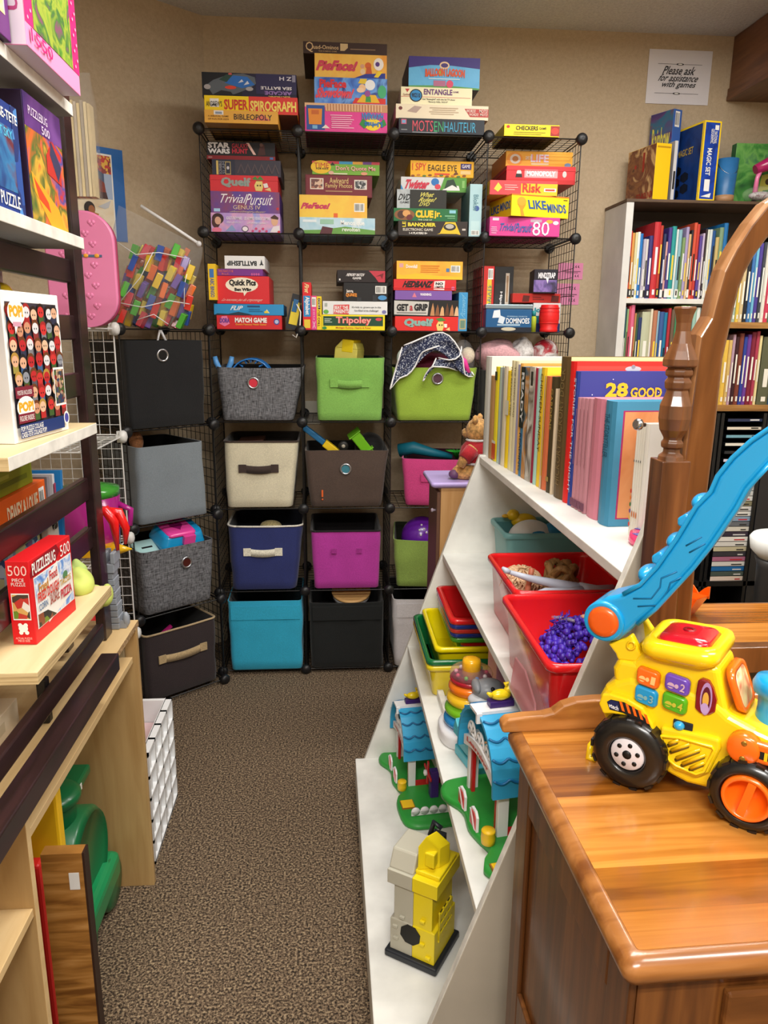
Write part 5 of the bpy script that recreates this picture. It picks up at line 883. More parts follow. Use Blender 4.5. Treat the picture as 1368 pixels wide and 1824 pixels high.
game(A, 4, 'thin purple box under the white upside down box', 387, 468, 479.5, 493, C('7a3490'), [T(.03, .5, .35, .85, 'WHO WANTS TO BE', 'd86a6c', 0, .02), T(.1, .1, .26, .4, 'Rich', 'd86a6c')] + [E_(.76+.05*i, .25, .02, .2, 'c85a9c') for i in range(4)])
game(A, 4, 'white box with black upside down capitals, top of the left eye level stack', 400, 471.5, 456, 483, C('eceef0'), [T(.06, .24, .80, .62, 'BATTLESHIP', '1c2226', 180, .04), ('p', [(.88, .25), (.92, .75), (.96, .25), (.92, .35)], C('2a3036')), Q(.87, .32, .97, .37, '2a3036')])
game('a4s', 4, 'yellow alphabet bingo box standing on end at the far left of the eye level shelf', 371, 385, 470, 540, C('f0c820'), [Q(.2, .62, .75, .86, '3c78c0'), T(.25, .08, .75, .6, 'ABC BINGO', '2a5aa8', -90, .02)], zb=zsh(4)+.111, Y=YR-.025, d=.16)
pch = thing('craft_pouch', 'black and yellow zipped pouch leaning at the right end of the first eye level stack', 'pouch', (aY(521, 588, YR).x, YR+.03, zsh(4)))
mb = MB(); mb.box((-.03, -.01, 0), (.018, .012, .14), C('2a2c30')); mb.box((-.022, -.012, .02), (.012, -.0102, .11), C('e8d03c')); mb.box((-.02, -.0135, .07), (.0, -.0122, .12), C('2c6aa0')); o = mb.build('pouch', pch, bevel=.002); o.rotation_euler = (0, R(13), 0)
mb = MB(); mb.tube([(.018, -.02, .1), (.034, -.03, .07), (.03, -.035, .01), (.015, -.04, -.03), (.0, -.03, -.02)], .0025, WHITE, 6); mb.build('strap', pch)
A = 'b4'
game('b4a', 4, 'red alphabet box standing on end, leftmost on the second eye level shelf', 539, 554.5, 503, 588, C('dc2a30'), [Q(.1, .28, .9, .72, '2f8ac8'), T(.2, .32, .8, .7, 'Alphabet', 'f2f4f6', -90, .03), T(.25, .78, .75, .96, 'First', 'f4dca0', -90, .03, .2), Q(.15, .04, .85, .22, 'e8c83c')])
game('b4b', 4, 'pink box with a barcode standing beside the red alphabet box', 554.5, 564, 527, 588, C('e0448c'), [Q(.1, .68, .9, .96, WHITE), ('b', .15, .7, .85, .94), T(.3, .3, .7, .62, 'jeu', 'f0b0d0', -90), T(.2, .05, .8, .25, 'X', 'f0c8dc')])
game('b4c', 4, 'yellow game box with black spine lettering standing third from left', 564, 573, 528, 588.5, C('f0d224'), [T(.2, .1, .8, .58, 'TRIO JEU', '6a2c24', 90, .02), Q(.25, .62, .75, .94, '2a2a28'), T(.3, .64, .7, .92, 'TRIO', 'f0e8b0', 90)])
game(A, 4, 'yellow edged green card game box with red lettering, second eye level stack', 573.5, 685.5, 561, 588.5, C('f2de1e'), [Q(.02, .28, .97, .9, '1d4a34'), T(.22, .32, .78, .88, 'Tripoley', 'e04a50', 0, .05), T(.22, .32, .78, .88, 'Tripoley', 'f0b8a8', 0, .0), T(.22, .08, .78, .22, 'Michigan Rummy, Hearts & Poker', 'c85a24', 0, .02), E_(.9, .72, .05, .1, 'd84454'), E_(.04, .14, .035, .1, '2c8a4c'), Q(.04, .5, .16, .54, 'c8d8c8'), Q(.04, .6, .13, .64, 'c8d8c8'), Q(.04, .7, .15, .74, 'c8d8c8')])
game(A, 4, 'white quiz game box with a red square badge, on the yellow edged box', 575, 690, 537, 561, C('e4e6e6'), [('p', [(.16, .05), (.17, .72), (.41, .76), (.4, .02)], C('d8383c')), T(.18, .4, .39, .66, 'BEAT THE', 'f4ece8', 0, .03), T(.17, .1, .40, .38, 'PARENTS', 'f4ece8', 0, .03), T(.45, .46, .90, .64, "It's kids vs. grown-ups in this", '4a4c50'), T(.49, .2, .86, .38, 'fun-filled trivia challenge!', '4a4c50'), E_(.05, .2, .04, .16, '6ab04c'), E_(.95, .22, .035, .14, '7a78b0'), Q(.03, .6, .07, .85, 'a8b0a8')])
game(A, 4, 'black game box with a barcode and flame lettering under the racing car box', 612, 690.5, 504, 538, C('17171a'), [T(.06, .4, .22, .62, 'Jenga', 'e8e0d8', 0, .03, 0, .1), T(.05, .2, .3, .42, 'QUAKE', 'e08a2c', 0, .06, 0, .1), ('b', .72, .42, .97, .84), E_(.88, .2, .1, .13, '4a90c8'), Q(.3, 0, .4, .2, '2c2e32'), Q(.66, 0, .76, .34, '2c2e32')], d=.2)
game(A, 4, 'black and red memory game box, top of the second eye level stack', 600.5, 686, 481.5, 504.5, C('1f1618'), [('p', [(.66, .96), (1, .96), (1, .05), (.86, .05), (.8, .4)], C('c03848')), T(.2, .5, .56, .74, 'MEMORY MATCH', 'ece8e8', 0, .03, .1), T(.32, .26, .5, .44, 'GAME', 'ece8e8', 0, .03), ('p', [(.8, .5), (.97, .8), (.94, .3), (.9, .55)], C('7a1c28')), Q(.04, .15, .07, .3, 'd8d8d8'), Q(.36, .1, .46, .24, '3a3436')], side=C('141012'))
A = 'c4'
game(A, 4, 'bright red game box with teal wobbly lettering on the eye level shelf', 703.5, 816.5, 564, 590, C('dd2c28'), [T(.14, .22, .60, .84, 'Quelf', '86b0a8', 0, .06, 0, .05), ('p', [(.67, .02), (.65, .4), (.68, .66), (.76, .66), (.77, .3), (.75, .02)], C('e8d07a')), ('p', [(.64, .84), (.7, .66), (.8, .74), (.73, .96)], C('4a8a3c')), ('p', [(.77, .5), (.82, .5), (.82, .25), (.78, .25)], C('ece8e0')), ('p', [(.8, .1), (.87, .02), (.86, .28)], C('e8c88a')), E_(.7, .42, .012, .05, '3a2a1c'), E_(.74, .42, .012, .05, '3a2a1c')])
game(A, 4, 'game box with black capitals on white and a picture of many hands', 702, 816.5, 535, 564, C('1e1c1c'), [('p', [(0, .1), (0, .96), (.54, .9), (.52, .06)], C('c8c6c0')), T(.04, .32, .22, .76, 'GET', '16161a', 0, .05), T(.24, .34, .29, .66, 'a', 'b03038', 0, .03), T(.31, .34, .52, .78, 'GRIP', '16161a', 0, .05), Q(.04, .18, .5, .23, '4a4a4a')] + [('p', [(.56+.075*i, .04), (.58+.075*i, .5), (.60+.075*i, .85-.1*(i % 3)), (.62+.075*i, .5), (.63+.075*i, .04)], C(('c08a5c', '8a5a3a', 'd8a878', '6a4028', 'b87a50', 'e0b890')[i % 6])) for i in range(6)])
game(A, 4, 'purple game box edge with white warning text between the red and black boxes', 703.5, 805, 518, 535, C('7d58a8'), [T(.44, .46, .64, .74, 'WARNING:', 'f0e8f4', 0, .04), ('p', [(.3, .3), (.34, .8), (.38, .3)], C('d87a90'))], side=C('5a3c80'))
game(A, 4, 'red headband game box with black capitals in the third eye level stack', 701, 812.5, 498, 519, C('d6282c'), [T(.16, .26, .62, .86, 'HEDBANZ', '1c1416', 0, .06, .1), ('p', [(.64, .1), (.65, .84), (.82, .9), (.81, .06)], C('f0e8e4')), T(.67, .5, .79, .76, 'NO', '1c1416', 0, .05), T(.66, .2, .80, .42, 'LIMITS.', '1c1416', 0, .05), E_(.95, .22, .03, .16, 'c86a9a')], lid=.8)
game(A, 4, 'orange and yellow game box with a barcode, top of the third eye level stack', 706.5, 824, 465.5, 499, C('f29a20'), [Q(0, 0, 1, 1, flow(['f0901c', 'f4b42c', 'f08a20'], 5.)), ('p', [(0, 0), (0, .3), (.1, .2), (.3, .32), (.6, .2), (1, .16), (1, 0)], C('f0c02c')), T(.14, .6, .31, .8, 'Downfall', 'f0e8d8', 0, .04), Q(.04, .64, .1, .86, 'd8a0a0'), ('b', .82, .4, .96, .78), Q(.75, .42, .8, .62, '4a78a8')] + smudge(.34, .35, .66, .8, 4, 'd87a1c'), side=C('e08018'))
game('c4s', 4, 'light blue game box standing on end at the right of the third eye level stack', 816.5, 832.5, 521, 590.5, C('3f96cc'), [T(.25, .38, .75, .92, 'Pictoword', '8accec', 90, .0, .2), Q(.15, .05, .85, .32, 'b8a878'), Q(.25, .08, .75, .28, '6a8a78')])
game('d4a', 4, 'narrow red box with colourful spine lettering standing behind the wire side', 857, 879, 474, 590, C('c42a28'), [Q(.45, .08, .8, .8, 'e8c03c'), T(.5, .1, .76, .7, 'BEYOND RULES', '3c5c98', 90, .0), T(.62, .34, .9, .72, 'JUNGLE', '3c8a4c', 90, .0), ('b', .5, .8, .9, .96)], Y=YR+.06, d=.2)
game('d4b', 4, 'black diamond plate patterned box standing on end behind the blue tin', 879.5, 913, 475, 590, C('2f3134'), [('p', [(.1+.25*(i % 4), .06+.075*(i//4)+.03*(i % 2)), (.16+.25*(i % 4), .09+.075*(i//4)+.03*(i % 2)), (.2+.25*(i % 4), .11+.075*(i//4)+.03*(i % 2)), (.14+.25*(i % 4), .08+.075*(i//4)+.03*(i % 2))], C('4a4d52')) for i in range(48)] + [Q(.58, .42, .78, .9, 'd8cfc0'), Q(.63, .46, .73, .86, 'a88a6a'), T(.28, .16, .44, .62, 'Hipstercle', 'e4e4e4', -90, .03)], Y=YR+.14, d=.15)
game('d4c', 4, 'white and teal game box behind the red barrel', 949, 998, 540, 589, C('d8dadc'), [Q(0, .62, .5, .86, 'd0d4d4'), T(.02, .62, .42, .84, 'joe', '2f8a98', 0, .05), Q(0, .3, .5, .56, '1f7a88'), Q(0, 0, 1, .3, '20306a')], Y=YR+.10, d=.16)
_st['d4d'] = _st['d4c']
game('d4d', 4, 'small red box with dark end panels under the purple black puzzle game', 913, 998, 523, 541, C('b8261e'), [('p', [(.2, .1), (.22, .8), (.36, .75), (.34, .1)], C('5a1a14')), Q(.42, .3, .66, .42, '7a1a14'), Q(.42, .55, .6, .65, '7a1a14'), ('p', [(.8, .1), (.82, .8), (.97, .75), (.96, .1)], C('5a1a14'))], Y=YR+.10, d=.2)
game('d4d', 4, 'black and purple puzzle game box on top of the small red box', 951, 990.5, 480, 523.5, C('201c2a'), [Q(0, .05, 1, .55, flow(['3a2c5c', '8a70b8', '5a4888', '2a2040'], 18.)), T(.18, .62, .92, .86, 'MINDTRAP', 'e8e8ee', 0, .04), ('p', [(.5, .66), (.6, .4), (.64, .66)], C('e8e8ee'))], side=flow(['141218', '2c2444', '1a1620'], 10.), skew=R(-8), d=.16, Y=YR+.085)
dm = thing('domino_tin', 'blue domino tin with a silver lid rim, in front of the diamond plate box', 'tin', (aY(865, 590, YR).x, YR+.006, zsh(4)))
wdm = aY(947, 570, YR).x-aY(865, 570, YR).x; hdm = aY(900, 542, YR+.006).z-zsh(4)
mb = MB(); mb.box((0, 0, 0), (wdm, .11, hdm-.018), mat('1d5a8e', .3, coat=.3)); F = Face((0, 0, 0), (1, 0, 0), (0, 0, 1), wdm, hdm-.018); draw(mb, F, [Q(0, 0, 1, .2, '1a2230'), E_(.5, .12, .16, .08, 'c8c0a8'), Q(.25, .26, .75, .34, '9ab8d0'), ('p', [(.14, .6), (.17, .92), (.3, .96), (.32, .62)], C('e0e8f0')), ('p', [(.26, .4), (.3, .72), (.42, .62), (.38, .34)], C('d4e0ec'))]); o = mb.build('body', dm, bevel=.003)
tb_ = MB(); draw(tb_, Face((0, -.001, 0), (1, 0, 0), (0, 0, 1), wdm, hdm-.018), [T(.44, .36, .95, .6, 'DOMINOES', 'f0f4f8', 0, .02), T(.46, .64, .9, .7, 'PROFESSIONAL DOUBLE SIX', 'a8c8e0')]); MBraw(tb_, 'lettering', dm)
mb = MB(); mb.box((-.003, -.003, hdm-.018), (wdm+.003, .113, hdm), mat('9fb4c0', .25, metal=.6)); mb.build('lid', dm, bevel=.003)
br = thing('toy_barrel', 'red plastic toy barrel at the right end of the eye level shelf', 'toy', (aY(981, 590, YR).x, YR+.035, zsh(4)))
mb = MB(); hb = aY(981, 543, YR+.03).z-zsh(4); rb0 = .041
mb.lathe([(.002, 0), (rb0*.86, 0), (rb0*.9, .004), (rb0*.9, .014), (rb0*.86, .016), (rb0*.97, .04), (rb0*1.03, hb*.5), (rb0*.98, hb*.78), (rb0*.88, hb-.004), (rb0*.84, hb), (.002, hb)], mat('e01c1e', .45), n=32)
for z in (.035, .05, .065, .08, .095): mb.lathe([(rb0*1.0, z), (rb0*1.03, z+.002), (rb0*1.0, z+.004)], mat('e01c1e', .45), n=32, caps=False)
mb.build('body', br)
tb3 = thing('toy_bottle', 'small lime and teal plastic bottle beside the red barrel', 'bottle', (aY(953, 590, YR).x, YR+.03, zsh(4)))
mb = MB(); mb.lathe([(.002, 0), (.011, 0), (.011, .058), (.007, .064), (.002, .064)], C('a8b830'), n=14); mb.build('body', tb3); mb = MB(); mb.lathe([(.008, .064), (.009, .085), (.002, .086)], C('2a8a90'), n=14); mb.build('cap', tb3)
# ================================================================== fabric bins
def sring(w, d, z, r, y0, sag, n=10, k=5, seed=0, amp=0., xo=0):
    """rounded rectangle ring: front edge on y0, sag lowers the front middle"""
    pts = []
    def add(x, y, nx, ny):
        f = noise.noise(V((x*14+seed, y*14, z*11+seed))) * amp
        fr = max(0, 1-(y-y0)/max(d, .01)) ; s_ = sag*(1-(2*x/w)**2)*(1 if y-y0 < .02 else 0)
        pts.append((x+xo+nx*f, y+ny*f, z-s_))
    for i in range(n): add(-w/2+r+(w-2*r)*i/n, y0, 0, -1)
    for i in range(k): a = -pi/2+pi/2*i/k; add(w/2-r+r*cos(a), y0+r+r*sin(a), cos(a), sin(a))
    for i in range(n): add(w/2, y0+r+(d-2*r)*i/n, 1, 0)
    for i in range(k): a = pi/2*i/k; add(w/2-r+r*cos(a), y0+d-r+r*sin(a), cos(a), sin(a))
    for i in range(n): add(w/2-r-(w-2*r)*i/n, y0+d, 0, 1)
    for i in range(k): a = pi/2+pi/2*i/k; add(-w/2+r+r*cos(a), y0+d-r+r*sin(a), cos(a), sin(a))
    for i in range(n): add(-w/2, y0+d-r-(d-2*r)*i/n, -1, 0)
    for i in range(k): a = pi+pi/2*i/k; add(-w/2+r+r*cos(a), y0+r+r*sin(a), cos(a), sin(a))
    return pts
def bin_(label, loc, rz, wb, wt, db, dt, h, m, inner=None, rim=None, handle=None, hcol=None, grom=None, sag=.006, r=.02, seed=0, amp=.006, xo=0, name='storage_bin', yb=0., group=None, band=None, front_off=0.):
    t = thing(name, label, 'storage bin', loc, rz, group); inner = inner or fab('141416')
    zsn = 8; rings = [sring(wb-.01, db-.01, 0, r*.8, .005+yb, 0, seed=seed)]
    for i in range(zsn+1):
        q = i/zsn; w_ = wb+(wt-wb)*q; d_ = db+(dt-db)*q; y_ = yb+(front_off)*q
        rings.append(sring(w_, d_, .004+(h-.004)*q, r, y_, sag*q*q, seed=seed, amp=amp*min(1, 4*q*(1.05-q)+.15), xo=xo*q))
    mb = MB(); mb.loft(rings, m, caps=(True, False))
    b0 = len(mb.bm.faces)
    ir = []
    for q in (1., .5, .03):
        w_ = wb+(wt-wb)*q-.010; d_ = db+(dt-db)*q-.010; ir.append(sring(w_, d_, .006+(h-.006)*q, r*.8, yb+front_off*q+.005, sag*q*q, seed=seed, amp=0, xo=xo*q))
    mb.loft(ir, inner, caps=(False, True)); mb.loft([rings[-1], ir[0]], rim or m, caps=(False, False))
    mb.build('body', t)
    if rim:
        mb = MB(); p = rings[-1]; mb.tube(p+[p[0]], .0045, rim, 6); mb.build('trim', t)
    def fy(z): q = z/h; return yb+front_off*q
    zh = h*.62
    if handle == 'strap':
        hm = hcol or m; wd = handle_w.get(label, .12); mb = MB(); z = h*.60
        rr_ = [[(x, fy(z)-.004-b_, z+s_*.016-dz) for s_ in (-1, 1)] + [(x, fy(z)-.0015-b_*.7, z+s_*.016-dz) for s_ in (1, -1)] for x, b_, dz in [(-wd/2+wd*i/12, .006*sin(pi*i/12)*(1 if 1 < i < 11 else .2), .006*sin(pi*i/12)) for i in range(13)]]
        mb.loft(rr_, hm); 
        for s_ in (-1, 1): mb.box((s_*wd/2-.016, fy(z)-.0055, z-.017), (s_*wd/2+.016, fy(z)-.0005, z+.017), hm)
        mb.build('handle', t)
    if handle == 'patches':
        for s_ in (-.055, .055):
            mb = MB(); mb.box((s_-.012, fy(h*.6)-.006, h*.62), (s_+.012, fy(h*.6)-.002, h*.62+.022), hcol); mb.build('handle_stub', t)
    if handle == 'band':
        mb = MB(); z = h*.84; mb.box((-wt/2+.012, fy(z)-.0055, z-.032), (wt/2-.012, fy(z)-.0035, z+.032), m); mb.build('top_band', t)
    if grom:
        gx, gz, gc = grom; mb = MB(); y = fy(gz)-.002
        q = [(gx+.021*cos(2*pi*i/24), y, gz+.021*sin(2*pi*i/24)) for i in range(25)]; mb.tube(q, .0045, mat('b9bcc2', .25, metal=.9), 8, cap=False)
        g_ = mb.build('grommet', t); mb = MB(); mb.face([(gx+.019*cos(2*pi*i/20), y-.001, gz+.019*sin(2*pi*i/20)) for i in range(20)], gc); mb.build('hole', g_)
    return t
handle_w = {}
def rackbin(c, row, label, px, pyb, pyt, m, depth=.30, Y=None, **k):
    """px = left/right of the base and of the rim in the photograph"""
    z = zsh(row)+.002; Y = YR+.014 if Y is None else Y
    b0, b1 = aY(px[0], pyb, Y).x, aY(px[1], pyb, Y).x; t0, t1 = aY(px[2], pyt, Y).x, aY(px[3], pyt, Y).x
    h = aY((px[2]+px[3])/2, pyt, Y).z - z; xm = (b0+b1)/2
    o = bin_(label, (xm, Y, z), 0, b1-b0, t1-t0, depth, k.pop('dt', depth+.02), h, m, xo=(t0+t1)/2-xm, seed=c*3+row, **k)
    o['h'] = h; return o
def binh(o): h = o['h']; del o['h']; return h
tweed = mat('5c5d61', .95, 'tweed')
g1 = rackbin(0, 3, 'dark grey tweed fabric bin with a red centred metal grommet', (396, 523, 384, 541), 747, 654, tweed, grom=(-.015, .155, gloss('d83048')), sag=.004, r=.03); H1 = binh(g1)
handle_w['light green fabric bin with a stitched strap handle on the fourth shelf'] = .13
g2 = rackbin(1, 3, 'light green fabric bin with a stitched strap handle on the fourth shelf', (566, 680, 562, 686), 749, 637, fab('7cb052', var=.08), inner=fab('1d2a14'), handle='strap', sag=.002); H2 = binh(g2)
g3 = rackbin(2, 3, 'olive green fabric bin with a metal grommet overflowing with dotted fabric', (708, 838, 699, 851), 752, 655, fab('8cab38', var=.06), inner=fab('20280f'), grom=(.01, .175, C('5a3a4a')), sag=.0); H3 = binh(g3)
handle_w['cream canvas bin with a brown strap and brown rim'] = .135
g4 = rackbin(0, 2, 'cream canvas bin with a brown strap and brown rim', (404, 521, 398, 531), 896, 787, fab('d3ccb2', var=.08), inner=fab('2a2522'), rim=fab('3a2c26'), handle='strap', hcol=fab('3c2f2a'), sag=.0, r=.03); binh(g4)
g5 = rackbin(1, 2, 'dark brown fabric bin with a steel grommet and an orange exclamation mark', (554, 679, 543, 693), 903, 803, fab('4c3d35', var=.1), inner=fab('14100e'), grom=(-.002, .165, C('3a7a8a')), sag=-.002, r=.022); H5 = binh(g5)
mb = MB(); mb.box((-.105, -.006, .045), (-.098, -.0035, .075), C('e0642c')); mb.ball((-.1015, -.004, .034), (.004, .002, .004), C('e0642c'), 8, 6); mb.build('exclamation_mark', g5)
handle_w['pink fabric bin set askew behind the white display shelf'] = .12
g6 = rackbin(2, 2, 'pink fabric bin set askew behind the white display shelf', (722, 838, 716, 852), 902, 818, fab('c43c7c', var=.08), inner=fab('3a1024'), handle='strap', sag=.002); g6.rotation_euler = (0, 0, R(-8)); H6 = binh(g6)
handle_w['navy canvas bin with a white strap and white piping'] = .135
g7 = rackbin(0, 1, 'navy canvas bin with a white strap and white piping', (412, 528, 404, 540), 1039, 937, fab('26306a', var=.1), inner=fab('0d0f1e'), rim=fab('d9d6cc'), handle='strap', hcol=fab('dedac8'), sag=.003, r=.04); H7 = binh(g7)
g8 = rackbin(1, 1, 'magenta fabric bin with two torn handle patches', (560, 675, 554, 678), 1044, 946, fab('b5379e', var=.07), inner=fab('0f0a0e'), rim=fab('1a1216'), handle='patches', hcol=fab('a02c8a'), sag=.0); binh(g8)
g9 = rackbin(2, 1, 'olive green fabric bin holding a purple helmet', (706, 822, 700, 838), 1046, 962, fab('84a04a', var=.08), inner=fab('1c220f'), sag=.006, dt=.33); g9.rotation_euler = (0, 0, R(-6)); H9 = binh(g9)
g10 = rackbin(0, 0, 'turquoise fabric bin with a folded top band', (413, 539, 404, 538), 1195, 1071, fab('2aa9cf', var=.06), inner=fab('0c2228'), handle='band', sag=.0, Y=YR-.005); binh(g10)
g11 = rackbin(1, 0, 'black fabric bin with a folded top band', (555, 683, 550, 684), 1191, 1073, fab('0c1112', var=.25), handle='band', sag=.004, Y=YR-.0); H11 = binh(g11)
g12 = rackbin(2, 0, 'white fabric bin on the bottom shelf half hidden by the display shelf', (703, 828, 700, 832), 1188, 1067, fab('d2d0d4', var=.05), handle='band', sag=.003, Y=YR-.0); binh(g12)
# corner rack bins
def cbin(row, label, wb, wt, h, m, xo=0, yo=0, **k):
    p = LO + LU*(PT/2+xo) + LD*(.016+yo) + V((0, 0, zsh(row)+.002)); return bin_(label, p, LA, wb, wt, .30, .31, h, m, seed=row+20, **k)
cbin(3, 'black fabric bin with a steel grommet on the corner rack', .315, .325, .325, fab('101114', var=.2), grom=(-.015, .27, C('0a0a0a')), sag=.0, r=.012)
cbin(2, 'grey fabric bin with no handle on the corner rack', .30, .285, .30, fab('7c868e', var=.06), sag=.0, r=.02, xo=-.0)
cbin(1, 'dark grey tweed bin holding a toy pet carrier', .30, .325, .265, tweed, grom=(.03, .19, C('4a1a14')), sag=.0, r=.025, front_off=-.02)
handle_w['dark brown fabric bin with a tan strap and tan piping on the floor shelf'] = .19
cbin(0, 'dark brown fabric bin with a tan strap and tan piping on the floor shelf', .315, .325, .285, fab('2d2224', var=.15), rim=fab('b09a76'), handle='strap', hcol=fab('b29a72'), sag=.002, r=.02)
# ------------------------------------------------------------------ things in the bins
def inbin(o, H, dx, dy, dz=0): return o.matrix_basis @ V((dx, dy, H+dz))
bl = gloss('2f7fd0')
t = thing('toy_basket', 'bright blue plastic mesh basket poking out of the dark grey tweed bin', 'basket', (g1.location.x-.03, g1.location.y+.12, g1.location.z+H1-.06))
mb = MB()
for i in range(9): a = pi*(i+.5)/9; mb.tube([(.085*cos(a)*cos(b_), .05*sin(b_)*1.2, .09*sin(a)*1.0*max(.0, cos(b_*.6))) for b_ in [(-.9+.2*j) for j in range(10)]], .0035, bl, 6)
for j in range(7): y = -.055+.018*j; mb.tube([(.088*cos(pi*i/14), y, .09*sin(pi*i/14)) for i in range(15)], .0035, bl, 6)
mb.build('mesh', t)
t = thing('toy_tongs', 'pair of light blue toy handles in the left corner of the tweed bin', 'toy', (g1.location.x-.14, g1.location.y+.06, g1.location.z+H1-.1))
for k, a in enumerate((-.25, .25)): mb = MB(); mb.tube([(.0, 0, 0), (a*.05, 0, .08), (a*.12, 0, .115), (a*.14, 0, .14)], [.008, .01, .012, .009], mat('5a9ee0', .4), 10); mb.build('handle', t)
mb = MB(); mb.box((-.05, 0, -.0), (.05, .1, .075), C('e6dc6a')); mb.prism([(-.05, 0, .075), (.05, 0, .075), (.04, 0, .1), (-.02, 0, .11)], (0, .1, 0), C('e6dc6a')); mb.box((-.02, -.001, .06), (.03, .101, .112), C('f2d81c'))
o = mb.build('paper_box', bevel=.003); o.location = (g2.location.x-.02, g2.location.y+.08, g2.location.z+H2-.04); o.rotation_euler = (0, R(6), R(-20)); tag(o, 'pale yellow carton sticking up out of the light green bin', 'carton')
# dotted ruffled fabric
dots = mat(('1d2440', '232c50', 'dfe6f0'), .9, 'speckle', pos=(.4, .56, .62), fs=190., bs=.2); rfm = fab('e8eaf0')
def cloth(name, label, P0, path, wid, m, cat='clothing'):
    t = thing(name, label, cat, P0); mb = MB(); n = len(path); R_ = []
    vs = []; 
    for i, (x, y, z, tw) in enumerate(path):
        for j in range(9):
            q = j/8-.5; wv = .016*sin(5*j+2.1*i)*abs(q)*2
            vs.append((x+q*wid*cos(tw)+wv*.4, y+wv*1.2-.02*abs(q), z+q*wid*sin(tw)+wv))
    fs = [(i*9+j, i*9+j+1, (i+1)*9+j+1, (i+1)*9+j) for i in range(n-1) for j in range(8)]
    mb.mesh(vs, fs, m, True); o = mb.build('cloth', t, sub=2, solid=.003)
    for j in (0, 8):
        mb = MB(); mb.tube([vs[i*9+j] for i in range(n)], .004, rfm, 6); mb.build('ruffle', t, sub=1)
    for i in (0, n-1):
        mb = MB(); mb.tube([vs[i*9+j] for j in range(9)], .004, rfm, 6); mb.build('ruffle', t, sub=1)
    return t
P0 = V((g3.location.x, g3.location.y, g3.location.z+H3))
cloth('ruffled_dress', 'navy dotted fabric with white ruffled edges spilling over the olive bin', P0, [(-.17, -.045, -.005, 1.3), (-.13, -.035, .035, 1.25), (-.08, .0, .05, 1.1), (-.03, -.02, .075, .9), (.0, -.03, .085, .5), (.035, -.02, .06, -.3), (.06, -.03, .02, -1.0), (.10, .02, .03, -.6)], .17, dots)
cloth('ruffled_sleeve', 'navy dotted sleeve with white trim in the middle of the olive bin', P0, [(-.03, -.02, -.01, 1.0), (.01, -.045, .02, .5), (.05, -.04, .03, .2), (.075, -.03, .05, 1.1), (.1, .0, .02, 1.5)], .10, dots)
t = thing('doll_bag', 'clear bag with a pale doll and pink brush at the right of the olive bin', 'bag', P0+V((.12, .03, -.02)))
mb = MB(); mb.ball((0, 0, .05), (.05, .035, .085), mat('e8eaee', .12, 'clear', alpha=.25)); mb.build('bag', t)
mb = MB(); mb.ball((.02, .0, .07), (.03, .025, .035), fab('d8ccb4')); mb.build('doll_head', t)
mb = MB(); mb.tube([(-.03, -.02, .06), (.0, -.03, .045), (.02, -.03, .0)], [.02, .014, .01], gloss('e83c9c')); mb.build('brush', t)
lump('white_cloth', 'pale mint scrap of cloth at the left of the olive bin', 'cloth', P0+V((-.13, .05, .03)), (.03, .02, .045), fab('c8d8cc'), seed=4, amp=.4)
lump('maroon_cloth', 'dark maroon cloth heaped at the back of the olive bin', 'cloth', P0+V((.0, .16, -.02)), (.14, .08, .09), fab('6a1c34'), seed=8, amp=.25)
# cream bin, brown bin, pink bin
Z4 = V((g4.location.x, g4.location.y, g4.location.z)); 
mb = MB(); mb.box((-.06, 0, -.05), (.05, .15, .275), C('4a2a20')); o = mb.build('storybook', bevel=.002); o.location = Z4+V((-.02, .09, .055)); o.rotation_euler = (0, R(-4), 0); o.scale = (1, 1, .8); tag(o, 'dark brown book standing inside the cream canvas bin', 'book')
P5 = V((g5.location.x, g5.location.y, g5.location.z+H5))
t = thing('toy_bat', 'blue and yellow plastic toy bat sticking up from the brown bin', 'toy', P5+V((-.14, .08, .055))); mb = MB(); mb.box((-.012, -.02, -.01), (.012, .02, .10), C('1f6a9c')); a = mb.build('blue_end', t, bevel=.004); mb = MB(); mb.box((-.016, -.022, -.16), (.016, .022, -.01), C('f0cc1c')); b_ = mb.build('yellow_end', t, bevel=.004); t.rotation_euler = (0, R(-52), 0); t.location = P5+V((-.10, .08, .03))
t = thing('toy_chute', 'lime green toy chute poking out of the right of the brown bin', 'toy', P5+V((.07, .09, .02))); mb = MB(); lg = gloss('7ac82c'); mb.box((-.022, -.03, -.06), (.022, -.024, .06), lg); mb.box((-.022, .024, -.06), (.022, .03, .06), lg); mb.box((-.022, -.03, -.06), (-.016, .03, .06), lg); mb.box((-.03, -.036, .055), (.03, .036, .06), lg); mb.box((-.03, -.036, -.04), (.03, .036, -.034), lg); mb.build('chute', t, bevel=.002); t.rotation_euler = (R(10), R(-38), 0)
t = thing('toy_reel', 'small black toy wheel at the middle of the brown bin', 'toy', P5+V((-.01, .06, .012))); mb = MB(); mb.lathe([(.008, -.008), (.02, -.008), (.022, 0), (.02, .008), (.008, .008)], C('22211f'), (0, 0, 0), (0, 1, 0)); mb.build('tyre', t); mb = MB(); mb.lathe([(.002, -.01), (.008, -.009), (.008, .009), (.002, .01)], C('b8b0a0'), (0, 0, 0), (0, 1, 0)); mb.build('hub', t)
lump('black_cloth', 'black cloth heap at the back of the brown bin', 'cloth', P5+V((.11, .15, -.01)), (.07, .07, .06), fab('0c0c0e'), seed=2)
P6 = V((g6.location.x, g6.location.y, g6.location.z+H6))
t = thing('toy_slide', 'teal curved plastic toy lying across the pink bin', 'toy', P6+V((-.02, .12, .01))); mb = MB(); mb.tube([(-.14, 0, .01), (-.08, -.02, .025), (.0, -.03, .005), (.09, -.02, -.015)], [.03, .028, .02, .012], C('12667c'), 12); mb.build('tube', t)
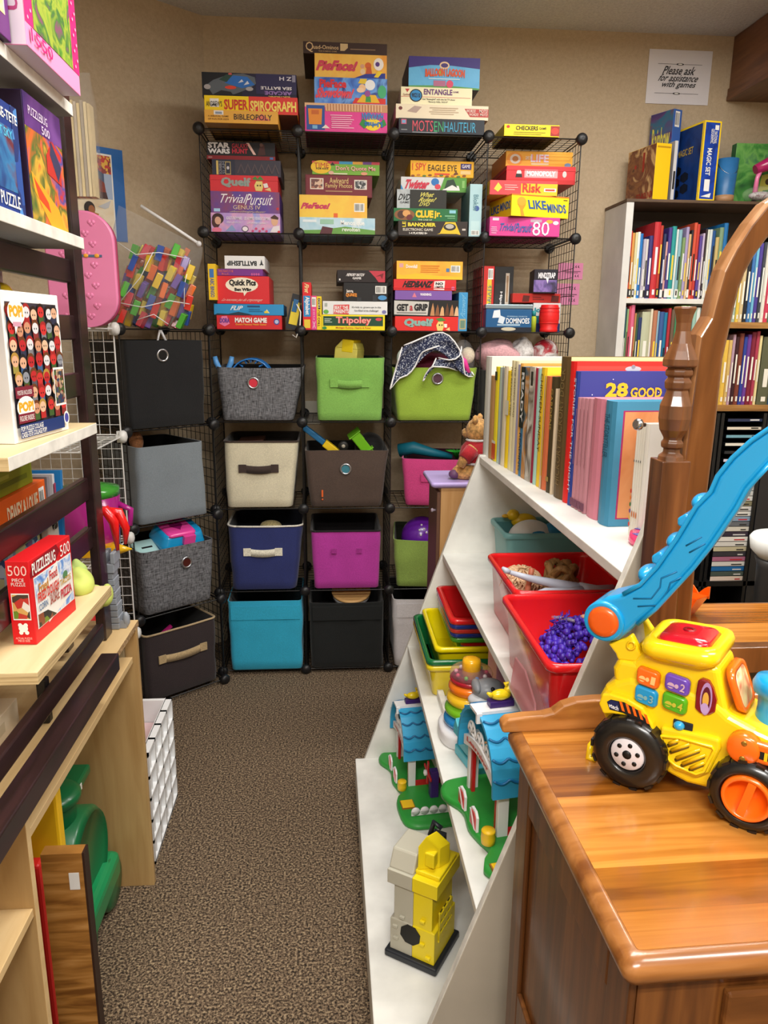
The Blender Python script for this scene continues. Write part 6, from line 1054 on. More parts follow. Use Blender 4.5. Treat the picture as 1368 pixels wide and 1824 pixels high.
t = thing('toy_grass', 'bright green spiky toy plant in the pink bin', 'toy', P6+V((.09, .09, -.01))); mb = MB()
for i in range(14): a = 2*pi*i/14; mb.tube([(0, 0, 0), (.02*cos(a), .02*sin(a), .03), (.05*cos(a), .05*sin(a), .035)], [.004, .004, .0005], C('2c9a30'), 5)
mb.build('blades', t)
# navy and magenta bins, helmet, black bin board
lump('doll_hair', 'straw coloured tuft inside the navy canvas bin', 'toy', (g7.location.x+.04, g7.location.y+.12, g7.location.z+H7-.03), (.05, .03, .025), fab('b8a878', var=.4), seed=5, amp=.5)
t = thing('toy_helmet', 'purple helmet with small stars in the olive bin behind the display shelf', 'helmet', (g9.location.x-.02, g9.location.y+.13, g9.location.z+H9-.02)); pm = gloss('6a24a8')
mb = MB(); mb.ball((0, 0, .0), (.095, .085, .095), pm, 28, 16); mb.build('shell', t)
mb = MB()
for x, z in ((-.01, .07), (.0, .055), (-.02, .05), (.01, .04), (-.015, .03), (.02, -.01), (.03, .0)):
    y = -.086*math.sqrt(max(0, 1-(x/.095)**2-(z/.095)**2)); mb.ball((x, y, z), (.005, .003, .005), WHITE, 6, 4)
mb.build('stars', t)
mb = MB(); mb.box((.028, -.082, .035), (.042, -.074, .05), C('d8d0d8')); mb.build('price_sticker', t)
t = thing('toy_blocks', 'yellow plastic toy beside the purple helmet', 'toy', (g9.location.x+.085, g9.location.y+.10, g9.location.z+H9-.03)); mb = MB(); mb.box((-.02, -.03, -.05), (.03, .03, .06), C('f0cc1e')); mb.build('block', t, bevel=.004)
t = thing('toy_drum', 'tan rimmed round toy lying in the black bin', 'toy', (g11.location.x+.02, g11.location.y+.13, g11.location.z+H11-.02)); mb = MB(); mb.lathe([(.002, 0), (.085, 0), (.085, .03), (.002, .03)], C('c8c8cc'), n=28); mb.build('body', t); mb = MB(); mb.lathe([(.083, .026), (.09, .03), (.088, .038), (.07, .036)], C('dcae70'), n=28); mb.build('rim', t); t.rotation_euler = (R(18), 0, 0)
# tweed corner bin: pet carrier and money box
pc = LO + LU*(PT/2+.04) + LD*.11 + V((0, 0, zsh(1)+.205)); t = thing('toy_pet_carrier', 'blue toy pet carrier with a pink lid and heart window', 'toy', pc, LA); t.rotation_euler = (R(18), 0, LA)
cy_ = gloss('1b9bd8'); pk_ = gloss('ee4aa6')
mb = MB(); mb.loft([rrect(-.095*s, .095*s, -.07*s, .07*s, .03, z) for z, s in ((.0, .85), (.02, .95), (.065, 1.), (.07, 1.03), (.08, 1.03), (.085, 1.), (.11, .93), (.125, .86))], cy_); mb.build('body', t)
mb = MB(); mb.loft([rrect(-.07*s, .05*s, -.06*s, .06*s, .02, z) for z, s in ((.12, 1.08), (.128, 1.02), (.134, .9))], pk_); mb.box((-.015, -.082, .09), (.035, -.066, .125), pk_); mb.build('pink_lid', t)
mb = MB(); mb.prism([(-.01+.028*1.0*sin(a)**3*1.0, .0+.0022*(13*cos(a)-5*cos(2*a)-2*cos(3*a)-cos(4*a)), .1345) for a in [2*pi*i/24 for i in range(24)]], (0, 0, .001), gloss('8a1260')); mb.build('heart_window', t)
mb = MB(); mb.tube([(-.05, -.074, .07), (-.03, -.08, .055), (0, -.076, .07), (.03, -.08, .055), (.05, -.074, .07)], .004, cy_, 8); mb.build('trim', t)
pc = LO + LU*(PT/2-.10) + LD*.12 + V((0, 0, zsh(1)+.19)); t = thing('money_box', 'pale mint plastic toy money box beside the pet carrier', 'toy', pc, LA+R(8)); mb = MB(); mb.box((-.05, -.05, 0), (.05, .05, .085), mat('b4dcdc', .4)); mb.build('body', t, bevel=.012, seg=3); mb = MB(); mb.box((-.02, -.004, .0851), (.025, .004, .0862), BLACK); mb.build('slot', t)
t.rotation_euler = (R(30), 0, LA)
t = thing('toy_wand', 'hot pink plastic strip inside the floor level brown bin', 'toy', LO+LU*.17+LD*.12+V((0, 0, zsh(0)+.24)), LA); mb = MB(); mb.box((-.05, -.006, 0), (.03, .006, .012), C('d8288c')); mb.build('strip', t); t.rotation_euler = (0, R(-28), LA)
lump('plush_toy', 'small brown plush toy peeking over the grey corner bin', 'toy', LO+LU*.09+LD*.12+V((0, 0, zsh(2)+.31)), (.028, .028, .04), fab('8a5c3a', var=.3), seed=6)
mb = MB(); mb.tube([(0, 0, 0), (.0, 0, .06), (.0, 0, .0)], .002, WHITE, 5)
for s_ in (0, 1): 
    mb.bm.clear() if s_ == 0 else None
mb.tube([(-.02, .0, 0), (.0, 0, .07)], .004, mat('d8d8da', .4), 6); mb.tube([(.035, 0, .0), (.0, 0, .07)], .005, mat('d8d8da', .4), 6)
o = mb.build('cable_tie'); o.location = LO+LU*.19+LD*.06+V((0, 0, zsh(3)+.298)); o.rotation_euler = (0, 0, LA); tag(o, 'white plastic tie hanging above the black corner bin', 'tie')
# plush heap behind the books (fourth column)
gx = XR+3.5*PT; gz = zsh(3)
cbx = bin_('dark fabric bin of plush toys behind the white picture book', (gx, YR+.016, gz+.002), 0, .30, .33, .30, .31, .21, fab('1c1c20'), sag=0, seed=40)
lump('plush_blanket', 'dusty pink plush blanket heaped at the left of the dark plush bin', 'plush', (gx-.09, YR+.10, gz+.265), (.10, .09, .075), fab('c99aa0', var=.12, fs=120.), seed=1, amp=.35, fr=16.)
lump('plush_toy', 'fluffy white plush toy in the middle of the dark plush bin', 'plush', (gx+.02, YR+.11, gz+.29), (.06, .05, .05), fab('dcdad8', var=.25, fs=90.), seed=7, amp=.4, fr=30.)
lump('plush_toy', 'red and white plush toy at the right of the dark plush bin', 'plush', (gx+.11, YR+.10, gz+.275), (.06, .06, .07), flow(['b81c2c', '9a1424', 'd8d4d4', '1a1416'], 14.), seed=9, amp=.2)
lump('patchwork_cushion', 'patchwork cushion with blue and cream diamonds along the front of the plush bin', 'cushion', (gx+.06, YR+.04, gz+.225), (.10, .03, .035), art(['2c4050', 'd8d0c0', '5a3a3c', '3a6a6c', 'e4dccc'], 60.), seed=2, amp=.1)
# wall socket behind the rack
a = aY(557, 735, Y1); mb = MB(); mb.box((a.x-.035, Y1-.008, a.z-.055), (a.x+.035, Y1-.0005, a.z+.055), mat('ded8c8', .5)); o = mb.build('wall_socket', bevel=.003); tag(o, 'cream wall socket on the wall behind the light green bin', 'socket')
# ================================================================== things on the white display unit
ZT = SH[3]
def dbook(label, x0, x1, yt, col, d, items=(), spine=(), pages=True, name='picture_book', group='picture books on the white display shelf', thick=None, off=0.0, hard=.0):
    yb = lambda x: 815+.5927*(x-868)
    A_, B_ = aZ(x0, yb(x0), ZT), aZ(x1, yb(x1), ZT); w = thick or (A_-B_).length; ax = (B_-A_).normalized(); ang = math.atan2(ax.y, ax.x)
    mid = (A_+B_)/2; h = aX((x0+x1)/2, yt, mid.x).z - ZT
    cm = card(col); mb = MB(); t = min(.003, w*.25); r = min(w*.35, .006)
    prof = [(0, d), (0, r), (w*.2, r*.3), (w*.5, 0), (w*.8, r*.3), (w, r), (w, d), (w-t, d), (w-t, r+t), (t, r+t), (t, d)]
    mb.prism([(x, y, 0) for x, y in prof], (0, 0, h), cm); e_ = .004+hard
    mb.box((t, r+t, e_), (w-t, d-e_, h-e_), mat('ece6d6', .8))
    o = mb.build(name); o.location = A_+V((off, 0, .0005)); o.rotation_euler = (0, 0, ang); tag(o, label, 'book', group)
    tb = MB(); draw(tb, Face((w, r, 0), (0, 1, 0), (0, 0, 1), d-r, h), list(items))
    if len(tb.bm.verts): MBraw(tb, 'cover_print', o)
    else: tb.bm.free()
    tb = MB(); draw(tb, Face((0, -.0003, 0), (1, 0, 0), (0, 0, 1), w, h), list(spine))
    if len(tb.bm.verts): MBraw(tb, 'spine_print', o)
    else: tb.bm.free()
    return o
def sp(c, a=.3, b=.9, txt=None, rot=-90): return [T(.25, a, .75, b, txt, c, rot, .01)] if txt else [Q(.35, a, .65, b, c)]
dbook('tall white picture book with a ringed circle cover, farthest on the display shelf', 857, 866, 634, 'd9dad6', .30, [E_(.55, .5, .40, .36, '5a4650'), E_(.55, .5, .385, .345, 'e8e2e4'), E_(.55, .5, .36, .32, '8c8688')])
dbook('kraft brown thin book in front of the tall white book', 867, 874, 668, 'b98d5c', .2, [Q(.05, .05, .95, .95, 'c29a68')])
dbook('yellow book with an orange spine foot near the far end of the display shelf', 875, 881, 652, 'eedc2e', .23, [Q(.0, .0, 1, 1, 'f0e050')], [Q(0, .02, 1, .19, 'd8582a'), Q(0, .19, 1, .22, 'eceae0'), Q(.2, .86, .8, .95, '2a2a2a')])
dbook('pale mint book beside the yellow one with the orange foot', 881.5, 888, 653, 'b8cfc4', .23)
dbook('cream book with a lilac edge on the display shelf', 888.5, 895, 651, 'ded2b8', .23, spine=[Q(0, 0, .25, 1, '9a8aa4')])
dbook('narrow bright yellow book between two cream ones', 895.5, 901, 659, 'f0cf22', .21, spine=[Q(0, .55, 1, .7, 'e8e4d0')])
dbook('tall cream book with tiny brown spine lettering, left of the other cream book', 901.5, 906.5, 641, 'dcd2a6', .25, spine=sp('7a6a4a', .5, .95, 'THE READING TREE'))
dbook('tall cream book with tiny brown spine lettering, right of the other cream book', 907, 912, 642, 'd8cfaa', .25, spine=sp('7a6a4a', .5, .95, 'THE READING ROAD'))
dbook('lilac grey thin book beside the cream pair', 912.5, 916, 648, '8e8aa6', .24)
dbook('thin tan orange book between the lilac and the blue ones', 916.5, 919.5, 646, 'cf9a4c', .24)
dbook('blue and black magazine with white spine letters', 920, 927, 652, '3e7ba2', .24, [Q(0, 0, 1, 1, '16181e')], [Q(0, .45, 1, 1, '16181e'), T(.2, .5, .8, .95, 'READY', 'e8ecf0', -90, .03), T(.25, .05, .75, .4, 'READING', '1a3a5c', -90, .02)])
dbook('dark glossy photo covered book on the display shelf', 927.5, 934, 653, '23222a', .24, spine=[Q(0, 0, 1, 1, flow(['1a1a20', '5a6a7a', 'c88a3c', 'd8d4d0', '2a2a34'], 9.))])
dbook('pale photo covered book with black heads of letters on its spine', 934.5, 942, 652, 'c9c3b4', .24, [Q(0, 0, 1, 1, 'e9e6e0')], [Q(0, 0, 1, 1, flow(['d8d0c0', 'e4e0d8', '6a5a4a', 'b86a3c'], 10.)), Q(.3, .84, .8, .96, '2a2622')])
dbook('thin maroon book beside the photo covered pair', 942.5, 945.5, 654, '8c2038', .23)
dbook('thin pale blue green book beside the maroon one', 946, 950.5, 655, '9cc4bc', .23)
dbook('bright yellow picture book with dark spine letters, largest yellow one', 951, 959, 653, 'ecc62c', .25, [Q(0, 0, 1, 1, 'f0cc38'), Q(.1, .9, .5, .93, 'd8a020')], sp('6a5418', .3, .95, 'CHICKEN SUNDAY'))
dbook('cream edged terracotta orange book with a worn corner', 960, 968, 668, 'cf6d44', .235, [Q(0, 0, 1, 1, 'd4744c')], [Q(0, 0, .25, 1, 'd8b48c'), Q(.0, .0, .4, .12, 'd8c0a0')])
dbook('dark olive brown book with gold spine specks', 969, 977, 669, '453a22', .24, spine=sp('b89a4c', .55, .9, 'GARDENS') + [Q(.2, .1, .8, .14, 'a88a44')])
dbook('thin cream card standing between the brown books', 977.5, 980, 690, 'c9b69a', .2)
dbook('tall brown book with embossed spine words and a cream top edge', 981.5, 997, 634, '5f4a2a', .32, [Q(0, 0, 1, 1, '8a744a'), Q(0, .96, 1, 1, 'e8dca0')], [T(.3, .1, .75, .92, 'HICKORY DICKORY DOCK', '8a7448', 90, .0)], name='picture_book')
dbook('tall red picture book behind the dark blue night story book', 998, 1007, 642, 'd8211e', .31, [Q(0, 0, 1, 1, 'e8302a'), Q(0, .9, 1, .97, 'f0453c'), E_(.42, .95, .06, .02, 'b8b8c4'), ('e', .42, .965, .015, .014, C('8a8a98'))])
sk = [('e', rr_.uniform(.05, .95), rr_.uniform(.6, .97), .004, .004, C('d8dcf0')) for rr_ in [random.Random(4)] for _ in range(26)]
dbook('dark blue story book with big yellow numerals and stars on its cover', 1007.5, 1014, 659, '2c3f8e', .305, [Q(0, 0, 1, 1, '3b3f8e'), E_(.62, .62, .32, .12, 'd8a070')] + sk + [T(.19, .815, .36, .92, '28', 'f2b82c', 0, .04), T(.38, .81, .62, .885, 'GOOD', 'f2b82c', 0, .03), T(.65, .81, .95, .885, 'NIGHT', 'f2b82c', 0, .03), T(.5, .70, .9, .75, 'STORIES', 'f2c85c', 0, .03)], sp('d8dcf0', .1, .95, 'STORIES FOR THE NIGHT'))
for k in range(4): dbook('thin faded pink fabric spined book, %s of the row of pink ones' % ('far end', 'second', 'third', 'fourth')[k], 1014.5+6.2*k, 1020+6.2*k, 705+.5*k, 'b9808c', .21, spine=[Q(0, .02, 1, .09, '6a2a4c'), Q(.2, .4, .35, .9, 'a86c7c')])
dbook('thicker plain pink spined book at the near end of the pink row', 1039.5, 1058, 706, 'cf7f92', .215)
peach = flow(['d8844c', 'e8a06c', 'e09058'], 7.)
dbook('light blue bordered book with a peach coloured cover', 1059.5, 1077, 710, '3f88ac', .235, [Q(0, 0, 1, 1, '4a92b8'), Q(.06, .06, .95, .93, 'b0306c'), Q(.075, .07, .94, .92, peach), ('p', [(.24, .08), (.3, .3), (.36, .36), (.44, .3), (.5, .08)], C('7a9a5c')), E_(.36, .37, .07, .05, 'e8c8a0'), T(.55, .80, .68, .88, 'UNCLE', '8a5a3a', 0, .0)], [T(.25, .55, .7, .9, 'THE STORYTELLER', '1c4a64', -90, .0)])
for k in range(4): dbook('thin white paperback with small flower prints on its spine, %s of the white set' % ('farthest', 'second', 'third', 'fourth')[k], 1099+3.4*k, 1102+3.4*k, 749, 'e4e1d6', .17, spine=[Q(.3, .66, .7, .68, '6a6a6a')] + [E_(.5, .1+.06*q, .4, .02, ('d8402c', 'e8b02c', '6a3a8a', '3a7a3c', 'e07a2c')[(q+k) % 5]) for q in range(6)] if k < 1 else [Q(.3, .66, .7, .68, '6a6a6a'), E_(.5, .2, .3, .03, 'd8782c')], off=.02)
dbook('white paperback with a purple framed cover and round badge, nearest of the white set', 1113, 1118, 750, 'e9e7e0', .16, [Q(.0, .0, 1, 1, 'eeecea'), E_(.50, .82, .2, .10, '3a4a9a'), E_(.50, .82, .17, .085, 'e8eef4'), E_(.46, .83, .08, .05, '8ab8d8'), Q(.44, .76, .66, .79, 'a83c6c'), Q(.2, .06, .98, .62, '2c2438'), Q(.215, .07, .98, .61, 'd6ccd8'), ('p', [(.28, .46), (.36, .50), (.44, .46), (.36, .40)], C('2c2438')), ('p', [(.28, .28), (.36, .32), (.44, .28), (.36, .24)], C('2c2438')), ('p', [(.355, .2), (.365, .2), (.365, .56), (.355, .56)], C('2c2438')), T(.5, .02, .98, .05, 'the books of', '6a6a6a')], off=.02)
p = aZ(1132, 972, ZT); t = thing('toy_ring', 'pink and purple plastic toy ring at the near end of the top shelf', 'toy', p+V((.035, .005, .001)))
mb = MB(); mb.lathe([(.024, 0), (.042, 0), (.044, .006), (.042, .02), (.026, .02), (.024, .012), (.024, 0)], gloss('e8487c'), n=24, caps=False); mb.build('ring', t); mb = MB()
for k in range(4): a = k*pi/2; mb.prism([(.028*cos(a+b_), .028*sin(a+b_), .0202) for b_ in (0, .3, .6)] + [(.041*cos(a+b_), .041*sin(a+b_), .0202) for b_ in (.6, .3, 0)], (0, 0, .001), gloss('4a4ab0'))
mb.build('inlay', t)
gbox('game_box', 'flat olive and dark box standing behind the tall picture books', 'box', (.80, 1.90, ZT+.001), (1, 0, 0), .13, .30, .03, C('26261c'), items=[Q(0, .93, .85, 1, '8a8a2c'), Q(.85, .9, .92, 1, 'e4e4e0'), Q(.92, .88, 1, 1, 'c8cf2c')])
# ------------------------------------------------------------------ trays and tubs
def tub(name, label, x0, x1, y0, y1, z, h, col, tap=.012, rim=.009, ang=0, group=None, m=None, inner=None):
    m = m or gloss(col); cx, cy = (x0+x1)/2, (y0+y1)/2; w, d = (x1-x0)/2, (y1-y0)/2
    t = thing(name, label, 'tub', (cx, cy, z), ang, group)
    R_ = lambda s, zz, r=.02: rrect(-w+s, w-s, -d+s, d-s, r, zz, 4)
    mb = MB(); mb.loft([R_(tap+rim, 0), R_(tap+rim-.003, .003), R_(rim, h-.012)], m, caps=(True, False)); mb.loft([R_(rim+.003, h-.012), R_(tap+rim+.002, .005)], inner or m, caps=(False, True)); mb.build('body', t)
    mb = MB(); mb.loft([R_(rim, h-.016), R_(.002, h-.016), R_(0, h-.012), R_(0, h-.004), R_(.003, h), R_(rim-.001, h), R_(rim+.003, h-.004), R_(rim+.003, h-.014)], m, caps=(False, False)); mb.build('rim', t)
    return t
z3s = SH[2]+.001
tub('storage_tray', 'red plastic tray of dolls, far one on the middle shelf', .395, .66, 1.49, 1.785, z3s, .145, 'd81a1e')
tub('storage_tray', 'red plastic tray holding curly purple doll hair, near one on the middle shelf', .362, .66, 1.128, 1.482, z3s, .145, 'dd1c22')
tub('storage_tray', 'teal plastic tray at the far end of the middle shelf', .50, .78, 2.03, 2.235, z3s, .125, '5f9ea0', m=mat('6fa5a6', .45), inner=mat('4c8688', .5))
# shoe and yellow toy in the teal tray
t = thing('toy_shoe', 'white and blue toy shoe lying in the teal tray', 'shoe', (.60, 2.12, z3s+.06)); mb = MB(); mb.ball((0, 0, .03), (.07, .045, .055), mat('e4e4e2', .5), 18, 10); mb.build('upper', t, sub=1); mb = MB(); mb.ball((.01, -.012, .035), (.04, .042, .03), mat('2482b4', .4), 16, 8); mb.ball((.07, .0, .045), (.045, .03, .03), mat('2482b4', .4), 14, 8); mb.build('blue_patch', t)
t = thing('toy_duck', 'yellow plastic toy duck in the teal tray', 'toy', (.60, 2.20, z3s+.09)); mb = MB(); mb.ball((0, 0, .03), (.04, .02, .025), gloss('e8c41e')); mb.ball((-.035, -.0, .05), (.02, .016, .018), gloss('e8c41e')); mb.ball((-.058, 0, .047), (.012, .01, .006), gloss('d8a81c')); mb.build('body', t)
mb = MB(); mb.box((-.05, -.02, 0), (.05, .02, .05), C('1c1a1c')); o = mb.build('toy_block', bevel=.006); o.location = (.68, 2.17, z3s+.06); tag(o, 'black plastic toy piece behind the toy shoe', 'toy')
# doll hair, legs, arms
def strands(mb, c, n, L, m, seed, spread=.03, droop=.03, r=.0016, dirx=0., curl=0.):
    rr = random.Random(seed)
    for i in range(n):
        a = rr.uniform(0, 2*pi); q = rr.uniform(.2, 1); p0 = V(c)+V((rr.uniform(-1, 1)*spread*.5, rr.uniform(-1, 1)*spread*.5, 0))
        d = V((cos(a)*spread*2*q+dirx, sin(a)*spread*2*q, rr.uniform(.2, 1)*droop)); pts = []
        for k in range(7): s_ = k/6; pts.append(p0+d*s_*L/.05*.6+V((curl*sin(9*s_+i), curl*cos(8*s_+i), -.03*s_*s_*L/.05)))
        mb.tube(pts, [r, r, r, r*.9, r*.8, r*.6, r*.3], m, 4)
skin = mat('e2ac90', .45); pale = mat('b8bfd0', .4)
def limb(mb, pts, rs, m): mb.tube(pts, rs, m, 10)
zt = z3s+.055
t = thing('doll', 'doll with long pale blonde hair lying in the far red tray', 'doll', (.46, 1.66, zt)); hm = mat('d9b18a', .6)
mb = MB(); mb.ball((0, .02, .045), (.046, .056, .032), hm); rr = random.Random(6)
for i in range(300):
    a = rr.uniform(0, 2*pi); e = rr.uniform(.15, 1.4); P = lambda e_, q: V((.049*cos(e_)*cos(a+q), .02+.059*cos(e_)*sin(a+q), .045+.035*sin(e_)))
    q = rr.uniform(-.35, .35); mb.tube([P(e-.22*k, q*k*.4)+V((0, 0, .002+.004*rr.random()))*(k > 0) for k in range(5)], [.0022, .002, .0018, .0012, .0004], hm if i % 3 else mat('e6c8a0', .6), 4)
strands(mb, (-.03, .0, .07), 26, .035, hm, 1, .04, .03, .001)
mb.ball((0, .02, .03), (.03, .04, .02), hm); o = mb.build('hair', t); tag(o, kind='stuff')
mb = MB(); limb(mb, [(-.03, -.06, .0), (-.005, -.05, .04), (.0, -.055, .09), (.003, -.052, .105)], [.009, .008, .006, .007], mat('b8684c', .45)); mb.build('arm', t)
mb = MB(); limb(mb, [(-.05, -.13, .03), (.0, -.12, .035), (.06, -.10, .03)], [.012, .016, .02], mat('e0b896', .45)); mb.build('leg', t)
t = thing('doll', 'doll with thick honey coloured hair at the back of the far red tray', 'doll', (.555, 1.68, zt)); hm2 = mat('a07a48', .6)
mb = MB(); mb.ball((0, 0, .035), (.05, .045, .035), hm2)
for k in range(30): a = k*.5; mb.tube([(.05*cos(a+b_)*(.5+.1*b_), .05*sin(a+b_)*(.5+.1*b_), .06+.03*sin(b_*1.9+a*1.7)) for b_ in [.35*q for q in range(8)]], [.006, .008, .009, .008, .009, .007, .006, .003], hm2 if k % 2 else mat('8a6638', .6), 7)
mb.build('hair', t); mb = MB(); mb.ball((0, -.03, .02), (.035, .03, .03), mat('7a4a34', .5)); mb.build('head', t)
t = thing('doll', 'pale grey blue doll lying with its legs over the rim of the far red tray', 'doll', (.50, 1.53, z3s+.10))
mb = MB(); limb(mb, [(.06, .02, .02), (.03, .01, .022), (-.03, -.01, .034), (-.07, -.02, .028)], [.016, .013, .009, .005], pale); limb(mb, [(-.07, -.02, .028), (-.078, -.022, .02), (-.085, -.03, .012)], [.005, .007, .003], pale); mb.build('leg', t)
mb = MB(); limb(mb, [(.06, .04, .02), (.02, .045, .03), (-.05, .05, .045), (-.095, .05, .06)], [.016, .012, .008, .005], pale); limb(mb, [(-.095, .05, .06), (-.104, .05, .064), (-.112, .055, .07)], [.005, .007, .003], pale); mb.build('leg', t)
mb = MB(); limb(mb, [(.06, .03, .02), (.10, .035, .015), (.14, .04, .01)], [.02, .016, .02], pale); mb.build('torso', t)
lump('doll_dress', 'crumpled grey doll dress at the right of the far red tray', 'doll clothes', (.62, 1.57, zt+.02), (.05, .06, .045), fab('5a6468', var=.15), seed=3, amp=.4, fr=20)
t = thing('doll', 'doll with a mass of curly purple hair in the near red tray', 'doll', (.50, 1.32, z3s+.05)); pu = mat('4a2fb4', .4, var=.25, vs=60.)
mb = MB(); rr = random.Random(9)
for i in range(620):
    a = rr.uniform(0, 2*pi); q = rr.uniform(0, 1)**.5; x, y = .09*q*cos(a), .125*q*sin(a); z = .075*(1-q*q)+rr.uniform(-.012, .014)
    mb.ball((x, y, z+.01), rr.uniform(.0045, .0085), pu, 6, 4)
for i in range(46):
    a = rr.uniform(0, 2*pi); q = rr.uniform(.3, 1); x, y = .085*q*cos(a), .12*q*sin(a); z0 = .08*(1-q*q*.6)
    mb.tube([(x+.006*cos(1.9*k), y+.006*sin(1.9*k), z0+.0045*k) for k in range(8)], .0014, pu, 4)
o = mb.build('curly_hair', t); tag(o, kind='stuff')
mb = MB(); cl = mat('ece6ee', .12, 'clear', alpha=.45)
for k in range(5): mb.tube([(-.06+.006*k, .05, .085), (-.02+.006*k, .02-.01*k, .088), (.02, -.03-.008*k, .075), (.06, -.05-.008*k, .06)], .003, cl, 6)
mb.build('clear_strap', t)
def dollhand(t, P, rz, m, nm='arm'):
    mb = MB(); mb.T = M.Translation(P) @ M.Rotation(rz, 4, 'Z')
    limb(mb, [(.09, 0, -.02), (.05, 0, .0), (.015, 0, .012), (.0, 0, .014)], [.02, .016, .010, .009], m)
    for k, (dy, L) in enumerate(((-.006, .026), (-.002, .03), (.002, .029), (.006, .024))): mb.tube([(0, dy*.6, .014), (-L*.5, dy, .017), (-L, dy*1.2, .013)], [.0038, .0032, .0018], m, 6)
    mb.tube([(.008, .008, .012), (-.006, .014, .018), (-.014, .014, .016)], [.004, .0035, .002], m, 6); mb.build(nm, t)
t = thing('doll', 'bare pink doll reaching out of the near red tray', 'doll', (.53, 1.20, z3s+.06))
dollhand(t, (-.04, .06, .10), R(-35), skin); dollhand(t, (-.02, .0, .055), R(-20), skin)
mb = MB(); limb(mb, [(.07, .02, .0), (.05, .01, .0), (.02, .0, -.02)], [.032, .035, .03], skin); mb.ball((.06, .06, .05), (.022, .022, .02), mat('b48ad8', .4)); mb.build('torso', t); mb = MB(); mb.ball((.01, -.03, .0), (.03, .02, .022), mat('a070c8', .4)); mb.build('bodice', t)
pkl = thing('pink_lid', 'translucent pink plastic lid standing against the near red tray', 'lid', (.37, 1.20, z3s)); mb = MB()
mb.prism([(0, .10, .0), (0, -.06, .0), (0, -.075, .02), (0, -.06, .05), (0, .02, .075), (0, .09, .07)], (-.004, 0, 0), mat('f0b4bc', .3, 'clear', alpha=.75)); o = mb.build('panel', pkl, bevel=.002); pkl.rotation_euler = (0, R(4), 0); pkl.location = (.358, 1.24, z3s)
# nested tubs on the lower shelf
z2s = SH[1]+.001
nt = [('yellow plastic tub at the bottom of the nested tubs, under the dark green one', .268, .50, 1.895, 2.255, 0, .10, 'e8cf1e'), ('dark green plastic tub nested in the lowest yellow one', .268, .50, 1.895, 2.255, .016, .10, '0a6a38'),
      ('bright yellow plastic tub leaning inside the dark green tub', .296, .525, 1.935, 2.255, .036, .10, 'f2dc0a'), ('leaf green plastic tub under the red and blue stack', .342, .56, 1.945, 2.225, .066, .095, '3f8f28'),
      ('blue plastic tub, lower of the two blue ones in the stack', .340, .56, 1.94, 2.22, .083, .095, '1c2f86'), ('red plastic tub, lower of the two red ones in the stack', .338, .56, 1.935, 2.22, .098, .095, 'c8322c'),
      ('blue plastic tub, upper of the two blue ones in the stack', .336, .56, 1.93, 2.22, .113, .095, '1e348e'), ('red plastic tub on top of the stack', .334, .56, 1.925, 2.22, .128, .095, 'd61a1e')]
for lb, x0, x1, y0, y1, dz, h, c_ in nt: tub('plastic_tub', lb, x0, x1, y0, y1, z2s+dz, h, c_, group='nested coloured tubs', rim=.015 if dz > .06 else .010, tap=.022 if dz > .06 else .014)
# stacking rings
rg = thing('stacking_rings', 'toy tower of coloured stacking rings with a yellow peg on the lower shelf', 'toy', (.352, 1.705, z2s))
mb = MB(); mb.loft([[(x*s, y*s, z) for x, y in [(.085*cos(a)*(1+.08*cos(3*a)), .08*sin(a)*(1+.08*cos(3*a))) for a in [2*pi*i/30 for i in range(30)]]] for z, s in ((0, .97), (.004, 1), (.026, .99), (.032, .95), (.034, .85))], mat('e6e6ea', .35)); mb.build('base', rg)
zr = .034
for nm, r, th, c_ in (('blue_ring', .066, .030, '1b86cc'), ('green_ring', .064, .030, '74b822'), ('yellow_ring', .060, .032, 'f0c224'), ('orange_ring', .056, .032, 'f07a14')):
    mb = MB(); mb.lathe([(.02, zr+th/2)] + [(r-.018+.018*cos(a), zr+th/2+th*.5*sin(a)) for a in [-pi/2+pi*i/10 for i in range(11)]] + [(.02, zr+th/2)], gloss(c_), n=32, caps=False); mb.build(nm, rg); zr += th-.002
mb = MB(); mb.lathe([(.02, zr), (.05, zr), (.053, zr+.008), (.05, zr+.012)], gloss('b0142c'), n=30); mb.build('red_ring', rg)
mb = MB(); mb.lathe([(.018, zr+.012), (.051, zr+.012), (.054, zr+.020), (.05, zr+.030), (.022, zr+.032)], mat('e6ccd8', .1, 'clear', alpha=.45), n=30); cr_ = mb.build('clear_ring', rg)
for k in range(9): a = k*.7; mb = MB(); mb.ball((.038*cos(a), .038*sin(a), zr+.021), .0055, gloss(('d83a5c', '6ab83c', '3c8ac8', 'f0e8e8', 'e8a8b8')[k % 5]), 8, 6); mb.build('bead', cr_)
mb = MB(); mb.lathe([(.024, zr+.01), (.0235, zr+.05), (.021, zr+.058), (.012, zr+.061), (.001, zr+.061)], gloss('f4b41c'), n=24); mb.build('peg', rg)
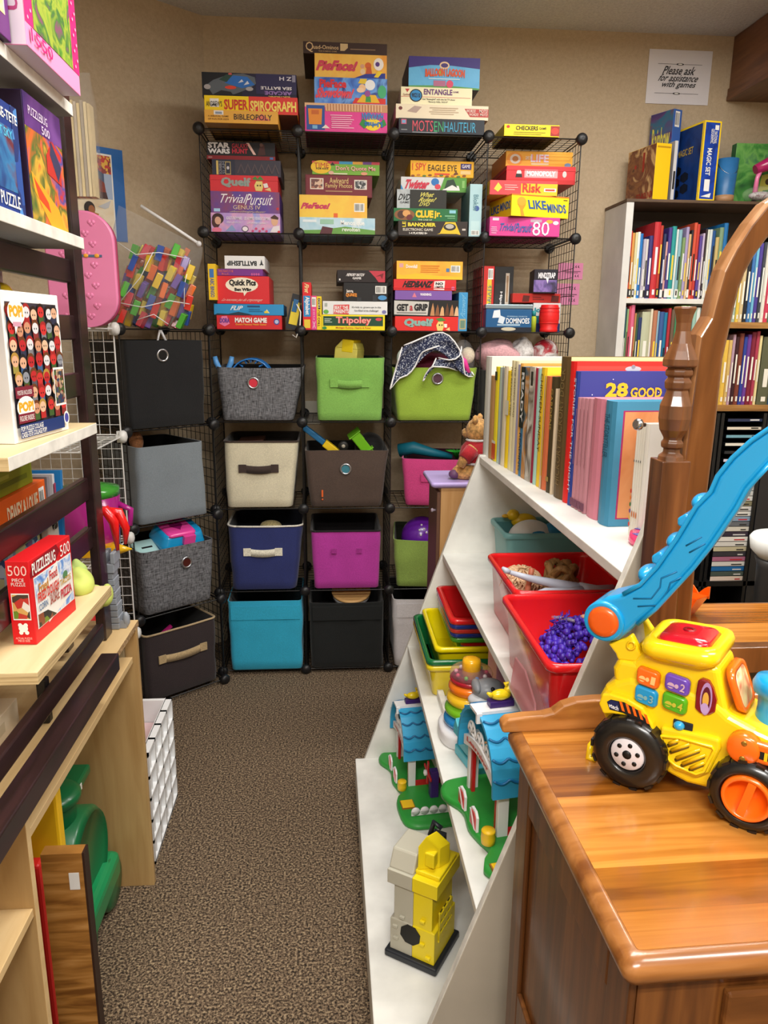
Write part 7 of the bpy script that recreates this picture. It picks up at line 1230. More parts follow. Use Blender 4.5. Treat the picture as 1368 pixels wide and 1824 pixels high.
# grey toy dinosaur, pink box, toy till
t = thing('toy_dinosaur', 'grey plastic toy dinosaur head beside the stacking rings', 'toy', (.395, 1.655, z2s)); gy_ = mat('8d9096', .35)
mb = MB(); mb.tube([(.03, .02, 0), (.028, .015, .06), (.015, .005, .10), (.005, 0, .135)], [.03, .026, .022, .018], gy_, 12)
for k in range(7): mb.lathe([(.024, .02+.013*k), (.027, .026+.013*k), (.024, .032+.013*k)], gy_, (.028-.001*k, .017-.002*k, 0), n=12, caps=False)
mb.build('neck', t); mb = MB(); mb.ball((-.012, -.012, .155), (.042, .034, .028), gy_, 16, 10); mb.ball((-.035, -.02, .135), (.03, .024, .016), mat('c9cbd0', .4), 14, 8); mb.ball((-.042, -.012, .165), (.012, .03, .016), gy_); mb.build('head', t, sub=1)
for s_ in (-1, 1): mb = MB(); mb.ball((-.008, -.012+s_*.026, .168), .006, C('1c1c20'), 8, 6); mb.build('eye', t)
mb = MB(); mb.tube([(-.06, -.035, .132), (-.035, -.042, .128), (-.01, -.03, .128)], .0025, C('16161a'), 6); mb.build('mouth', t)
gbox('toy_box', 'pink toy box with a purple framed doll picture behind the stacking rings', 'box', (.425, 1.745, z2s), (1, 0, 0), .16, .22, .10, mat('eaa3b4', .4), items=[('p', [(.42, .05), (.42, .6), (.5, .7), (.66, .72), (.78, .66), (.8, .05)], C('6a3a98')), ('p', [(.47, .05), (.47, .56), (.58, .64), (.72, .6), (.75, .05)], C('e0b8a4')), E_(.56, .48, .06, .06, 'e8eef4'), E_(.56, .48, .035, .04, '2a6a98'), ('p', [(.44, .66), (.5, .74), (.46, .76)], C('6a3a98'))])
t = thing('toy_till', 'turquoise and orange toy till with a red button in front of the stacking rings', 'toy', (.352, 1.585, z2s), R(14)); t.scale = (.72, .72, .72); tq = mat('4cb8cc', .4)
mb = MB(); mb.box((-.055, -.09, 0), (.06, .07, .035), tq); mb.box((-.05, -.05, .035), (.055, .06, .075), tq); mb.build('base', t, bevel=.004)
mb = MB(); mb.box((-.06, -.07, .075), (.055, .075, .10), tq); mb.prism([(-.06, .075, .1), (-.06, .03, .1), (-.06, .06, .135)], (.115, 0, 0), tq); mb.build('top_case', t, bevel=.003)
mb = MB(); mb.box((-.052, -.065, .1), (.048, .028, .102), mat('d8a06c', .5)); mb.build('orange_panel', t); mb = MB(); mb.ball((-.01, -.02, .103), (.034, .026, .004), mat('e8e4dc', .5)); mb.ball((-.012, -.018, .108), (.012, .010, .008), gloss('d81c1c')); mb.build('button', t)
mb = MB(); mb.ball((.035, .04, .108), (.03, .026, .018), mat('9a9a9e', .4)); mb.ball((.035, .04, .12), (.022, .018, .014), gloss('c8202a')); mb.build('scanner', t)
mb = MB(); mb.box((-.045, -.0715, .078), (.045, -.0703, .098), C('9a8a4c')); mb.box((-.005, -.072, .08), (.01, -.0712, .096), C('8a2c2c')); mb.build('picture_strip', t)
# ------------------------------------------------------------------ barns
def barn(label, loc, rz, s, mill=False):
    t = thing('toy_barn', label, 'toy', loc, rz); S = lambda *a: tuple(x*s for x in a)
    gn = mat('2f9a3c', .4, var=.08); rf = mat('37a6d8', .35); wh = mat('eeeef0', .35); rd = mat('cc2226', .35)
    mb = MB(); yE = -.44 if mill else -.33; ol = [(-.10, yE+.06), (-.06, yE+.01), (.0, yE), (.10, yE), (.155, yE+.05), (.155, .16), (.12, .20), (-.05, .20), (-.10, .17), (-.112, .11), (-.075, .03), (-.085, -.06), (-.075, -.12), (-.06, -.19), (-.10, -.24)]
    n = len(ol); sm = [V((0, 0, 0))]*0
    pts = []
    for i in range(n):
        p0, p1, p2, p3 = (V(ol[(i+k-1) % n]+(0,)) for k in range(4))
        for q in (0, .25, .5, .75): pts.append(.5*((2*p1)+(-p0+p2)*q+(2*p0-5*p1+4*p2-p3)*q*q+(-p0+3*p1-3*p2+p3)*q**3))
    c = V((.02, 0, 0)); mb.loft([[(c+(p-c)*k)*s+V((0, 0, z*s)) for p in pts] for z, k in ((0, .99), (.012, 1), (.022, .97), (.026, .92))], gn); mb.build('green_base', t)
    W2, zs_ = .15, .205; f0, f1 = -.02, .16
    arc = [(-W2*cos(a), zs_+.165*sin(a)) for a in [pi*i/18 for i in range(19)]]
    # roof shell
    mb = MB(); o_ = [(y*1.08, zs_+(z-zs_)*1.08) for y, z in arc]; o_ = [(o_[0][0]*1.02, zs_-.03)] + o_ + [(o_[-1][0]*1.02, zs_-.03)]; i_ = [(y*.93, zs_+(z-zs_)*.93 if z > zs_ else z) for y, z in o_]
    x0, x1 = f0-.03, f1
    for k in range(len(o_)-1):
        a, b2, c2, d2 = o_[k], o_[k+1], i_[k+1], i_[k]
        for xx, q in ((x0, 0), (x1, 1)): mb.face([S(xx, *p) for p in ((a, b2, c2, d2) if q else (d2, c2, b2, a))], rf)
        mb.face([S(x0, *a), S(x1, *a), S(x1, *b2), S(x0, *b2)], rf, True); mb.face([S(x0, *d2), S(x0, *c2), S(x1, *c2), S(x1, *d2)], rf, True)
    for e in (0, -1): a, d2 = o_[e], i_[e]; mb.face([S(x0, *a), S(x0, *d2), S(x1, *d2), S(x1, *a)], rf)
    roof = mb.build('roof', t)
    dk = mat('17679a', .4); mb = MB()                      # scalloped tile courses
    for k in range(2, len(o_)-2, 2):
        y, z = o_[k]; nn_ = V((0, y, z-zs_)).normalized(); tg = V((0, -nn_.z, nn_.y))*(1 if y > 0 else -1)
        ptsl = [V(S(x0+.002+(x1-x0-.004)*j/30, y, z)) + nn_*.0022*s - tg*(.013*s*abs(sin(pi*j/30*4.0))) for j in range(31)]
        mb.tube(ptsl, .0042*s, dk, 5)
    mb.build('tile_edges', roof)
    mb = MB(); mb.box(S(x0-.01, -.03, zs_+.176), S(x1+.005, .03, zs_+.186), wh); mb.box(S(x0-.01, -.034, zs_+.15), S(x0+.008, -.024, zs_+.183), wh); mb.build('ridge_cap', t)
    # walls
    mb = MB()
    for y0, y1 in ((-W2*.93, -W2*.93+.018), (W2*.93-.018, W2*.93)): mb.box(S(f0, y0, .024), S(f0+.035, y1, zs_+.03), wh); mb.box(S(f1-.02, y0, .024), S(f1, y1, zs_), wh)
    mb.box(S(f1-.012, -W2*.9, .024), S(f1-.002, W2*.9, zs_), wh); mb.build('walls', t, bevel=.002*s)
    mb = MB(); mb.box(S(f0+.035, -W2*.93, .024), S(f1-.02, -W2*.93+.01, .05), rd); mb.box(S(f0+.004, -W2*.9+.02, .024), S(f0+.016, -W2*.9+.035, zs_), rd); mb.box(S(f0+.004, W2*.9-.035, .024), S(f0+.016, W2*.9-.02, zs_), rd); mb.build('red_trim', t)
    # white arched windows over the sign
    mb = MB()
    for cy_ in (-.075, 0, .075):
        q = [S(f0-.012, cy_+.032*cos(a), zs_+.055+.04*sin(a)) for a in [pi*i/10 for i in range(11)]]; mb.tube(q, .004*s, wh, 6); mb.tube([S(f0-.012, cy_-.032, zs_+.055), S(f0-.012, cy_+.032, zs_+.055)], .004*s, wh, 6)
        for a in (.25, .5, .75): mb.tube([S(f0-.012, cy_, zs_+.055), S(f0-.012, cy_+.032*cos(pi*a), zs_+.055+.04*sin(pi*a))], .003*s, wh, 5)
    mb.build('window_grille', t)
    mb = MB(); n2 = 10; sg = [(-W2*.85+2*W2*.85*i/n2, zs_+.008+.03*sin(pi*i/n2)) for i in range(n2+1)]
    for (ya, za), (yb, zb_) in zip(sg, sg[1:]): mb.mesh([S(x, y, z) for x in (f0-.02, f0-.008) for y, z in ((ya, za-.018), (yb, zb_-.018), (yb, zb_+.018), (ya, za+.018))], [(0, 1, 2, 3), (4, 7, 6, 5), (0, 4, 5, 1), (3, 2, 6, 7), (0, 3, 7, 4), (1, 5, 6, 2)], wh)
    sgn = mb.build('sign', t)
    tb = MB(); F = Face(S(f0-.0215, W2*.7, zs_+.012), (0, -1, 0), (0, 0, 1), W2*1.4*s, .03*s); draw(tb, F, [T(.05, .1, .95, .8, 'Learning', 'c8402c', 0, .03, 0, .35)]); MBraw(tb, 'sign_lettering', sgn)
    # stable doors, barrel, hay bale
    for cy_ in (.035, -.075):
        mb = MB(); dr_ = [(cy_-.03, .026), (cy_+.03, .026), (cy_+.03, .075), (cy_+.015, .09), (cy_-.015, .09), (cy_-.03, .075)]; mb.prism([S(f0-.055, y, z) for y, z in dr_], S(.008, 0, 0), wh)
        mb.prism([S(f0-.057, cy_+(y-cy_)*.78, .052+(z-.052)*.78) for y, z in dr_], S(.002, 0, 0), rd); mb.prism([S(f0-.0585, cy_-.024, .03), S(f0-.0585, cy_-.012, .03), S(f0-.0585, cy_+.024, .08), S(f0-.0585, cy_+.012, .08)], S(.002, 0, 0), wh); mb.build('stable_door', t)
    mb = MB(); yl = mat('f2c41a', .4); mb.lathe([(r*s, z*s) for r, z in ((.018, .024), (.021, .026), (.0225, .045), (.021, .064), (.022, .066), (.02, .07), (.004, .071))], yl, S(f0-.035, -.155, 0), n=20); mb.build('barrel', t)
    mb = MB(); mb.box(S(f0-.065, -.31, .024), S(f0-.01, -.255, .036), yl); mb.build('hay_bale', t, bevel=.002*s); mb = MB(); mb.box(S(f0-.068, -.313, .022), S(f0-.007, -.252, .033), mat('9a6a24', .5)); mb.build('trough', t)
    if mill:
        mb = MB(); mb.box(S(.06, -.25, .024), S(.10, -.21, .16), mat('4a2a80', .4)); mb.build('windmill_tower', t, bevel=.004*s)
        mb = MB(); 
        for k in range(4): a = k*pi/2; mb.T = M.Translation(S(.05, -.23, .15)) @ M.Rotation(a+.1, 4, 'X'); mb.box(S(-.004, -.008, .0), S(.004, .008, .06), rd)
        mb.T = M.Identity(4); mb.build('sails', t, bevel=.002*s); mb = MB(); mb.lathe([(.002, 0), (.014*s, 0), (.014*s, .012*s), (.002, .016*s)], wh, S(.045, -.23, .15), (-1, 0, 0), n=14); mb.build('hub', t)
        mb = MB(); mb.box(S(-.06, -.372, .03), S(.14, -.366, .05), wh)
        for k in range(5): mb.lathe([(.002, -.003*s), (.02*s, -.003*s), (.02*s, .003*s), (.002, .003*s)], wh, S(-.04+.042*k, -.369, .05), (0, 1, 0), n=14)
        mb.build('fence', t)
    # weather vane bird
    b2 = thing('toy_bird', 'yellow bird on a purple block perched on the roof of the %s barn' % ('far small' if mill else 'near large'), 'toy', V(loc)+M.Rotation(rz, 3, 'Z') @ V(S(.03, 0, zs_+.187)), rz)
    mb = MB(); mb.box(S(-.04, -.016, 0), S(.04, .016, .02), mat('3c1f6c', .4)); mb.build('block', b2, bevel=.002*s); yb = gloss('f0d21c')
    mb = MB(); mb.ball(S(0, 0, .036), S(.034, .018, .018), yb); mb.ball(S(.026, 0, .052), S(.016, .013, .014), yb); mb.tube([S(.02, 0, .06), S(.012, 0, .072), S(.03, 0, .075)], [.006*s, .007*s, .003*s], yb, 8); mb.tube([S(.04, 0, .05), S(.05, 0, .049)], [.004*s, .001*s], yb, 6); mb.tube([S(-.03, 0, .036), S(-.045, 0, .046)], [.01*s, .004*s], yb, 8); mb.build('bird', b2)
    return t
barn('large toy barn with a blue tiled roof on the lower shelf nearest the dresser', (.328, 1.375, z2s), R(9), .65)
barn('smaller looking toy barn with a windmill standing on the bottom white base', (.245, 2.165, SH[0]+.001), R(7), .65, mill=True)
# ------------------------------------------------------------------ yellow and grey house
p0, p1, p2 = aZ(684, 1702, SH[0]), aZ(776, 1743, SH[0]), aZ(822, 1668, SH[0]); hu = (p1-p0); hw_ = hu.length; ha = math.atan2(hu.y, hu.x); hd = .135
t = thing('toy_house', 'yellow and grey plastic toy house with a dark base on the bottom white shelf', 'toy', p0+V((0, 0, .001)), ha)
yl, gr, dkb = mat('f0d81a', .4), mat('b9b6a6', .5), mat('20242c', .4)
mb = MB(); mb.box((0, 0, 0), (hw_, hd, .018), dkb); mb.build('base', t, bevel=.004); xs = hw_*.5
H2_ = aP(776, 1570, t.location+V((hu.x, hu.y, 0)), V((-cos(ha+pi/2), -sin(ha+pi/2), 0))).z - SH[0]; H2_ = max(.13, min(.24, H2_))
def wall(nm, xa, xb, m): mb = MB(); mb.loft([[(xa, .01, z), (xb, .01, z), (xb, hd-.01, z), (xa, hd-.01, z)] for z in (.018, .10)] + [[(xa+(.0 if xa > .02 else .008), .012, z), (xb-(.008 if xb > xs+.01 else 0), .012, z), (xb-(.008 if xb > xs+.01 else 0), hd-.012, z), (xa+(0 if xa > .02 else .008), hd-.012, z)] for z in (.102, H2_-.045)], m, smooth=False); mb.box((xa-(.006 if xa < .02 else 0), .004, H2_-.045), (xb+(.006 if xb > xs+.01 else 0), hd-.004, H2_-.01), m); return mb.build(nm, t, bevel=.003)
g_ = wall('grey_half', .01, xs, gr); y_ = wall('yellow_half', xs+.0005, hw_-.01, yl)
mb = MB(); mb.prism([(.004, .01, H2_-.01), (.004, hd-.01, H2_-.01), (.004, hd-.03, H2_+.03), (.004, .03, H2_+.03)], (xs-.004, 0, 0), gr); mb.build('grey_roof', t, bevel=.004)
mb = MB(); mb.box((xs, .02, H2_-.01), (hw_-.006, hd-.02, H2_+.0), yl); mb.prism([(xs+.005, .02, H2_), (hw_-.02, .05, H2_), (hw_-.02, .05, H2_+.05), (xs+.02, .03, H2_+.085), (xs+.005, .02, H2_+.06)], (.012, .03, 0), yl); mb.box((xs+.018, .028, H2_+.01), (hw_-.024, .05, H2_+.045), yl); mb.build('yellow_gable', t, bevel=.003)
mb = MB(); 
for z in (.07, .095, .12): mb.box((hw_-.0105, .03, z), (hw_-.0065, hd-.035, z+.016), yl)
for q in range(4): mb.box((hw_-.0103, .03+.02*q, .065), (hw_-.0068, .034+.02*q, .142), yl)
mb.build('window_grille', y_); mb = MB(); mb.box((hw_-.0102, .03, .07), (hw_-.0092, hd-.035, .14), C('2c2a1c')); mb.build('window', y_)
mb = MB()
for x, z in ((.02, .05), (.035, .11), (xs+.02, .06), (xs+.035, .03), (xs+.02, .12), (.018, .08)): mb.box((x, .005, z), (x+.012, .0115, z+.007), yl if x > xs else gr)
mb.build('brick_studs', t, bevel=.001)
mb = MB(); mb.prism([(xs+.0+.026*cos(a)-.004, .0085, .075+.026*sin(a)) for a in [2*pi*i/8+.3 for i in range(8)]], (0, .003, 0), C('1b1a16')); mb.build('porthole', t)
mb = MB(); mb.tube([(xs-.01, hd-.02, H2_+.02), (xs+.0, hd-.02, H2_+.06), (xs+.02, hd-.02, H2_+.05)], .006, dkb, 8); mb.box((xs-.01, hd-.02, 0.02), (xs+.02, hd+.01, H2_+.02), dkb); mb.build('dark_crane', t)
# ------------------------------------------------------------------ lavender topped toy cabinet and teddy
cb = thing('toy_cabinet', 'toy wooden cabinet with a lavender top between the rack and the white display shelf', 'cabinet', (.383, 2.47, 0)); bw = mat(('b98a52', 'c49660', 'cfa470'), .5, 'wood', scale=(30, 30, 4)); lv = mat('b8a4e0', .4)
mb = MB(); mb.box((0, 0, 0), (.30, .22, .985), bw); mb.build('body', cb, bevel=.002); mb = MB(); mb.box((-.012, .005, .1), (0, .21, .97), mat('6a4a3a', .5)); dd_ = mb.build('door', cb, bevel=.002); mb = MB(); mb.lathe([(.004, 0), (.004, .006), (.008, .01), (.006, .015), (.001, .016)], mat('a89aa8', .4), (-.012, .04, .90), (-1, 0, 0), 10); mb.build('knob', dd_)
mb = MB(); mb.loft([rrect(-.035+i, .31-i, -.012+i, .225-i, .01, z) for i, z in ((.012, .985), (.0, .993), (.0, 1.002), (.004, 1.006))], lv); mb.build('lavender_top', cb)
tdy = thing('teddy_bear', 'small tan teddy bear in a red jacket sitting on the lavender topped cabinet', 'plush toy', (.515, 2.55, 1.006), R(-115)); fur = fab('b98d54', var=.35, fs=90.)
mb = MB(); mb.ball((0, 0, .07), (.055, .05, .065), fur, 20, 12); mb.ball((-.04, -.03, .025), (.035, .045, .028), fur); mb.ball((.04, -.03, .025), (.035, .045, .028), fur); mb.ball((.0, 0, .165), (.042, .04, .042), fur, 18, 12); mb.ball((0, -.038, .155), (.02, .016, .016), fur)
for s_ in (-1, 1): mb.ball((s_*.032, 0, .205), (.015, .01, .015), fur, 10, 8); mb.tube([(s_*.05, 0, .11), (s_*.075, -.02, .08), (s_*.08, -.035, .05)], [.02, .018, .015], fur, 10)
for v in mb.bm.verts: v.co += v.co.normalized()*.004*noise.noise(v.co*220)
mb.build('body', tdy)
mb = MB(); mb.lathe([(.057, .055), (.06, .08), (.052, .11), (.035, .13)], fab('a81c28'), n=24, caps=False); mb.tube([(-.085, -.02, .075), (-.06, 0, .105)], [.023, .026], fab('a81c28'), 10); mb.tube([(.085, -.02, .075), (.06, 0, .105)], [.023, .026], fab('a81c28'), 10); j_ = mb.build('jacket', tdy)
mb = MB(); mb.lathe([(.058, .052), (.064, .056), (.058, .06)], rfm, n=24, caps=False); mb.lathe([(.034, .128), (.04, .132), (.034, .137)], rfm, n=20, caps=False); mb.build('white_trim', j_)
mb = MB(); mb.ball((-.06, -.06, .018), (.02, .02, .016), mat('6a4468', .5)); mb.ball((.06, -.06, .018), (.02, .02, .016), mat('6a4468', .5)); mb.build('slippers', tdy)
for s_ in (-1, 1): mb = MB(); mb.ball((s_*.015, -.036, .175), .004, C('15100e'), 8, 6); mb.build('eye', tdy)
# ================================================================== the toy truck on the dresser
RW = aZ(1113, 1397, TZ); FWp = aZ(1327, 1474, TZ); tu = (FWp-RW); ta = math.atan2(tu.y, tu.x); WB = tu.length
tn = V((-sin(ta), cos(ta), 0)); tux = V((cos(ta), sin(ta), 0))
def tl(x, y, d=0.):   # pixel -> truck coordinates on the plane d behind the near side
    p = aP(x, y, RW+tn*d, tn)-RW; return V((p.dot(tux), d, p.z))
tk = thing('toy_digger', 'big yellow toy digger with orange and blue parts standing on the dresser top', 'toy', RW, ta)
ye, ye2 = gloss('f2cc12'), gloss('e6ba10'); bl_, og = mat('139ad6', .28, coat=.4), gloss('f26a12'); rdm = mat('c40f24', .16, coat=.5); bkp = mat('0f0f10', .3, coat=.2)
TW = .110
def slab(pts, d0, d1, m, nm=None, parent=tk, bevel=.006, seg=3, mb=None):
    own = mb is None; mb = mb or MB(); mb.prism([tl(x, y, d0) for x, y in pts], (0, d1-d0, 0), m)
    return mb.build(nm, parent, bevel=bevel, seg=seg) if own else None
low = [(1078, 1290), (1067, 1262), (1066, 1240), (1076, 1222), (1092, 1212), (1120, 1206), (1200, 1222), (1270, 1246), (1300, 1275), (1345, 1300), (1400, 1325), (1440, 1365), (1442, 1400), (1390, 1385), (1352, 1366), (1312, 1362), (1284, 1380), (1270, 1410), (1222, 1398), (1180, 1376), (1172, 1335), (1150, 1300), (1112, 1284)]
slab(low, .012, TW-.012, ye, 'chassis', bevel=.010, seg=4)
cab = [(1092, 1216), (1090, 1190), (1100, 1172), (1128, 1178), (1142, 1160), (1200, 1168), (1280, 1190), (1296, 1268), (1304, 1290), (1200, 1245), (1110, 1225)]
cab_o = slab(cab, .016, TW-.016, ye, 'cab', bevel=.010, seg=4)
# roof rim and red window
q = [tl(1146, 1163, .004), tl(1283, 1191, .004)]; rx0, rx1 = q[0].x-.006, q[1].x-.004; rzz = q[0].z-.004
sl_ = (q[1].z-q[0].z)/(q[1].x-q[0].x)
mb = MB(); rz_ = lambda x: rzz + sl_*(x-rx0)
def rr2(x0, x1, y0, y1, r, dz): return [(x, y, rz_(x)+dz) for x, y, _ in rrect(x0, x1, y0, y1, r, 0, 6)]
mb.loft([rr2(rx0+.008, rx1-.008, .010, TW-.010, .018, -.006), rr2(rx0, rx1, .0, TW, .02, .004), rr2(rx0-.001, rx1+.001, -.001, TW+.001, .02, .012), rr2(rx0+.002, rx1-.002, .003, TW-.003, .02, .020), rr2(rx0+.010, rx1-.010, .012, TW-.012, .016, .023), rr2(rx0+.013, rx1-.013, .016, TW-.016, .014, .019)], ye); mb.build('roof_rim', tk)
mb = MB(); mb.loft([rr2(rx0+.013, rx1-.013, .016, TW-.016, .014, .018), rr2(rx0+.018, rx1-.018, .022, TW-.022, .014, .024), rr2(rx0+.034, rx1-.034, .034, TW-.034, .010, .027)], rdm); rw_ = mb.build('red_roof_light', tk); 
mb = MB(); xm = (rx0+rx1)/2; mb.lathe([(.004, 0), (.008, 0), (.008, .0015), (.004, .0015)], mat('8e0a1a', .3), (xm, TW/2, rz_(xm)+.0265), n=16, caps=False); mb.build('emblem', rw_)
# buttons
def button(nm, cx, cy, w, h, col, icon, num):
    c = tl(cx, cy, .016); wx = abs(tl(cx+w/2, cy, .016).x-tl(cx-w/2, cy, .016).x); hz = abs(tl(cx, cy-h/2, .016).z-tl(cx, cy+h/2, .016).z); mb = MB()
    ring = lambda s, y: [(c.x+x*s, y, c.z+z*s-x*.10) for x, z, _ in rrect(-wx/2, wx/2, -hz/2, hz/2, .006, 0, 5)]
    mb.loft([ring(1, .014), ring(1, .010), ring(.93, .0065), ring(.8, .0055)], gloss(col)); o = mb.build(nm, tk)
    tb = MB(); F = Face((c.x-wx*.4, .0052, c.z-hz*.3+wx*.04), (1, 0, -.1), (.1, 0, 1), wx*.8, hz*.6); k = C(icon)
    draw(tb, F, [E_(.22, .35, .18, .3, icon), ('r', .02, .2, .42, .32, C(col)), E_(.5, .45, .1, .22, icon), T(.68, .1, .92, .9, num, icon, 0, .02)]); MBraw(tb, 'button_icon', o)
button('button', 1157.5, 1204, 42, 30, 'f06a14', 'f0c07a', '1'); button('button', 1209, 1216, 46, 30, '6a48b8', 'c8a8c0', '2'); button('button', 1154, 1236.5, 42, 30, '1a92cc', '7aa8b0', '3'); button('button', 1204.5, 1249, 46, 30, '52a81c', 'c0b83c', '4')
# side window, switch, grille, sticker
dw = [(1243, 1212), (1250, 1210), (1262, 1214), (1270, 1228), (1276, 1250), (1273, 1270), (1262, 1275), (1246, 1271), (1237, 1262), (1239, 1235)]
slab(dw, .009, .018, mat('7c0a18', .15, coat=.5), 'door_window', bevel=.002); dwo = COL.objects[-1]
tb = MB(); F = Face(tl(1241, 1271, .0086), (1, 0, -.06), (0, 0, 1), (tl(1270, 1271, .008)-tl(1241, 1271, .008)).x, .052); draw(tb, F, [E_(.48, .45, .38, .42, 'b08ac0'), ('e', .48, .43, .29, .33, C('5c1428')), E_(.46, .42, .2, .2, 'd8a848'), E_(.46, .2, .26, .14, 'b89ad0')]); MBraw(tb, 'window_picture', dwo)
mb = MB(); c = tl(1217, 1292, .012); mb.box((c.x-.012, .009, c.z-.006), (c.x+.012, .0125, c.z+.006), C('17202c')); sw = mb.build('switch_slot', tk, bevel=.001); mb = MB(); mb.ball((c.x-.004, .008, c.z), (.007, .006, .006), gloss('2aa0d8'), 12, 8); mb.build('switch', sw)
gr_ = [(1178, 1311), (1210, 1314), (1268, 1330), (1272, 1336), (1254, 1374), (1240, 1379), (1204, 1364), (1192, 1354), (1182, 1334)]
mb = MB(); slab([(1176, 1294), (1205, 1300), (1262, 1312), (1282, 1318), (1283, 1336), (1262, 1378), (1244, 1386), (1200, 1372), (1186, 1356), (1176, 1330)], .0045, .02, ye, mb=mb); gp = mb.build('grille_panel', tk, bevel=.004, seg=3)
mb = MB(); gm_ = [tl(x, y, .0035) for x, y in gr_]; mb.tube(gm_+[gm_[0], gm_[1]], .0022, ye, 6, cap=False); mb.build('grille_frame', gp)
for k, (a, b2) in enumerate((((1190, 1328), (1206, 1322)), ((1194, 1340), (1226, 1329)), ((1203, 1354), (1245, 1338)), ((1214, 1364), (1254, 1348)), ((1228, 1372), (1252, 1362)))):
    mb = MB(); mb.tube([tl(*a, .0040), tl(*b2, .0040)], .0024, mat('6b560a', .5), 6); mb.build('grille_slot', gp); mb = MB(); mb.tube([tl(a[0]+2, a[1]-4, .0032), tl(b2[0]+3, b2[1]-4, .0032)], .0024, ye2, 6); mb.build('grille_bar', gp)
fen = [(1066, 1254), (1072, 1236), (1086, 1236), (1118, 1246), (1145, 1262), (1162, 1290), (1165, 1302), (1160, 1306), (1146, 1290), (1120, 1276), (1090, 1272), (1074, 1272)]
slab(fen, .000, .03, ye, 'rear_fender', bevel=.005); fo = COL.objects[-1]
stk = [(1081, 1250), (1088, 1246), (1112, 1251), (1138, 1266), (1156, 1288), (1160, 1297), (1152, 1296), (1132, 1282), (1110, 1270), (1086, 1264)]
mb = MB(); mb.face([tl(x, y, -.0004) for x, y in stk], C('1c1a18')); 
for k in range(5): x = 1103+11*k; y = 1248+3.4*k+1.0*k*k*.55; mb.face([tl(*p_, -.0007) for p_ in ((x, y+1), (x+5, y+3), (x+10, y+20), (x+5, y+18))], og)
mb.face([tl(x, y, -.0009) for x, y in ((1082, 1250), (1089, 1247), (1101, 1250), (1104, 1266), (1086, 1263))], C('1a2350'))
tb = MB(); a_ = tl(1084, 1260, -.001); F = Face(a_, (1, 0, -.12), (0, 0, 1), (tl(1102, 1260)-tl(1084, 1260)).x, .008); draw(tb, F, [T(0, .1, 1, .9, 'vtech', 'e8ecf4', 0, .02)]); sto = mb.build('sticker', fo); MBraw(tb, 'lettering', sto)
# wheels
def wheel(nm, cx, cy, r, tw, d, hub, hubm):
    c = tl(cx, cy, d); c.z = r; hl = .48 if hub == 'disc' else .66; t_ = MB(); prof = [(r*hl, .014), (r*hl, .001), (r*(hl+.06), -.001), (r*.8, 0), (r*.93, .003), (r, .010), (r, tw-.010), (r*.93, tw-.003), (r*.5, tw), (.001, tw)]
    t_.lathe([(a, h) for a, h in prof], bkp, c, (0, 1, 0), 44, caps=False)
    for k in range(14):
        a = 2*pi*k/14; p = c+V((cos(a)*r*.985, tw*.5, sin(a)*r*.985)); t_.T = M.Translation(p) @ M.Rotation(-a, 4, 'Y'); t_.box((-.002, -tw*.40, -.005), (.0013, tw*.40, .005), bkp)
    t_.T = M.Identity(4); o = t_.build(nm, tk)
    mb = MB(); 
    if hub == 'disc':
        mb.lathe([(.001, .002), (r*.42, .002), (r*.45, .004), (r*.45, .012)], hubm, c, (0, 1, 0), 30); h_ = mb.build('hub', o)
        mb = MB()
        for k in range(6): a = pi/3*k+.3; mb.lathe([(.0005, .0012), (.0031, .0012), (.0031, .004)], C('141414'), c+V((cos(a)*r*.29, 0, sin(a)*r*.29)), (0, 1, 0), 10)
        mb.lathe([(.0005, .0008), (.006, .0012), (.006, .004)], C('141414'), c, (0, 1, 0), 12); mb.build('bolt_holes', h_)
    else:
        mb.lathe([(.001, .010), (r*.5, .010), (r*.52, -.003), (r*.6, -.004), (r*.64, .0), (r*.64, .012)], hubm, c, (0, 1, 0), 34); mb.T = M.Translation(c) @ M.Rotation(R(12), 4, 'Y'); mb.box((-r*.10, -.003, -r*.55), (r*.10, .012, r*.55), hubm); mb.build('hub', o)
    return o
rr_ = .0495; fr_ = .0455
wheel('rear_wheel', 1116, 1342, rr_, .035, -.012, 'disc', mat('d8d4dc', .35)); wheel('front_wheel', 1330, 1420, fr_, .034, -.012, 'spoke', og)
for x_, r_ in ((tl(1116, 1342, 0).x, rr_), (tl(1330, 1420, 0).x, fr_)):
    mb = MB(); mb.lathe([(.005, 0), (r_*.9, 0), (r_, .01), (r_, .025), (r_*.9, .035), (.005, .035)], bkp, (x_, TW-.023, r_), (0, 1, 0), 36); mb.build('far_wheel', tk)
mb = MB(); mb.tube([tl(1062, 1352, .03), tl(1048, 1350, .03), tl(1052, 1328, .035), tl(1062, 1318, .05)], .005, ye, 8); mb.tube([tl(1062, 1352, .07), tl(1048, 1350, .07), tl(1052, 1328, .07), tl(1062, 1318, .06)], .005, ye, 8); mb.build('tow_hook', tk)
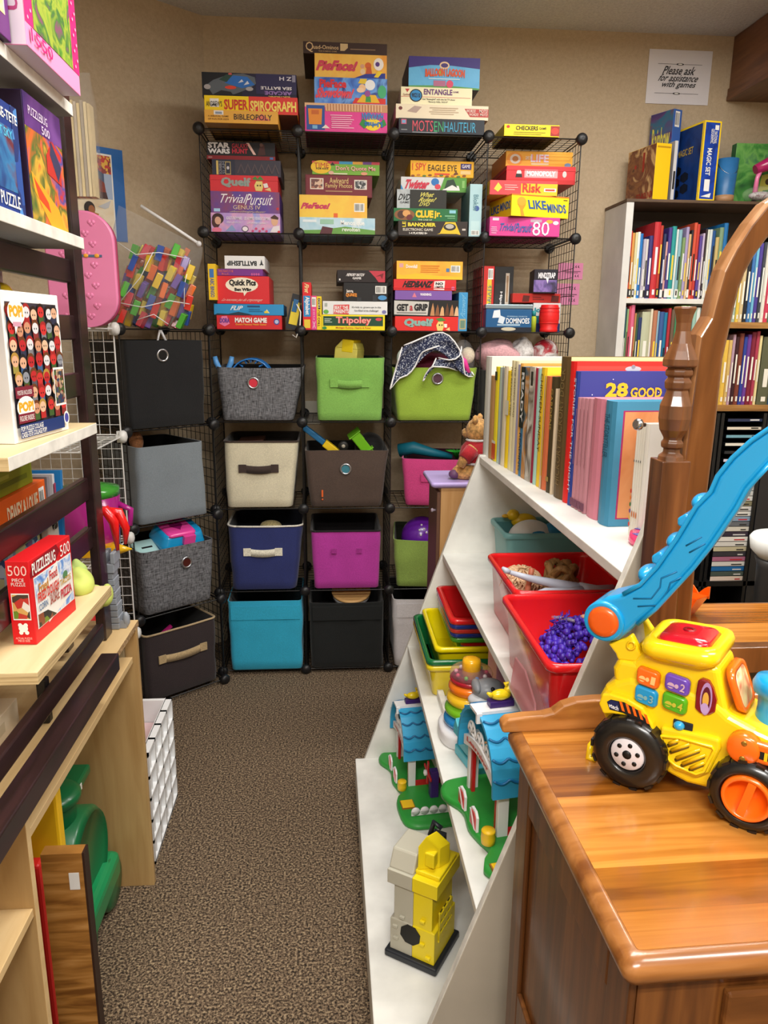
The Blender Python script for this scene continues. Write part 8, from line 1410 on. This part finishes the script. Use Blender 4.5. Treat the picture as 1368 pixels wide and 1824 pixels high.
# orange pivot and scoop arm
c = tl(1322, 1338, -.006); mb = MB(); rp_ = abs(tl(1355, 1338).x-tl(1290, 1338).x)/2
mb.lathe([(.001, 0), (rp_*.8, 0), (rp_*.95, .003), (rp_, .008), (rp_, .018)], og, c, (0, 1, 0), 30); pv = mb.build('scoop_pivot', tk)
for dz in (.010, -.010): mb = MB(); mb.lathe([(.001, -.0006), (.003, -.0006), (.0042, .001)], mat('a8863c', .3, metal=.8), c+V((.001, 0, dz)), (0, 1, 0), 12); mb.build('screw', pv)
vs_ = aY(1264, 1082, 2*gy-.705); scw = V((vs_.x, .705, vs_.z)) - RW; SC = V((scw.dot(tux), scw.dot(tn), scw.z)); pc_ = c.copy()
mb = MB()
for yy in (-.002, TW-.010):
    mb.prism([V((pc_.x+.0, yy, pc_.z+.014)), V((pc_.x+.06, yy, pc_.z+.012)), V((SC.x-.03, yy, SC.z-.008)), V((SC.x-.02, yy, SC.z-.028)), V((pc_.x+.06, yy, pc_.z-.010)), V((pc_.x, yy, pc_.z-.014))], (0, .012, 0), og)
mb.build('scoop_arm', tk, bevel=.003)
mb = MB(); mb.face([tl(x, y, -.0026) for x, y in ((1352, 1338), (1400, 1352), (1400, 1366), (1352, 1352))], C('1c1a18')); 
for k in range(3): mb.face([tl(x, y, -.003) for x, y in ((1362+14*k, 1341+4*k), (1368+14*k, 1343+4*k), (1366+14*k, 1358+4*k), (1360+14*k, 1356+4*k))], C('f2c21a'))
mb.build('arm_sticker', pv)
mb = MB(); w2_ = .07; cy0 = TW/2
lo_ = [(-.022, .55), (.022, .55)]
rings_ = [[(SC.x-.016, cy0-w2_*.55, SC.z-.05), (SC.x+.016, cy0-w2_*.55, SC.z-.05), (SC.x+.016, cy0+w2_*.55, SC.z-.05), (SC.x-.016, cy0+w2_*.55, SC.z-.05)], [(SC.x-.028, cy0-w2_, SC.z+.02), (SC.x+.036, cy0-w2_, SC.z+.012), (SC.x+.036, cy0+w2_, SC.z+.012), (SC.x-.028, cy0+w2_, SC.z+.02)]]
mb.loft(rings_, og, caps=(True, False), smooth=False); mb.loft([[V(p)*.96+V((SC.x, cy0, SC.z))*.04 for p in r_] for r_ in rings_], og, caps=(True, False), smooth=False)
mb.prism([(SC.x+.036, cy0-w2_+2*w2_*k/24, SC.z+.012+.02*abs(cos(pi*k/8))) for k in range(25)] + [(SC.x+.036, cy0+w2_, SC.z+.005), (SC.x+.036, cy0-w2_, SC.z+.005)], (.004, 0, 0), og)
mb.build('scoop', tk)
# windscreen
ws = [tl(1300, 1172, .02)+V((.004, 0, 0)), tl(1296, 1205, .02), tl(1309, 1262, .02)]
mb = MB(); x0w = tl(1284, 1195, .02).x+.008; z0w = tl(1284, 1195, .02).z; z1w = tl(1302, 1272, .02).z; x1w = tl(1302, 1272, .02).x+.012
def wq(u, v, o): return V((x0w+(x1w-x0w)*v+o, .022+(TW-.044)*u, z0w+(z1w-z0w)*v))
rg_ = lambda s, o: [wq(.5+(u-.5)*s, .5+(v-.5)*s, o) for u, v in [(x, y) for x, y, _ in rrect(0, 1, 0, 1, .25, 0, 5)]]
mb.loft([rg_(1, -.004), rg_(1, .004), rg_(.82, .0045), rg_(.80, .003)], og); wf = mb.build('windscreen_frame', tk)
mb = MB(); mb.face(rg_(.8, .0032), flow(['e4e8ea', 'd8dce4', 'e8d8a0', 'c86a4c', 'e4e4e0'], 20.)); mb.build('windscreen', wf)
# blue funnel
c = tl(1372, 1290, TW*.5); mb = MB(); mb.lathe([(.022, -.02), (.021, .0), (.017, .035), (.018, .05), (.024, .055), (.026, .065), (.022, .074), (.005, .077)], bl_, (c.x, TW*.5, tl(1362, 1290, TW*.5).z-.01), n=24); mb.build('funnel', tk)
# arm mount and blue push handle
mt = [(1082, 1146), (1112, 1138), (1124, 1130), (1134, 1150), (1142, 1168), (1132, 1180), (1100, 1176), (1096, 1165)]
slab(mt, .018, .03, ye, 'arm_bracket', bevel=.003); ab = COL.objects[-1]; mb = MB(); mb.tube([tl(1124+7*cos(a), 1150+7*sin(a), .017) for a in [2*pi*i/14 for i in range(15)]], .0016, ye2, 6, cap=False); mb.build('boss_ring', ab)
slab([(1128, 1155), (1136, 1100), (1150, 1104), (1166, 1128), (1160, 1150)], .066, .078, ye, 'arm_bracket', bevel=.003)
slab([(1122, 1150), (1124, 1118), (1136, 1115), (1140, 1148)], .036, .06, mat('d8dce0', .2, 'clear', alpha=.6), 'clear_clip', bevel=.003)
HD0, HD1 = .012, .068
up = [(1052, 1092), (1060, 1074), (1078, 1065), (1110, 1058), (1140, 1042), (1170, 1010), (1205, 960), (1240, 902), (1266, 876), (1278, 848), (1305, 815), (1338, 785), (1375, 760), (1400, 748)]
lo = [(1400, 800), (1375, 822), (1350, 850), (1330, 872), (1312, 905), (1295, 930), (1268, 970), (1235, 1012), (1200, 1050), (1168, 1085), (1135, 1112), (1118, 1128), (1100, 1142), (1076, 1147), (1058, 1136), (1050, 1115)]
hp = [tl(x, y, HD0) for x, y in up+lo]; mb = MB(); mb.prism(hp, (0, HD1-HD0, 0), bl_); hd_ = mb.build('push_handle', tk, bevel=.007, seg=4)
mb = MB(); ed = [tl(x, y, HD0-.001) for x, y in up[3:]]; mb.tube(ed, .0028, bl_, 8); ed = [tl(x, y, HD0-.001) for x, y in lo[1:11]]; mb.tube(ed, .0028, bl_, 8); mb.build('raised_edge', hd_)
for pts in ([(1128, 1066), (1160, 1066), (1176, 1046), (1178, 1030), (1206, 1018)], [(1136, 1080), (1172, 1078), (1190, 1052), (1194, 1038), (1214, 1028)], [(1222, 972), (1250, 956)], [(1228, 984), (1256, 968)]):
    mb = MB(); mb.tube([tl(x, y, HD0-.0002) for x, y in pts], .0011, mat('0b6fa2', .4), 5); mb.build('groove', hd_)
for k, (x, y) in enumerate(((1157, 1023), (1188, 992), (1208, 966), (1234, 926), (1253, 897))):
    p = tl(x, y, (HD0+HD1)/2); mb = MB(); wd = HD1-HD0-.004
    if k % 2: mb.prism([p+V((-.011, -wd/2, -.004)), p+V((-.012, -wd/2, .005)), p+V((-.003, -wd/2, .012)), p+V((.010, -wd/2, .006)), p+V((.012, -wd/2, -.008))], (0, wd, 0), bl_)
    else: mb.ball(p+V((0, 0, .002)), (.013, wd/2, .011), bl_, 14, 9)
    mb.build('tooth', hd_, bevel=.0025 if k % 2 else 0)
mb = MB(); c = tl(1076.5, 1106, HD0); rd_ = abs(tl(1106, 1106).x-tl(1047, 1106).x)/2*1.22
mb.lathe([(rd_*.78, -.004), (rd_*.95, -.006), (rd_*1.02, -.002), (rd_*1.02, HD1-HD0+.004), (rd_*.8, HD1-HD0+.006)], bl_, c, (0, 1, 0), 36); mb.build('handle_hub', hd_)
mb = MB(); mb.lathe([(.001, -.0085), (rd_*.5, -.009), (rd_*.72, -.008), (rd_*.79, -.004), (rd_*.79, 0)], mat('e05a10', .3, coat=.3), c, (0, 1, 0), 36); dsc = mb.build('orange_disc', hd_)
mb = MB(); mb.box((c.x-.006, c.y+.012, c.z+rd_*.8), (c.x+.028, c.y+.05, c.z+rd_*1.16), gloss('f2dc14')); mb.build('yellow_insert', hd_, bevel=.006, seg=3)
